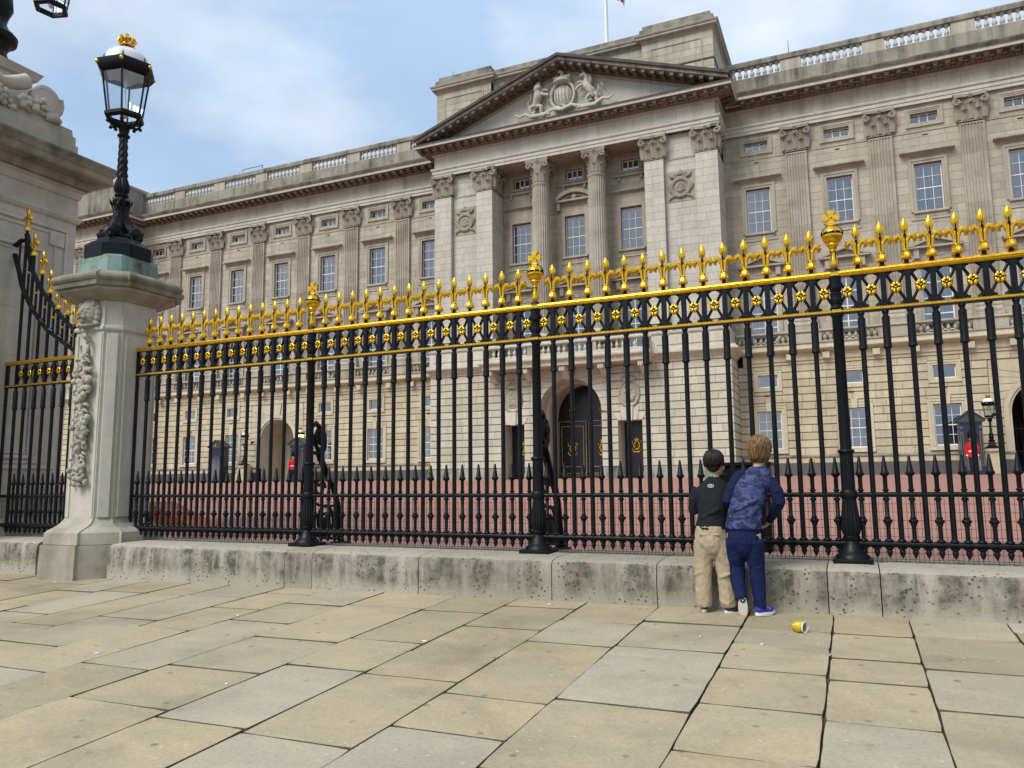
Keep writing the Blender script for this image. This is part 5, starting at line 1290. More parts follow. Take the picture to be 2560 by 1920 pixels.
for (a, c) in (dL, dR):
    xm, w = (a+c)/2, c-a
    b = MB(); b.ct = .6      # deep plain reveal
    b.loft([[(x, y, z) for x, z in ((-w/2, 1.0), (-w/2, 4.30), (w/2, 4.30), (w/2, 1.0))] for y in (GY+.05, GY+1.5)], False, False, False); b.build('door_reveal', M['rustpale'], pal, False, (xm, 0, 0))
    b = MB(); b.cbox(-w/2, w/2, GY+1.3, GY+1.4, 1.15, 4.3, .01); d = b.build('side_door', M['door'], pal, False, (xm, 0, 0)); g_ = MB(); gilt_badge(g_, 0, GY+1.27, 2.95, 1.0)
    g_.build('gilt_cipher', M['gold'], d, 40)
    for sx in (-1, 1):       # splayed lintel stones
        for k, (u0, u1) in enumerate(((.20, .50), (.52, .86))):
            b = MB(); b.ct = rb.uniform(.5, .95); P = [(sx*u0*.9, 4.30), (sx*u1*.8, 4.30), (sx*u1*1.08, 5.0-k*.32), (sx*u0*1.08, 5.0-k*.32)]
            b.prism(P if sx > 0 else P[::-1], -.03, .06); b.build('lintel_stone', M['rustpale'], pal, False, (xm, GY, 0))
    b = MB(); b.ct = .9; b.prism([(-.15, 4.26), (.15, 4.26), (.21, 5.2), (-.21, 5.2)], -.09, .06); b.build('keystone', M['rustpale'], pal, False, (xm, GY, 0))
    # carved oval shield with garter and crown
    b = MB(); y = GY-.05; zc_ = 5.75
    b.sphere((0, y+.02, zc_), (.46, .12, .62), 20, 12)
    for k in range(30): q = 2*math.pi*k/30; b.sphere((.55*math.cos(q), y+.0, zc_+.70*math.sin(q)), (.085, .075, .085), 7, 5)
    b.lathe([(.30, 6.36), (.40, 6.42), (.40, 6.50), (.32, 6.54)], 14, (0, y+.15, 0)); b.sphere((0, y+.10, 6.62), (.42, .16, .22), 14, 8)
    for k in range(7): b.sphere((-.36+.12*k, y-.06, 6.56+.09*math.sin(k*math.pi/6)), (.06, .05, .07), 6, 5)
    b.sphere((0, y, 6.90), (.07, .05, .1), 8, 5)
    for k in range(16): b.sphere((rb.uniform(-.26, .26), y-.09, zc_+rb.uniform(-.38, .42)), (rb.uniform(.05, .1), .05, rb.uniform(.05, .12)), 7, 5)
    b.t = [.55]*len(b.f); ob('carved_shield', fuse(b, 'carved_shield', M['trim'], .028, 1), pal, (xm, 0, 0))
# ------------------------------------------------------------------ balustrades
bal = [(.10, 0), (.10, .06), (.05, .08), (.06, .11), (.115, .19), (.12, .25), (.09, .36), (.05, .46), (.05, .50), (.075, .52), (.05, .55), (.09, .58), (.09, .66)]
def baluster(hgt, s, mk, ct):
    b = MB(); b.ct = ct; k = hgt/.66; b.lathe([(r*s, z*k) for r, z in bal], 12); b.box(-.11*s, .11*s, -.11*s, .11*s, 0, .06*k); b.box(-.10*s, .10*s, -.10*s, .10*s, .60*k, hgt); return b.mesh('baluster', M[mk], 50)
ME_B1 = baluster(.67, 1.05, 'pale', .6); ME_B2 = baluster(.50, .82, 'trim', .5); ME_B3 = baluster(.52, .85, 'rustpale', .6)
def rail_set(x0, x1, Y, z0, zb, zt, z1, peds, pw_, st, me, mk_lo, mk_hi, dep=.34):
    b = MB(); b.ct = .5; b.box(x0, x1, Y, Y+dep, z0, zb); b.build('balustrade_plinth', M[mk_lo], pal)
    b = MB(); b.ct = .5; b.mould([(.0, zt), (.05, zt+.03), (.06, z1-.08), (.03, z1), (-dep*.5, z1+.02)], [(x0, Y), (x1, Y)]); b.box(x0, x1, Y, Y+dep, zt, z1-.01); b.build('balustrade_coping', M[mk_hi], pal)
    for x in peds:
        if x0 < x-pw_/2 and x+pw_/2 < x1: b = MB(); b.ct = rb.uniform(.3, .8); b.cbox(-pw_/2, pw_/2, .02, dep-.02, zb, zt, .012); b.build('balustrade_pedestal', M['ashlar' if me is ME_B1 else 'trim'], pal, False, (x, Y, 0))
    e = [x0]+[q for x in sorted(peds) for q in (x-pw_/2, x+pw_/2)]+[x1]
    for a, c in zip(e[::2], e[1::2]):
        a, c = max(a, x0), min(c, x1); n_ = int((c-a)/st)
        if n_ < 1: continue
        s_ = (c-a)/n_
        for k in range(n_): ob('baluster', me, pal, (a+s_*(k+.5), Y+dep/2, zb))
rail_set(PVX+.02, BL-.3, 43.0, 22.5, 23.66, 24.33, 24.66, PIL_L, 1.1, .315, ME_B1, 'grime', 'grime')
rail_set(BR+.3, WR1, 43.0, 22.5, 23.66, 24.33, 24.66, PIL_R, 1.1, .315, ME_B1, 'grime', 'grime')
pz_L = PIL_L; rail_set(PVX+.3, GL-.05, 42.62, 8.10, 8.18, 8.66, 8.80, PIL_L, 1.5, .27, ME_B2, 'trim', 'trim', .24)
rail_set(GRX+.05, WR1, 42.62, 8.10, 8.18, 8.66, 8.80, PIL_R, 1.5, .27, ME_B2, 'trim', 'trim', .24)
# centre balcony on consoles
CB0, CB1, CBY = -19.35, -9.65, 39.55
b = MB(); b.ct = .8; b.mould([(.0, 7.40), (.02, 7.42), (.04, 7.60), (.10, 7.66), (.22, 7.74), (.24, 7.80), (.24, 7.88), (.10, 7.92), (.08, 7.94), (.0, 7.95)], [(CB0, GY), (CB0, CBY), (CB1, CBY), (CB1, GY)]); b.box(CB0+.01, CB1-.01, CBY+.01, GY, 7.42, 7.94); b.build('balcony_slab', M['rustpale'], pal)
rail_set(CB0+.05, CB1-.05, CBY+.02, 7.94, 8.12, 8.62, 8.80, [CB0+.25, -16.3, -12.7, CB1-.25], .5, .30, ME_B3, 'rustpale', 'rustpale', .26)
for X in (CB1-.31, CB0+.05):
    b = MB(); b.ct = .7; b.box(0, .26, CBY+.3, GY, 7.94, 8.12); b.box(0, .26, CBY+.3, GY, 8.62, 8.80); b.box(.04, .22, CBY+.3, GY, 8.12, 8.62); b.build('balcony_end', M['rustpale'], pal, False, (X, 0, 0))
for k in range(5):
    x = CB0+.35+k*(CB1-CB0-.7)/4; b = MB(); b.ct = .85
    S_ = [(-.02, 7.40), (-1.05, 7.40), (-1.06, 7.24), (-.95, 7.12), (-.80, 7.10), (-.62, 7.04), (-.42, 6.88), (-.22, 6.74), (-.10, 6.72), (-.02, 6.74)]
    b.add([(-.17, y, z) for y, z in S_]+[(.17, y, z) for y, z in S_], [tuple(range(10)), tuple(range(19, 9, -1))]+[(i, 10+i, 10+(i+1) % 10, (i+1) % 10) for i in range(10)])
    for q in range(3): b.box(-.15+q*.11, -.07+q*.11, -1.09, -1.0, 7.12, 7.3)
    b.tube([(-.2, -.9, 7.22), (.2, -.9, 7.22)], .11, 10); b.tube([(-.2, -.2, 6.85), (.2, -.2, 6.85)], .09, 10); b.build('console', M['rustpale'], pal, False, (x, GY, 0))
for x0, x1 in ((GL, CB0-.02), (CB1+.02, GRX)):
    b = MB(); b.ct = .8; b.cbox(x0, x1, GY-.12, GY+.2, 8.03, 8.92, .02); b.cbox(x0+.3, x1-.3, GY-.16, GY-.1, 8.25, 8.72, .015); b.mould([(.1, 8.84), (.2, 8.88), (.22, 8.98), (.1, 9.0)], [(x0, GY), (x1, GY)]); b.box(x0, x1, GY-.1, GY+.3, 8.92, 8.99); b.build('parapet_panel', M['rustpale'], pal)
b = MB(); b.ct = .6; b.box(GRX-.4, GRX-.01, GY+.2, YW, 8.03, 8.95); b.build('parapet_return', M['rustpale'], pal)
# ------------------------------------------------------------------ pediment
T0 = 22.42; sl = (26.08-T0-.28)/9.62; hwp = 9.62
def rake(z_lo, z_hi, y0, y1, nm, mk, ct=.5, ext=0):
    b = MB(); b.ct = ct
    for sx in (-1, 1):
        e = hwp+ext; P = [(sx*e, z_lo-ext*sl), (sx*e, z_hi-ext*sl), (0, z_hi+sl*hwp), (0, z_lo+sl*hwp)]
        b.prism(P[::-1] if sx > 0 else P[::-1][::-1], y0, y1) if False else b.prism(P if sx < 0 else P[::-1], y0, y1)
    b.build(nm, M[mk], pal, False, (CX, 0, 0))
rake(T0+.10, T0+.28, 39.72, 41.0, 'raking_cyma', 'black', .5, .12)
rake(T0-.08, T0+.10, 39.86, 41.0, 'raking_corona', 'grime', .6, .04)
rake(T0-.30, T0-.082, 40.66, 41.0, 'raking_bed', 'soot_shade', .4)
rake(T0-.46, T0-.30, 40.86, 41.0, 'raking_fillet', 'trim', .5)
b = MB(); b.ct = .6; b.prism([(-hwp+.3, 22.15), (hwp-.3, 22.15), (0, 22.15+sl*(hwp-.3))], 40.93, 41.05); b.build('tympanum', M['pale'], pal, False, (CX, 0, 0))
b = MB(); b.ct = .3; b.box(-hwp-.2, hwp+.2, 39.86, 41.0, 22.19, 22.25); b.build('pediment_ledge', M['black'], pal, False, (CX, 0, 0))
md = MB(); md.box(-.11, .11, -.78, 0, -.20, 0); md.sphere((0, -.70, -.19), (.1, .06, .05), 8, 5); ME_RM = md.mesh('raking_modillion', M['soot_shade'])
for sx in (-1, 1):
    n_ = 17
    for k in range(n_):
        t = .8+k*.53; o = ob('raking_modillion', ME_RM, pal, (CX+sx*(hwp-t), 40.70, T0-.075+sl*t)); o.rotation_euler.y = math.atan(sl)*sx
# royal arms carved in the tympanum
AY = 40.78
def arms(name, b, vox=.03): b.t = [.6]*len(b.f); ob(name, fuse(b, name, M['pale'], vox, 1), coa)
b = MB(); b.ct = .6; b.sphere((CX, AY+.05, 23.86), (.60, .34, .74), 22, 14); coa = ob('coat_of_arms', fuse(b, 'coat_of_arms', M['pale'], .04, 1), pal)
b = MB()
for k in range(44): q = 2*math.pi*k/44; b.sphere((CX+.74*math.cos(q), AY-.06, 23.84+.86*math.sin(q)), (.11, .15, .11), 7, 5)
for k in range(5): b.tube([(CX-.4+.2*k, AY-.27, 23.4), (CX-.42+.2*k, AY-.31, 23.8), (CX-.4+.2*k, AY-.26, 24.25)], [.03, .045, .03], 6)
arms('garter', b)
b = MB(); b.lathe([(.46, 24.55), (.58, 24.60), (.60, 24.72), (.50, 24.78)], 16, (CX, AY, 0)); b.sphere((CX, AY, 24.88), (.55, .32, .22), 14, 8)
for k in range(7): b.sphere((CX-.48+.16*k, AY-.30+.1*abs(k-3)/3, 24.90+.05*math.cos(k)), (.085, .08, .13), 7, 5)
b.tube([(CX, AY-.1, 25.0), (CX, AY-.12, 25.25), (CX, AY-.14, 25.38)], [.14, .12, .05], 8); b.sphere((CX-.12, AY-.15, 25.34), (.2, .12, .09), 8, 5); arms('crown', b)
b = MB(); x = CX-1.62        # lion, rampant towards the shield
b.tube([(x-.15, AY-.05, 23.45), (x-.05, AY-.12, 23.70), (x+.08, AY-.2, 24.02), (x+.12, AY-.2, 24.30)], [.19, .24, .27, .26], 10); b.sphere((x+.10, AY-.28, 24.52), (.27, .25, .28), 12, 8); b.sphere((x+.22, AY-.42, 24.48), (.13, .15, .12), 8, 6)
b.tube([(x+.2, AY-.25, 24.20), (x+.50, AY-.28, 24.06), (x+.80, AY-.25, 23.98)], [.13, .10, .11], 8); b.tube([(x+.2, AY-.12, 24.3), (x+.50, AY-.15, 24.42), (x+.72, AY-.18, 24.3)], [.12, .10, .09], 8)
b.tube([(x-.10, AY-.12, 23.55), (x-.45, AY-.16, 23.45), (x-.42, AY-.14, 23.05)], [.19, .14, .10], 8); b.tube([(x-.0, AY-.12, 23.5), (x+.30, AY-.16, 23.38), (x+.22, AY-.12, 23.05)], [.18, .13, .10], 8)
b.tube([(x-.25, AY-.08, 23.45), (x-.58, AY-.10, 23.5), (x-.60, AY-.10, 23.85), (x-.38, AY-.10, 24.05), (x-.45, AY-.10, 24.3)], [.07, .06, .06, .06, .09], 6)
for k in range(3): b.box(x+.0+.1*k, x+.06+.1*k, AY-.34, AY-.14, 24.74, 24.92)
arms('lion', b)
b = MB(); x = CX+1.62        # unicorn
b.tube([(x+.30, AY-.05, 23.45), (x+.20, AY-.14, 23.68), (x-.05, AY-.2, 24.0), (x-.12, AY-.2, 24.30)], [.22, .25, .24, .19], 10); b.tube([(x-.12, AY-.2, 24.25), (x-.04, AY-.26, 24.55), (x-.18, AY-.34, 24.74), (x-.42, AY-.36, 24.64)], [.19, .15, .15, .08], 8)
b.tube([(x-.18, AY-.32, 24.82), (x-.34, AY-.36, 25.12)], [.05, .015], 6); b.tube([(x+.06, AY-.15, 24.72), (x+.16, AY-.15, 24.40), (x+.14, AY-.14, 24.1)], [.12, .15, .07], 8)
b.tube([(x-.15, AY-.25, 24.15), (x-.50, AY-.28, 24.10), (x-.74, AY-.26, 23.92)], [.12, .09, .08], 8); b.tube([(x-.15, AY-.14, 24.25), (x-.45, AY-.16, 24.42), (x-.66, AY-.2, 24.34)], [.11, .08, .07], 8)
b.tube([(x+.22, AY-.12, 23.5), (x+.52, AY-.15, 23.4), (x+.46, AY-.12, 23.02)], [.2, .13, .09], 8); b.tube([(x+.12, AY-.12, 23.5), (x-.12, AY-.15, 23.3), (x-.04, AY-.12, 23.0)], [.18, .12, .09], 8)
b.tube([(x+.38, AY-.08, 23.55), (x+.66, AY-.10, 23.7), (x+.58, AY-.10, 24.0), (x+.78, AY-.10, 24.1), (x+.9, AY-.10, 23.85)], [.07, .06, .06, .07, .05], 6)
b.tube([(x-.0, AY-.38, 24.3), (x+.2, AY-.42, 23.8), (x+.34, AY-.36, 23.2)], .045, 5); arms('unicorn', b)
b = MB(); P = [(CX-3.1, 23.22), (CX-2.75, 23.02), (CX-2.4, 23.10), (CX-2.0, 22.84), (CX-1.2, 22.86), (CX-.6, 23.08), (CX, 22.92), (CX+.6, 23.08), (CX+1.2, 22.86), (CX+2.0, 22.84), (CX+2.5, 23.06), (CX+2.85, 23.0), (CX+3.25, 23.26)]
b.tube([(x, AY-.2+.06*math.sin(i*1.7), z) for i, (x, z) in enumerate(P)], [.05, .10, .11, .14, .13, .11, .13, .11, .13, .14, .11, .10, .04], 8, sq=.6)
for i in range(34): t = rb.uniform(-2.5, 2.5); b.sphere((CX+t, AY-.14, 22.95+.13*math.cos(t*3.1)+rb.uniform(-.04, .14)), (.11, .10, .08), 6, 5)
arms('motto_ribbon', b, .026)
# monogram medallions between the centre pilasters
for xm, w in ((-21.25, 1.5), (-7.80, 1.5)):
    b = MB(); zc_ = 17.1; y = PPY-.04
    for k in range(26): q = 2*math.pi*k/26; b.sphere((.50*math.cos(q), y-.02, zc_+.50*math.sin(q)), (.115, .10, .115), 8, 6)
    b.sphere((0, y+.03, zc_), (.40, .10, .40), 18, 8)
    b.tube([(.16, y-.07, zc_+.20), (-.02, y-.07, zc_+.24), (-.18, y-.07, zc_+.08), (-.17, y-.07, zc_-.14), (0, y-.07, zc_-.24), (.13, y-.07, zc_-.12), (.12, y-.07, zc_), (.0, y-.07, zc_)], .035, 6)
    b.tube([(.0, y-.08, zc_-.26), (.02, y-.08, zc_+.1), (.16, y-.08, zc_+.16), (.2, y-.08, zc_+.05), (.06, y-.08, zc_), (.24, y-.08, zc_-.2)], .03, 6)
    b.box(-.32, .32, y-.08, y+.1, zc_+.55, zc_+.64)
    for k in range(5): b.sphere((-.28+.14*k, y-.05, zc_+.76+.06*math.sin(k*math.pi/4)), (.10, .09, .13), 8, 6)
    b.sphere((0, y-.03, zc_+.98), (.07, .06, .1), 8, 5)
    for sx in (-1, 1):
        b.tube([(sx*.30, y-.02, zc_+.6), (sx*.52, y-.05, zc_+.66), (sx*.62, y-.03, zc_+.85)], [.09, .08, .03], 6); b.tube([(sx*.55, y-.02, zc_+.3), (sx*.66, y-.03, zc_+.1), (sx*.60, y-.02, zc_-.2)], [.07, .07, .03], 6); b.tube([(sx*.35, y-.02, zc_-.45), (sx*.58, y-.03, zc_-.55), (sx*.66, y-.02, zc_-.70)], [.08, .07, .03], 6)
    b.t = [.5]*len(b.f); b.cm = 0
    o = ob('medallion', fuse(b, 'medallion', M['capital'], .026, 1), pal, (xm, 0, 0)); q = MB(); q.ct = .5; q.cbox(-.76, .76, PPY-.025, PPY+.02, 16.32, 18.1, .015); q.build('medallion_panel', M['trim'], o)
# ------------------------------------------------------------------ attic over the centre, pavilion attic, roofs
b = MB(); b.ct = .6
pa = [(-23.3, 49), (-23.3, ATY), (-19.4, ATY), (-19.4, ATY+.3), (-9.74, ATY+.3), (-9.74, ATY), (-5.7, ATY), (-5.7, 49)]
b.mould([(.0, 26.05), (.05, 26.10), (.08, 26.16), (.26, 26.22), (.28, 26.25), (.28, 26.34), (.33, 26.38), (.36, 26.45), (.36, 26.48), (.0, 26.52)], pa); b.build('attic_cornice', M['trim'], pal)
b = MB(); b.ct = .3; b.mould([(.34, 26.46), (.10, 26.58), (.08, 26.9), (-.06, 26.98), (-1, 27.0)], pa); b.build('attic_blocking', M['grime'], pal)
for x0, x1 in ((-23.2, -19.45), (-9.7, -5.8)):
    b = MB(); b.ct = .4; b.cbox(x0, x1, ATY+.05, ATY+2.2, 26.9, 27.2, .03); b.build('attic_end_block', M['grime'], pal)
    b = MB(); b.ct = .5
    for e in ((x0+.5, x1-.5, 25.6, 25.66), (x0+.5, x1-.5, 23.5, 23.56), (x0+.5, x0+.56, 23.56, 25.6), (x1-.56, x1-.5, 23.56, 25.6)): b.box(e[0], e[1], ATY-.03, ATY+.02, e[2], e[3])
    b.build('attic_panel', M['trim'], pal)
b = MB(); b.ct = .5; b.mould([(.0, 24.3), (.05, 24.33), (.05, 24.4), (.0, 24.42)], [(-9.74, ATY), (-5.7, ATY), (-5.7, 49)]); b.build('attic_string', M['soot_shade'], pal)
b = MB(); b.ct = .4; b.box(-70, -51.85, 40.6, 43.4, 22.3, 24.7); b.build('pavilion_attic', M['grime'], pal)
b = MB(); b.ct = .5; b.mould([(.0, 24.62), (.06, 24.66), (.14, 24.74), (.15, 24.92), (.0, 25.0)], [(-70, 40.6), (-51.85, 40.6), (-51.85, 43.4)]); b.box(-70, -51.87, 40.62, 43.4, 24.7, 24.98); b.build('pavilion_attic_cornice', M['trim'], pal)
b = MB(); b.ct = .5; b.box(-70, 16, 43.4, 56, 21.9, 22.4); b.box(-23, -6, 42, 56, 26.0, 26.7); b.build('roof', M['grime'], pal)
for x, y, z in ((-22.6, 42, 27.1), (-6.3, 42.4, 27.1), (-1.9, 43.2, 24.6)): 
    b = MB(); b.lathe([(.02, 0), (.012, .9)], 6); b.build('lightning_rod', M['iron'], pal, False, (x, y, z))
b = MB(); b.box(-1.0, 1.0, -.01, .01, .75, .79); b.box(-1.0, -.96, -.01, .01, 0, .75); b.box(.96, 1, -.01, .01, 0, .75); b.build('roof_guard_rail', M['iron'], pal, False, (-41, 43.6, 24.5))
# hydrant plates
def hyd(x, lab):
    t = thing('hydrant_sign', lab, 'sign', (x, YW-.10, 2.0)); b = MB(); b.cbox(-.15, .15, -.012, .0, -.14, .14, .004); b.build('plate', plain('yellow_enamel', (.80, .58, .02), .4), t)
    b = MB(); b.box(-.13, .13, -.016, -.0125, .115, .128); b.box(-.13, .13, -.016, -.0125, -.128, -.115); b.box(-.135, -.122, -.016, -.0125, -.128, .128); b.box(.122, .135, -.016, -.0125, -.128, .128)
    for x0, x1, z0, z1 in ((-.075, -.04, -.085, .085), (.04, .075, -.085, .085), (-.04, .04, -.016, .016)): b.box(x0, x1, -.016, -.0125, z0, z1)
    b.build('letter', plain('black_enamel', (.02, .02, .02), .4), t)
hyd(-1.94, 'small yellow plate with black H low on wall right of the boys'); hyd(-24.85, 'small yellow plate with black H tucked beside the centre block')
# ------------------------------------------------------------------ flagpole and flag
fp = thing('flagpole', 'white flagpole rising above the palace attic', 'flagpole', (-14.36, 50, 26.7)); b = MB(); b.lathe([(.17, 0), (.15, 4), (.10, 16)], 12); b.build('pole', plain('white_pole_paint', (.75, .75, .73), .4), fp, 40); b = MB(); b.lathe([(.4, 0), (.4, .15), (.22, .25)], 12); b.build('socket', M['grime'], fp, 40)
fl = thing('flag', 'drooping dark flag whose lower corner shows at the top edge', 'flag', (-14.26, 50, 0)); b = MB(); rings = []
for i in range(13):
    t = i/12; zt = 41.35-t*.4; ln = 5.2
    rings.append([(.2+1.15*t+.12*math.sin(j*1.1+t*5), .25*math.sin(t*7+j*.5), zt-ln*j/10-1.2*t*(j/10)) for j in range(11)])
for i in range(12):
    for j in range(10):
        b.cm = 1 if (i+j) % 5 == 0 else (2 if j in (4, 5) or i in (5, 6) or j == 9 and i > 9 else 0); b.quad(rings[i][j], rings[i][j+1], rings[i+1][j+1], rings[i+1][j])
b.build('cloth', [plain('navy_bunting', (.012, .018, .07), .8), plain('white_bunting', (.7, .7, .7), .8), plain('red_bunting', (.45, .015, .02), .8)], fl, True)
# ------------------------------------------------------------------ forecourt lamps on pedestals
def court_lamp(x, y, lab, lit=False):
    t = thing('forecourt_lamp', lab, 'lamp', (x, y, fz(y)))
    b = MB(); b.ct = .5; b.cbox(-.42, .42, -.42, .42, 0, .62, .02); b.cbox(-.36, .36, -.36, .36, .62, 1.02, .02); b.mould([(.0, 1.0), (.08, 1.04), (.1, 1.12), (.0, 1.16)], [(-.36, -.36), (.36, -.36), (.36, .36), (-.36, .36)], True); b.box(-.36, .36, -.36, .36, 1.02, 1.15); b.build('pedestal', M['rustic' if not lit else 'pale'], t)
    b = MB(); b.loft([[(sx*r, sy*r, z) for sx, sy in ((-1, -1), (1, -1), (1, 1), (-1, 1))] for r, z in ((.34, 1.15), (.34, 1.2), (.20, 1.28), (.13, 1.36), (.11, 1.5), (.11, 1.54))]); b.lathe([(.10, 1.5), (.13, 1.54), (.13, 1.58), (.08, 1.61), (.11, 1.68), (.10, 1.76), (.07, 1.82), (.09, 1.86), (.055, 1.92), (.05, 2.42), (.09, 2.45), (.11, 2.5), (.06, 2.56)], 14); cresting(b, (0, 0, 2.50), .62, 6, R(12)); b.build('stem', M['iron'], t, 40)
    lantern(t, (0, 0, 2.64), .84, R(12), lit)
court_lamp(5.95, 41.4, 'black crowned forecourt lamp right of the guard by the right arch'); court_lamp(-39.55, 42.2, 'unlit black forecourt lamp left of the blocked arch'); court_lamp(-34.45, 42.0, 'lit amber forecourt lamp right of the blocked arch', True)
# ------------------------------------------------------------------ sentry boxes
M['sentry'] = plain('sentry_blue_paint', (.010, .020, .055), .35, 0, .3, 6); M['sgold'] = plain('sentry_ochre_lines', (.33, .25, .08), .5, .1, .2, 9); M['swhite'] = plain('sentry_white_inside', (.72, .73, .74), .5, 0, .05, 4); M['slate'] = plain('lead_roof', (.045, .05, .055), .5, 0, .3, 6)
def sentry(x, y, lab, rz=0):
    t = thing('sentry_box', lab, 'sentry box', (x, y, fz(y)), 'sentry boxes in the forecourt'); t.rotation_euler.z = rz; w, d, H = .46, .46, 2.42
    b = MB(); b.cbox(-w-.03, w+.03, -d-.03, d+.03, 0, .16, .01); b.box(-w, -w+.03, -d, d, .16, H); b.box(w-.03, w, -d, d, .16, H); b.box(-w+.03, w-.03, d-.03, d, .16, H)
    A = arc(0, 1.62, .30, 0, 180, 16); pts = [(-w+.03, .16), (-.30, .16)]
    for k in range(16):
        (x0, z0), (x1, z1) = A[k], A[k+1]; b.add([(x1, -d, z1), (x0, -d, z0), (x0, -d, H), (x1, -d, H)], [(0, 1, 2, 3)]); b.add([(x1, -d, z1), (x0, -d, z0), (x0, -d+.05, z0), (x1, -d+.05, z1)], [(3, 2, 1, 0)])
    for sx in (-1, 1): x0, x1 = sorted((sx*.30, sx*(w-.03))); b.box(x0, x1, -d, -d+.04, .16, H)
    b.build('box', M['sentry'], t)
    b = MB(); b.box(-w+.031, w-.031, d-.04, d-.031, .16, 2.2); b.box(-w+.03, -w+.038, -d+.05, d-.04, .16, 2.2); b.box(w-.038, w-.03, -d+.05, d-.04, .16, 2.2); b.box(-w+.03, w-.03, -d+.05, d-.03, 2.15, 2.17); b.build('lining', M['swhite'], t)
    b = MB(); b.prism([(-.58, H), (.58, H), (.58, H+.05), (0, H+.50), (-.58, H+.05)], -d-.10, d+.10); b.build('roof', M['slate'], t)
    b = MB()
    for sx in (-1, 1): q = [(sx*.60, H+.03), (sx*.60, H+.09), (0, H+.58), (0, H+.50)]; b.prism(q if sx < 0 else q[::-1], -d-.14, d+.14)
    b.build('roof_edge', M['sentry'], t); b = MB()
    for sx in (-1, 1):
        for z0, z1 in ((.40, 1.95),):
            for e in ((sx*.385-.05, sx*.385-.037, z0, z1), (sx*.385+.037, sx*.385+.05, z0, z1), (sx*.385-.037, sx*.385+.037, z0, z0+.013), (sx*.385-.037, sx*.385+.037, z1-.013, z1)): b.box(e[0], e[1], -d-.006, -d, e[2], e[3])
        for z in (2.12, 2.18): b.box(sx*.385-.06, sx*.385+.06, -d-.012, -d, z, z+.02)
    b.box(-w, w, -d-.012, -d, H-.03, H-.01); b.build('ochre_line', M['sgold'], t)
    b = MB()
    for k in range(3): b.sphere((-.04+.04*k, -d-.12, H+.19+.02*(k == 1)), (.024, .012, .034), 6, 5)
    b.box(-.06, .06, -d-.13, -d-.1, H+.11, H+.15); b.build('crown_badge', M['gold'], t)
sentry(5.08, 41.2, 'dark blue sentry box with guard standing in it, right side'); sentry(-41.1, 41.4, 'empty dark blue sentry box at left, in front of ground windows', R(14)); sentry(-33.75, 41.1, 'dark blue sentry box behind the railing post, below the lit lamp', R(14))
# ------------------------------------------------------------------ people
M['skin'] = plain('skin', (.56, .34, .235), .5, 0, .08, 30, .4)
def hairm(name, lo, hi, rough):
    m, t, b = newmat(name); c = ramp(t, nz(t, 1, 4, .6, wpos(t, (70, 70, 9))), [(.36, lo), (.62, hi)]); t.links.new(c, b.inputs['Base Color']); b.inputs['Roughness'].default_value = rough; b.inputs['Specular IOR Level'].default_value = .3; return m
M['hairdark'] = hairm('dark_hair', (.004, .003, .0025), (.020, .013, .010), .45); M['hairfair'] = hairm('fair_brown_hair', (.070, .036, .014), (.27, .155, .065), .5)
def cloth(name, col, var=.15, sc=18, rough=.85, bs=.5):
    m, t, b = newmat(name); P = wpos(t); f = nz(t, sc, 5, .6, P); g = nz(t, 5, 4, .6, wpos(t, (1, 1, .55)), .6)
    c = mixc(t, tuple(x*(1-var) for x in col), tuple(min(1, x*(1+var)) for x in col), g); t.links.new(c, b.inputs['Base Color']); b.inputs['Roughness'].default_value = rough; b.inputs['Specular IOR Level'].default_value = .25
    bump(t, b, mixc(t, f, g, .8), min(1, bs*1.4), .045); return m
def camo():
    m, t, b = newmat('navy_camouflage_jersey'); P = wpos(t, (1, 1, 1.9)); n1_ = nz(t, 11, 3, .55, P, .8); n2_ = nz(t, 13, 3, .55, wpos(t, (1.1, 1, 2.3)), .5)
    c = mixc(t, (.004, .009, .045), (.042, .056, .165), ramp(t, n1_, [(.50, 0), (.525, 1)])); c = mixc(t, c, (.018, .032, .13), ramp(t, n2_, [(.54, 0), (.565, .9)])); t.links.new(c, b.inputs['Base Color']); b.inputs['Roughness'].default_value = .75
    bump(t, b, nz(t, 7, 4, .6, wpos(t, (1, 1, .5)), .6), .7, .045); return m
M['camo'] = camo(); M['navy'] = cloth('navy_sleeve', (.004, .009, .045), .3); M['bluetr'] = cloth('royal_blue_joggers', (.004, .0095, .055), .35, bs=.7); M['blacktop'] = cloth('black_sports_top', (.009, .0105, .014), .3); M['khaki'] = cloth('khaki_trousers', (.37, .295, .20), .14, bs=.9)
M['rubber'] = plain('white_rubber', (.68, .66, .60), .6, 0, .08); M['shoeblk'] = plain('dark_canvas', (.03, .035, .04), .8); M['shoeblue'] = plain('blue_trainer_mesh', (.02, .035, .30), .7); M['pink'] = plain('pink_trim', (.65, .16, .40), .6); M['orange'] = plain('orange_sole', (.46, .15, .05), .6); M['green'] = plain('green_lanyard', (.02, .42, .22), .6)
M['red'] = cloth('scarlet_tunic', (.55, .012, .014), .12); M['guardblk'] = cloth('dark_blue_trousers', (.010, .011, .018), .2); M['white'] = plain('white_belt', (.75, .75, .73), .5); M['bear'] = plain('bearskin_fur', (.008, .008, .009), .95, 0, .5, 90, .1, .8); M['boot'] = plain('polished_boot', (.01, .01, .012), .2)
def ell(b, secs, n=18, cap=True):      # stacked elliptical sections: (x, y, z, rx, ry)
    b.loft([[(x+rx*math.cos(2*math.pi*k/n), y+ry*math.sin(2*math.pi*k/n), z) for k in range(n)] for x, y, z, rx, ry in secs])
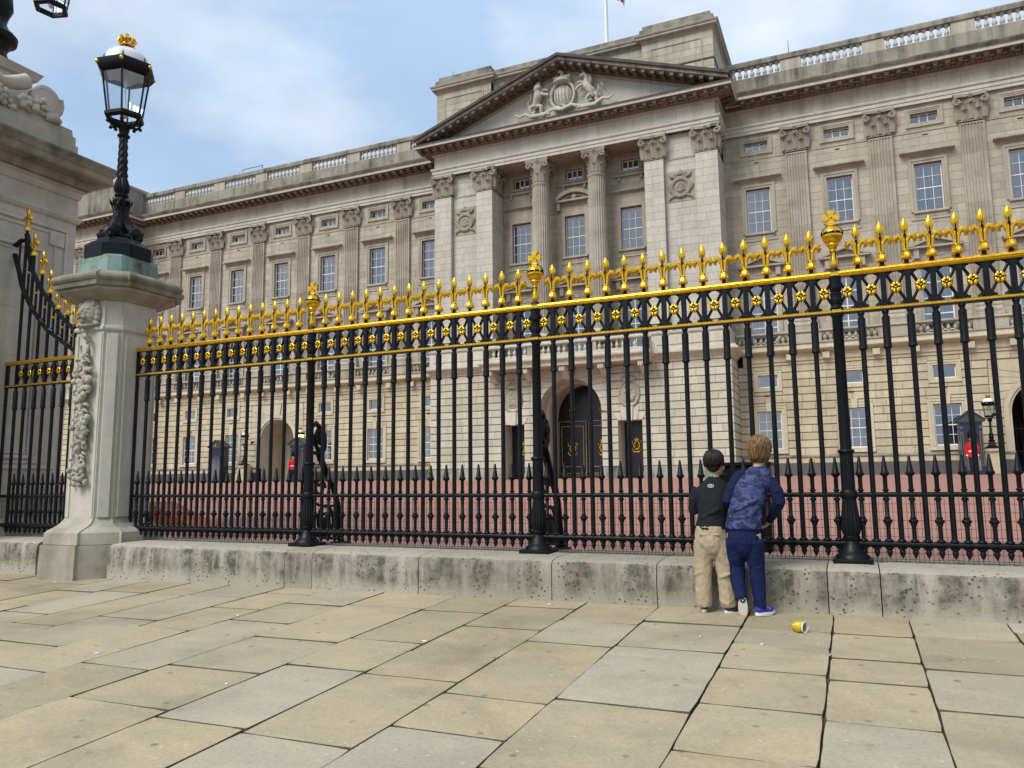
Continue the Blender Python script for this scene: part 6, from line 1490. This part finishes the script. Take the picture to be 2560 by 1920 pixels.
def hand(b, w, d, up, side, s=1.0):
    # palm at wrist w, pointing along d, fingers curl towards 'up', thumb leaves on 'side'
    w = Vector(w); d = Vector(d).normalized(); u = Vector(up).normalized(); sd_ = Vector(side).normalized()
    b.tube([w, w+d*.02*s, w+d*.055*s], [.017*s, .021*s, .02*s], 8, sq=.55, up=sd_)
    for k, ln in enumerate((.85, 1.0, .95, .75)):
        o = w+d*.052*s+sd_*(.018-.012*k)*s; L_ = .042*s*ln
        b.tube([o, o+d*L_*.45+u*.004*s, o+d*L_*.7+u*L_*.45, o+d*L_*.35+u*L_*.8], [.0068*s, .0064*s, .006*s, .005*s], 6)
    o = w+d*.016*s+sd_*.018*s; b.tube([o, o+sd_*.014*s+d*.014*s, o+sd_*.012*s+d*.03*s+u*.014*s], [.0085*s, .0075*s, .006*s], 6)
def head(b, c, s, yawd):
    i0 = len(b.v)
    b.sphere((0, -.012, .02), (.070, .088, .088), 18, 12); b.sphere((0, .022, -.035), (.056, .060, .066), 14, 10); b.sphere((0, .035, -.080), (.032, .03, .026), 10, 7)
    b.tube([(0, .078, .012), (0, .098, -.018), (0, .104, -.034), (0, .090, -.042)], [.010, .012, .015, .010], 8)
    for sx in (-1, 1):
        b.sphere((sx*.030, .073, .008), (.013, .010, .008), 8, 6); b.sphere((sx*.030, .072, .026), (.020, .010, .006), 8, 5); b.sphere((sx*.036, .058, -.03), (.026, .024, .024), 8, 6)
        b.sphere((sx*.072, -.004, -.012), (.010, .022, .033), 8, 8); b.sphere((sx*.082, -.012, -.004), (.008, .016, .026), 8, 6)
    b.sphere((0, .082, -.062), (.022, .010, .006), 8, 5); b.sphere((0, .080, -.071), (.019, .010, .006), 8, 5)
    b.xf(Matrix.Translation(c) @ Matrix.Rotation(R(yawd), 4, 'Z') @ Matrix.Scale(s, 4), i0)
def strands(b, c, rx, ry, rz, n, low, tilt, seed, rad=.0065, wav=.008, crown=(0, -.01), front=.5):
    rd = random.Random(seed); c = Vector(c)
    for i in range(n):
        a = 2*math.pi*(i+rd.random())/n; fr = math.sin(a)   # +1 = front
        lo = low if fr < .35 else max(low*.1, low*(1-fr)*front+.1*0)
        P = []; st = rd.uniform(.05, .55); m = 7; k_ = rd.uniform(.97, 1.05)
        for j in range(m):
            th = st+(math.pi/2-st+lo*rd.uniform(.86, 1.05))*j/(m-1) if True else 0
            if th <= math.pi/2: p = Vector((rx*math.sin(th)*math.cos(a)*k_, ry*math.sin(th)*math.sin(a)*k_, rz*math.cos(th)))
            else: e = th-math.pi/2; p = Vector((rx*math.cos(a)*k_*(1-.16*e*e), ry*math.sin(a)*k_*(1-.16*e*e), -rz*e))
            p += Vector((rd.uniform(-1, 1), rd.uniform(-1, 1), 0))*wav*.5
            P.append(c+p)
        b.tube(P, [rad*.8]+[rad*1.2]*(m-3)+[rad, rad*.25], 5)
def boy_left():
    x, y, g = -1.075, 6.43, pz(-1.07, 6.45)
    t = thing('person', 'boy in black top and khaki trousers peering through the railing', 'person', (x, y, g), 'boys at the railing')
    sh = Vector((.018, .075, 1.035)); hp = .66
    # body
    b = MB(); hc = (.022, .092, 1.185); head(b, hc, 1.0, -24); ell(b, [(.02, .075, 1.03, .045, .045), (.02, .078, 1.08, .040, .042), (.02, .085, 1.14, .038, .045)])
    ell(b, [(0, .01, .60, .10, .075), (0, .02, .72, .085, .065), (.01, .045, .88, .10, .07), (.015, .07, 1.0, .115, .065), (.018, .075, 1.05, .06, .045)])
    aL = [(-.108, .07, .985), (-.150, .06, .89), (-.160, .08, .80), (-.10, .27, .85), (-.075, .40, .905)]; aR = [(.140, .07, .985), (.182, .06, .89), (.195, .09, .80), (.16, .28, .85), (.14, .40, .905)]
    for P in (aL, aR): b.tube(P, [.036, .032, .030, .024, .019], 10)
    hand(b, aL[-1], (.1, 1, .15), (.6, -.2, .5), (.3, 0, 1)); hand(b, aR[-1], (-.1, 1, .15), (-.6, -.2, .5), (-.3, 0, 1))
    for P in ([(-.062, .01, .60), (-.085, .02, .36), (-.093, -.005, .07)], [(.062, .01, .60), (.095, .02, .36), (.110, -.005, .07)]): b.tube(P, [.06, .045, .03], 10)
    ob('body', fuse(b, 'body', M['skin'], .0065, 2), t)
    # top
    b = MB(); ell(b, [(-.012, .0, .655, .128, .098), (-.008, .005, .70, .122, .095), (0, .02, .78, .113, .09), (.008, .04, .88, .122, .092), (.014, .06, .96, .136, .090), (.016, .07, 1.005, .128, .082), (.018, .075, 1.035, .100, .070), (.018, .078, 1.060, .070, .058), (.018, .08, 1.078, .050, .050)])
    for P in (aL, aR): b.tube([P[0], P[1], P[2], (Vector(P[2])+Vector(P[3]))/2, P[3], Vector(P[3]).lerp(Vector(P[4]), .6)], [.054, .048, .046, .042, .036, .030], 12)
    for z, a_ in ((.70, .3), (.74, 2.0), (.72, 3.5), (.77, 4.4)): b.tube([(.118*math.cos(a_+q*.25), .012+.09*math.sin(a_+q*.25), z+.012*q) for q in range(5)], [.004, .012, .014, .012, .004], 6)
    ob('top', fuse(b, 'top', M['blacktop'], .008, 3, disp=(.0045, 9, 15, .6, 3)), t)
    b = MB(); b.tube([(.02+.045*math.cos(R(q)), .078+.045*math.sin(R(q)), 1.082-.012*math.cos(R(q))) for q in range(180, 275, 12)], .009, 6); b.build('lanyard', M['green'], t, True)
    # logo: oval ring with interlocked mark, on the back just below the collar
    zc_ = 1.005; yb = -.0235; b = MB(); sx_ = .006
    def onb(u, v): return (sx_+u, yb+.0+.35*(v)+.9*u*u, zc_+v)
    ringv = [(R(q)) for q in range(0, 360, 15)]
    b.tube([onb(.0235*math.cos(q), .0125*math.sin(q)) for q in ringv+[0]], .0022, 5)
    for s1 in (-1, 1): b.tube([onb(s1*.010, .008), onb(s1*.004, .003), onb(s1*.004, -.003), onb(s1*.010, -.008)], .0020, 5)
    b.tube([onb(-.006, 0), onb(.006, 0)], .0018, 5); b.build('chest_logo', M['white'], t, True)
    # trousers, baggy, bunched over the shoes
    b = MB(); ell(b, [(-.006, .0, .42, .03, .05), (-.006, -.002, .47, .085, .085), (-.008, -.004, .53, .128, .104), (-.01, -.004, .58, .134, .106), (-.012, -.002, .63, .128, .100), (-.012, .0, .685, .120, .094)])
    for P, w in (([(-.072, .0, .56), (-.080, .005, .42), (-.084, .0, .30), (-.087, -.01, .19), (-.088, -.015, .10), (-.087, -.012, .045)], 0), ([(.062, .0, .56), (.078, .008, .42), (.088, .01, .30), (.096, .0, .19), (.103, -.004, .10), (.106, .0, .05)], 1)):
        b.tube(P, [.082, .075, .068, .066, .068, .064], 14, up=(0, 1, 0))
        for z, s_ in ((.27, 1), (.20, -1), (.145, 1), (.105, -1), (.07, 1), (.35, -1)):
            cx = P[3][0]; a0 = rb.uniform(0, 6); b.tube([(cx+.062*math.cos(a0+q*.5), -.005+.062*math.sin(a0+q*.5), z+s_*.012*q) for q in range(5)], [.004, .011, .014, .011, .004], 6)
    for s1 in (-1, 1): b.box(-.012+s1*.06-.032, -.012+s1*.06+.032, -.108, -.092, .615, .621)
    ob('trousers', fuse(b, 'trousers', M['khaki'], .008, 2, disp=(.0048, 11, 17, .8, 8)), t)
    for sx, xx, yw in ((-1, -.088, 8), (1, .112, -62)):
        i = MB(); i.loft([[(.030*math.cos(a)*(1 if math.sin(a) > 0 else .9), .085*math.sin(a)+.04, z) for a in [2*math.pi*k/16 for k in range(16)]] for z in (0, .022)]); Mx = Matrix.Translation((xx, -.01, .002)) @ Matrix.Rotation(R(yw), 4, 'Z'); i.xf(Mx)
        s_ = i.build('shoe_sole', M['rubber'], t, 40); u = MB(); u.sphere((0, .045, .024), (.030, .082, .034), 12, 8); u.sphere((0, -.005, .035), (.028, .036, .034), 10, 7); u.xf(Mx)
        u.build('shoe', M['shoeblk'], t, True)
    h_ = MB(); c = Vector(hc)+Vector((0, -.012, .035)); h_.sphere(c+Vector((0, -.016, .0)), (.074, .086, .080), 18, 12); h_.sphere(c+Vector((0, -.052, -.055)), (.056, .040, .05), 14, 8); h_.sphere(c+Vector((0, .02, .03)), (.074, .082, .060), 14, 8)
    strands(h_, c+Vector((0, -.013, .002)), .0755, .087, .083, 420, .74, 0, 5, .0042, .016); h_.build('hair', M['hairdark'], t, True)
def boy_right():
    x, y, g = -.775, 6.38, pz(-.77, 6.4)
    t = thing('person', 'fair haired boy in navy camouflage jersey with one heel raised', 'person', (x, y, g), 'boys at the railing')
    b = MB(); hc = (.088, .145, 1.285); head(b, hc, 1.06, -12); ell(b, [(.075, .11, 1.12, .045, .045), (.078, .118, 1.17, .042, .044), (.082, .13, 1.24, .04, .046)])
    ell(b, [(-.045, .0, .63, .105, .08), (-.03, .02, .76, .09, .07), (.02, .05, .95, .11, .075), (.055, .085, 1.07, .12, .07), (.072, .11, 1.14, .06, .045)])
    aL = [(-.066, .088, 1.085), (-.128, .05, .98), (-.165, .03, .885), (-.15, .15, .80), (-.135, .30, .77)]; aR = [(.168, .095, 1.035), (.212, .055, .955), (.228, .055, .88), (.170, .15, .78), (.120, .24, .70)]
    for P in (aL, aR): b.tube(P, [.038, .034, .031, .025, .020], 10)
    hand(b, aL[-1], (.1, 1, .1), (.6, -.2, .5), (.3, 0, 1), 1.05); hand(b, aR[-1], (-.5, .6, -.5), (-.4, .6, .3), (.6, .4, .4), 1.05)
    lL = [(-.115, .0, .63), (-.125, .045, .36), (-.085, -.055, .13)]; lR = [(.02, .0, .63), (.035, .03, .36), (.048, .0, .08)]
    for P in (lL, lR): b.tube(P, [.065, .047, .03], 10)
    ob('body', fuse(b, 'body', M['skin'], .0065, 2), t)
    b = MB(); ell(b, [(-.052, .0, .665, .140, .110), (-.047, .003, .71, .138, .107), (-.042, .008, .76, .133, .102), (-.03, .022, .82, .130, .10), (-.005, .04, .92, .137, .10), (.025, .062, 1.01, .146, .098), (.045, .08, 1.065, .138, .090), (.060, .098, 1.105, .108, .078), (.070, .108, 1.135, .078, .064), (.075, .112, 1.16, .056, .054)])
    for z, a_ in ((.70, 3.6), (.75, 4.6), (.72, 5.4), (.80, 4.0), (.86, 5.0)): b.tube([(-.035+.128*math.cos(a_+q*.25), .012+.10*math.sin(a_+q*.25), z+.014*q) for q in range(5)], [.004, .012, .014, .012, .004], 6)
    ob('jersey', fuse(b, 'jersey', M['camo'], .008, 3, disp=(.0045, 9, 15, .7, 5)), t)
    for P in (aL, aR):
        b = MB(); q0 = Vector(P[0])+Vector((.045 if P is aL else -.045, .005, .02)); b.tube([q0, P[0], P[1], P[2], (Vector(P[2])+Vector(P[3]))/2, P[3], Vector(P[3]).lerp(Vector(P[4]), .75)], [.040, .056, .053, .052, .046, .038, .030], 12)
        b.tube([Vector(P[1])+Vector((.04, -.03, .02)), Vector(P[1])+Vector((.0, -.05, .0)), Vector(P[1])+Vector((-.04, -.03, -.01))], [.004, .012, .004], 6); ob('sleeve', fuse(b, 'sleeve', M['navy'], .008, 3, disp=(.0042, 12, 20, .8, 2)), t)
    b = MB(); ell(b, [(-.047, .0, .45, .03, .05), (-.047, -.002, .50, .085, .085), (-.048, -.004, .56, .126, .102), (-.05, -.004, .61, .126, .102), (-.05, -.002, .66, .120, .095), (-.048, .0, .71, .110, .088)])
    b.tube([(-.112, .0, .58), (-.118, .03, .45), (-.122, .05, .36), (-.112, .01, .26), (-.092, -.035, .17), (-.082, -.055, .125)], [.085, .074, .064, .058, .050, .046], 14, up=(0, 1, 0)); b.tube([(.018, .0, .58), (.028, .02, .45), (.035, .03, .36), (.042, .02, .25), (.047, .005, .15), (.048, .0, .06)], [.085, .074, .064, .058, .052, .046], 14, up=(0, 1, 0))
    for cx, zz in ((-.115, .40), (-.105, .30), (.03, .36), (.04, .24), (.045, .15), (-.09, .2)):
        a0 = rb.uniform(0, 6); b.tube([(cx+.056*math.cos(a0+q*.5), .02+.056*math.sin(a0+q*.5), zz+.01*q) for q in range(5)], [.004, .010, .012, .010, .004], 6)
    ob('joggers', fuse(b, 'joggers', M['bluetr'], .008, 2, disp=(.0042, 11, 18, .7, 4)), t)
    # planted shoe, turned out to the right
    Mx = Matrix.Translation((.052, .0, .002)) @ Matrix.Rotation(R(-42), 4, 'Z'); o8_ = lambda z, k: [(.036*k*math.cos(a), .098*k*math.sin(a)+.045, z+(.012 if math.sin(a) > .7 else 0)) for a in [2*math.pi*q/16 for q in range(16)]]
    i = MB(); i.loft([o8_(0, .96), o8_(.012, 1.02), o8_(.028, .97)]); i.xf(Mx); i.build('shoe_sole', M['rubber'], t, 40); u = MB(); u.sphere((0, .055, .03), (.034, .09, .036), 12, 8); u.sphere((0, -.01, .05), (.032, .042, .05), 10, 8); u.xf(Mx); u.build('shoe', M['shoeblue'], t, True)
    u = MB(); u.tube([(-.025, .05, .058), (0, .06, .068), (.025, .05, .058)], .006, 5); u.tube([(-.027, .07, .052), (0, .08, .06), (.027, .07, .052)], .006, 5); u.xf(Mx); u.build('shoe_lace', M['pink'], t, True)
    # raised shoe: toe on the ground, sole towards the viewer
    Mx = Matrix.Translation((-.070, -.075, .105)) @ Matrix.Rotation(R(8), 4, 'Z') @ Matrix.Rotation(R(-76), 4, 'X'); i = MB(); i.loft([o8_(0, .96), o8_(.012, 1.02), o8_(.028, .97)]); i.xf(Mx); i.build('shoe_sole', M['rubber'], t, 40)
    i = MB(); i.lathe([(.021, -.004), (.023, .002)], 18, (0, -.02, 0)); i.xf(Mx); i.build('heel_pad', M['shoeblk'], t); i = MB(); i.lathe([(.006, -.006), (.007, .002)], 10, (0, -.02, 0)); i.xf(Mx); i.build('heel_dot', M['rubber'], t)
    i = MB(); i.cbox(-.028, .028, .105, .135, -.004, .004, .002); i.xf(Mx); i.build('toe_pad', M['orange'], t)
    u = MB(); u.sphere((0, .055, .052), (.034, .088, .036), 12, 8); u.sphere((0, -.01, .072), (.032, .042, .05), 10, 8); u.xf(Mx); u.build('shoe', M['pink'], t, True)
    h_ = MB(); c = Vector(hc)+Vector((0, -.01, .04)); h_.sphere(c+Vector((0, -.015, -.005)), (.078, .09, .084), 18, 12); h_.sphere(c+Vector((0, -.042, -.07)), (.072, .056, .075), 14, 8)
    strands(h_, c+Vector((0, -.012, .0)), .083, .096, .089, 620, 1.5, 0, 9, .0042, .024, front=.8); h_.build('hair', M['hairfair'], t, True)
boy_left(); boy_right()
def guard(x, y, rz, lab):
    t = thing('person', lab, 'person', (x, y, fz(y)+.02), 'guards in scarlet'); t.rotation_euler.z = rz
    b = MB(); i0 = len(b.v); head(b, (0, 0, 1.62), 1.12, 180); ell(b, [(0, 0, 1.40, .06, .06), (0, 0, 1.5, .055, .055), (0, 0, 1.58, .055, .06)]); ell(b, [(0, 0, .85, .14, .10), (0, 0, 1.1, .14, .1), (0, 0, 1.35, .18, .1), (0, 0, 1.44, .08, .06)])
    aL = [(-.20, 0, 1.38), (-.245, .01, 1.12), (-.235, -.04, .90), (-.225, -.06, .82)]; aR = [(.20, 0, 1.38), (.245, .01, 1.12), (.235, -.04, .90), (.225, -.06, .82)]
    for P in (aL, aR): b.tube(P, [.05, .045, .035, .028], 10); 
    hand(b, aL[-1], (0, -.2, -1), (1, 0, 0), (0, -1, 0), 1.25); hand(b, aR[-1], (0, -.2, -1), (-1, 0, 0), (0, -1, 0), 1.25)
    for sx in (-1, 1): b.tube([(sx*.085, 0, .86), (sx*.09, -.01, .48), (sx*.09, .0, .08)], [.085, .06, .04], 10)
    ob('body', fuse(b, 'body', M['skin'], .012, 2), t)
    b = MB(); ell(b, [(0, 0, .78, .20, .145), (0, 0, .90, .185, .135), (0, 0, 1.05, .16, .12), (0, -.01, 1.22, .185, .13), (0, 0, 1.36, .20, .12), (0, 0, 1.44, .13, .085), (0, 0, 1.49, .065, .065)])
    for P in (aL, aR): b.tube([P[0], P[1], P[2], Vector(P[2]).lerp(Vector(P[3]), .4)], [.075, .066, .056, .05], 12)
    ob('tunic', fuse(b, 'tunic', M['red'], .014, 2), t); b = MB(); b.lathe([(.166, 1.02), (.170, 1.03), (.170, 1.075), (.166, 1.085)], 24, cap=False)
    for q in range(len(b.v)): b.v[q] = (b.v[q][0], b.v[q][1]*.78, b.v[q][2])
    for P in (aL, aR): b.tube([Vector(P[2]).lerp(Vector(P[3]), .1), Vector(P[2]).lerp(Vector(P[3]), .75)], .052, 10)
    b.build('belt_and_cuffs', M['white'], t, 40)
    b = MB(); ell(b, [(0, 0, .70, .165, .12), (0, 0, .84, .17, .125)]); 
    for sx in (-1, 1): b.tube([(sx*.085, 0, .80), (sx*.09, -.005, .48), (sx*.092, .0, .10)], [.10, .075, .062], 12)
    ob('trousers', fuse(b, 'trousers', M['guardblk'], .014, 2), t); b = MB()
    for sx in (-1, 1): b.sphere((sx*.095, -.05, .05), (.05, .135, .055), 10, 7); b.lathe([(.055, .04), (.058, .14)], 10, (sx*.092, 0, 0))
    b.build('boots', M['boot'], t, True)
    b = MB(); b.loft([[(.118*k*math.cos(a), .02+.135*k*math.sin(a), z) for a in [2*math.pi*q/20 for q in range(20)]] for z, k in ((1.66, .92), (1.72, 1.02), (1.82, 1.05), (1.90, .98), (1.96, .80), (1.99, .45))])
    rd = random.Random(2)
    for i in range(160):
        a = rd.uniform(0, 6.28); z = rd.uniform(1.66, 1.95); k = 1.05 if z < 1.9 else .85; p = Vector((.118*k*math.cos(a), .02+.135*k*math.sin(a), z)); b.tube([p, p+Vector((.012*math.cos(a), .012*math.sin(a), -.03))], [.008, .002], 4)
    b.build('bearskin', M['bear'], t, True)
    b = MB(); b.tube([(.26, -.09, .62), (.24, -.07, 1.0), (.21, -.05, 1.40)], [.02, .025, .012], 6); b.build('rifle', M['boot'], t, True)
guard(5.05, 40.62, R(0), 'scarlet guard facing out before the right sentry box'); guard(-33.72, 40.45, R(35), 'scarlet guard half hidden by the railing post, below the lit lamp')
# ------------------------------------------------------------------ small things
t = thing('crushed_can', 'crushed gold can with white end lying on the paving', 'can', (-.405, 5.91, pz(-.4, 5.9)+.040)); t.rotation_euler = (R(4), R(90), R(-22))
b = MB(); rings = []
for i in range(9):
    z = -.045+.08*i/8; rings.append([((.037+.006*math.sin(3*a+i*.9)*(1 if 1 < i < 7 else .3))*math.cos(a), (.037-.004*math.cos(2*a+i))*math.sin(a), z+.004*math.sin(2*a)) for a in [2*math.pi*k/20 for k in range(20)]])
b.loft(rings, True, True, False); b.build('can_wall', plain('gold_can_print', (.62, .42, .03), .35, .3, .3, 40), t, 50)
b = MB(); b.lathe([(.030, .022), (.036, .030), (.041, .038), (.043, .036), (.038, .026)], 20); b.build('rim', M['white'], t, 50); b = MB(); b.lathe([(.001, .026), (.030, .027), (.030, .022)], 20); b.sphere((.008, .006, .03), (.012, .016, .004), 8, 5); b.build('can_end', plain('dirty_can_end', (.20, .15, .10), .7, 0, .6, 60), t, 40)
rd = random.Random(17)
for x, y, lab in ((-8.62, 6.20, 'tiny white cigarette butt beside the foot of the lion pier'), (-6.9, 6.44, 'crumpled white scrap against the kerb right of lion pier'), (-4.98, 5.3, 'tiny white butt on the paving below the leftmost railing post'),
    (-5.05, 4.0, 'bright white butt in a joint at the far left of the paving'), (-3.55, 3.7, 'pale butt on the big slabs at lower left'), (-2.9, 4.95, 'small white butt on the grey slab left of centre'), (-2.5, 6.4, 'white butt close to the kerb below the middle railing post'),
    (-1.65, 6.45, 'white scrap at the kerb just left of the boys'), (-1.05, 5.6, 'flat pale scrap on the slab below the black topped boy'), (-.62, 5.5, 'white butt in the joint between boys and can'), (-.2, 5.35, 'white butt in the long joint below the crushed can')):
    b = MB(); r = rd.uniform(.004, .006); l_ = rd.uniform(.012, .026); a = rd.uniform(0, 3.1); b.tube([(-l_*math.cos(a), -l_*math.sin(a), 0), (l_*math.cos(a), l_*math.sin(a), .001)], [r, r*.8], 6, sq=.7)
    tag(b.build('cigarette_butt', M['white'], None, True, (x, y, pz(x, y)+.005)), lab, 'litter', 'litter on the paving')
# red ramp board behind the railing near the lion pier
t = thing('ramp_board', 'rust orange wedge of board behind the railing by lion pier', 'board', (-9.9, 9.0, fz(9))); b = MB(); b.prism([(-.60, 0), (.55, 0), (.55, .05), (-.48, .43), (-.60, .44)], -.02, .5)
b.build('wedge', plain('rust_orange_paint', (.46, .115, .035), .7, 0, .2, 5), t)
t = thing('cabinet', 'black metal cabinet standing behind the railing between the boys', 'cabinet', (-1.02, 8.3, fz(8.3))); b = MB(); b.cbox(-.24, .24, -.15, .15, 0, .86, .015); b.build('case', M['iron'], t); b = MB(); b.cbox(-.27, .27, -.18, .18, .86, .90, .01); b.build('lid', M['iron'], t)
def uplight(x, y, lab):
    t = thing('ground_uplight', lab, 'ground light', (x, y, fz(y))); b = MB(); b.cbox(-.20, .20, -.10, .10, 0, .025, .006); b.build('frame', plain('zinc_frame', (.30, .31, .31), .4, .7), t); b = MB(); b.box(-.17, .17, -.075, .075, .025, .03); b.build('lens', plain('uplight_lens', (.45, .52, .53), .12, 0, .1), t)
uplight(-5.25, 7.55, 'pale glass ground light behind the leftmost railing post'); uplight(-2.45, 7.55, 'pale glass ground light behind the middle railing post')
t = thing('spotlight', 'small round spotlight low on railing next to lion pier', 'spotlight', (-8.30, 7.12, .62)); b = MB(); b.tube([(0, 0, 0), (0, .1, .02)], [.06, .05], 14); b.build('housing', M['iron'], t, 40); b = MB(); b.tube([(0, -.006, 0), (0, .0, 0)], .05, 14); b.build('lens', M['milk'], t)
b = MB(); b.box(-.008, .008, -.02, .1, -.28, -.05); b.build('bracket', M['iron'], t)
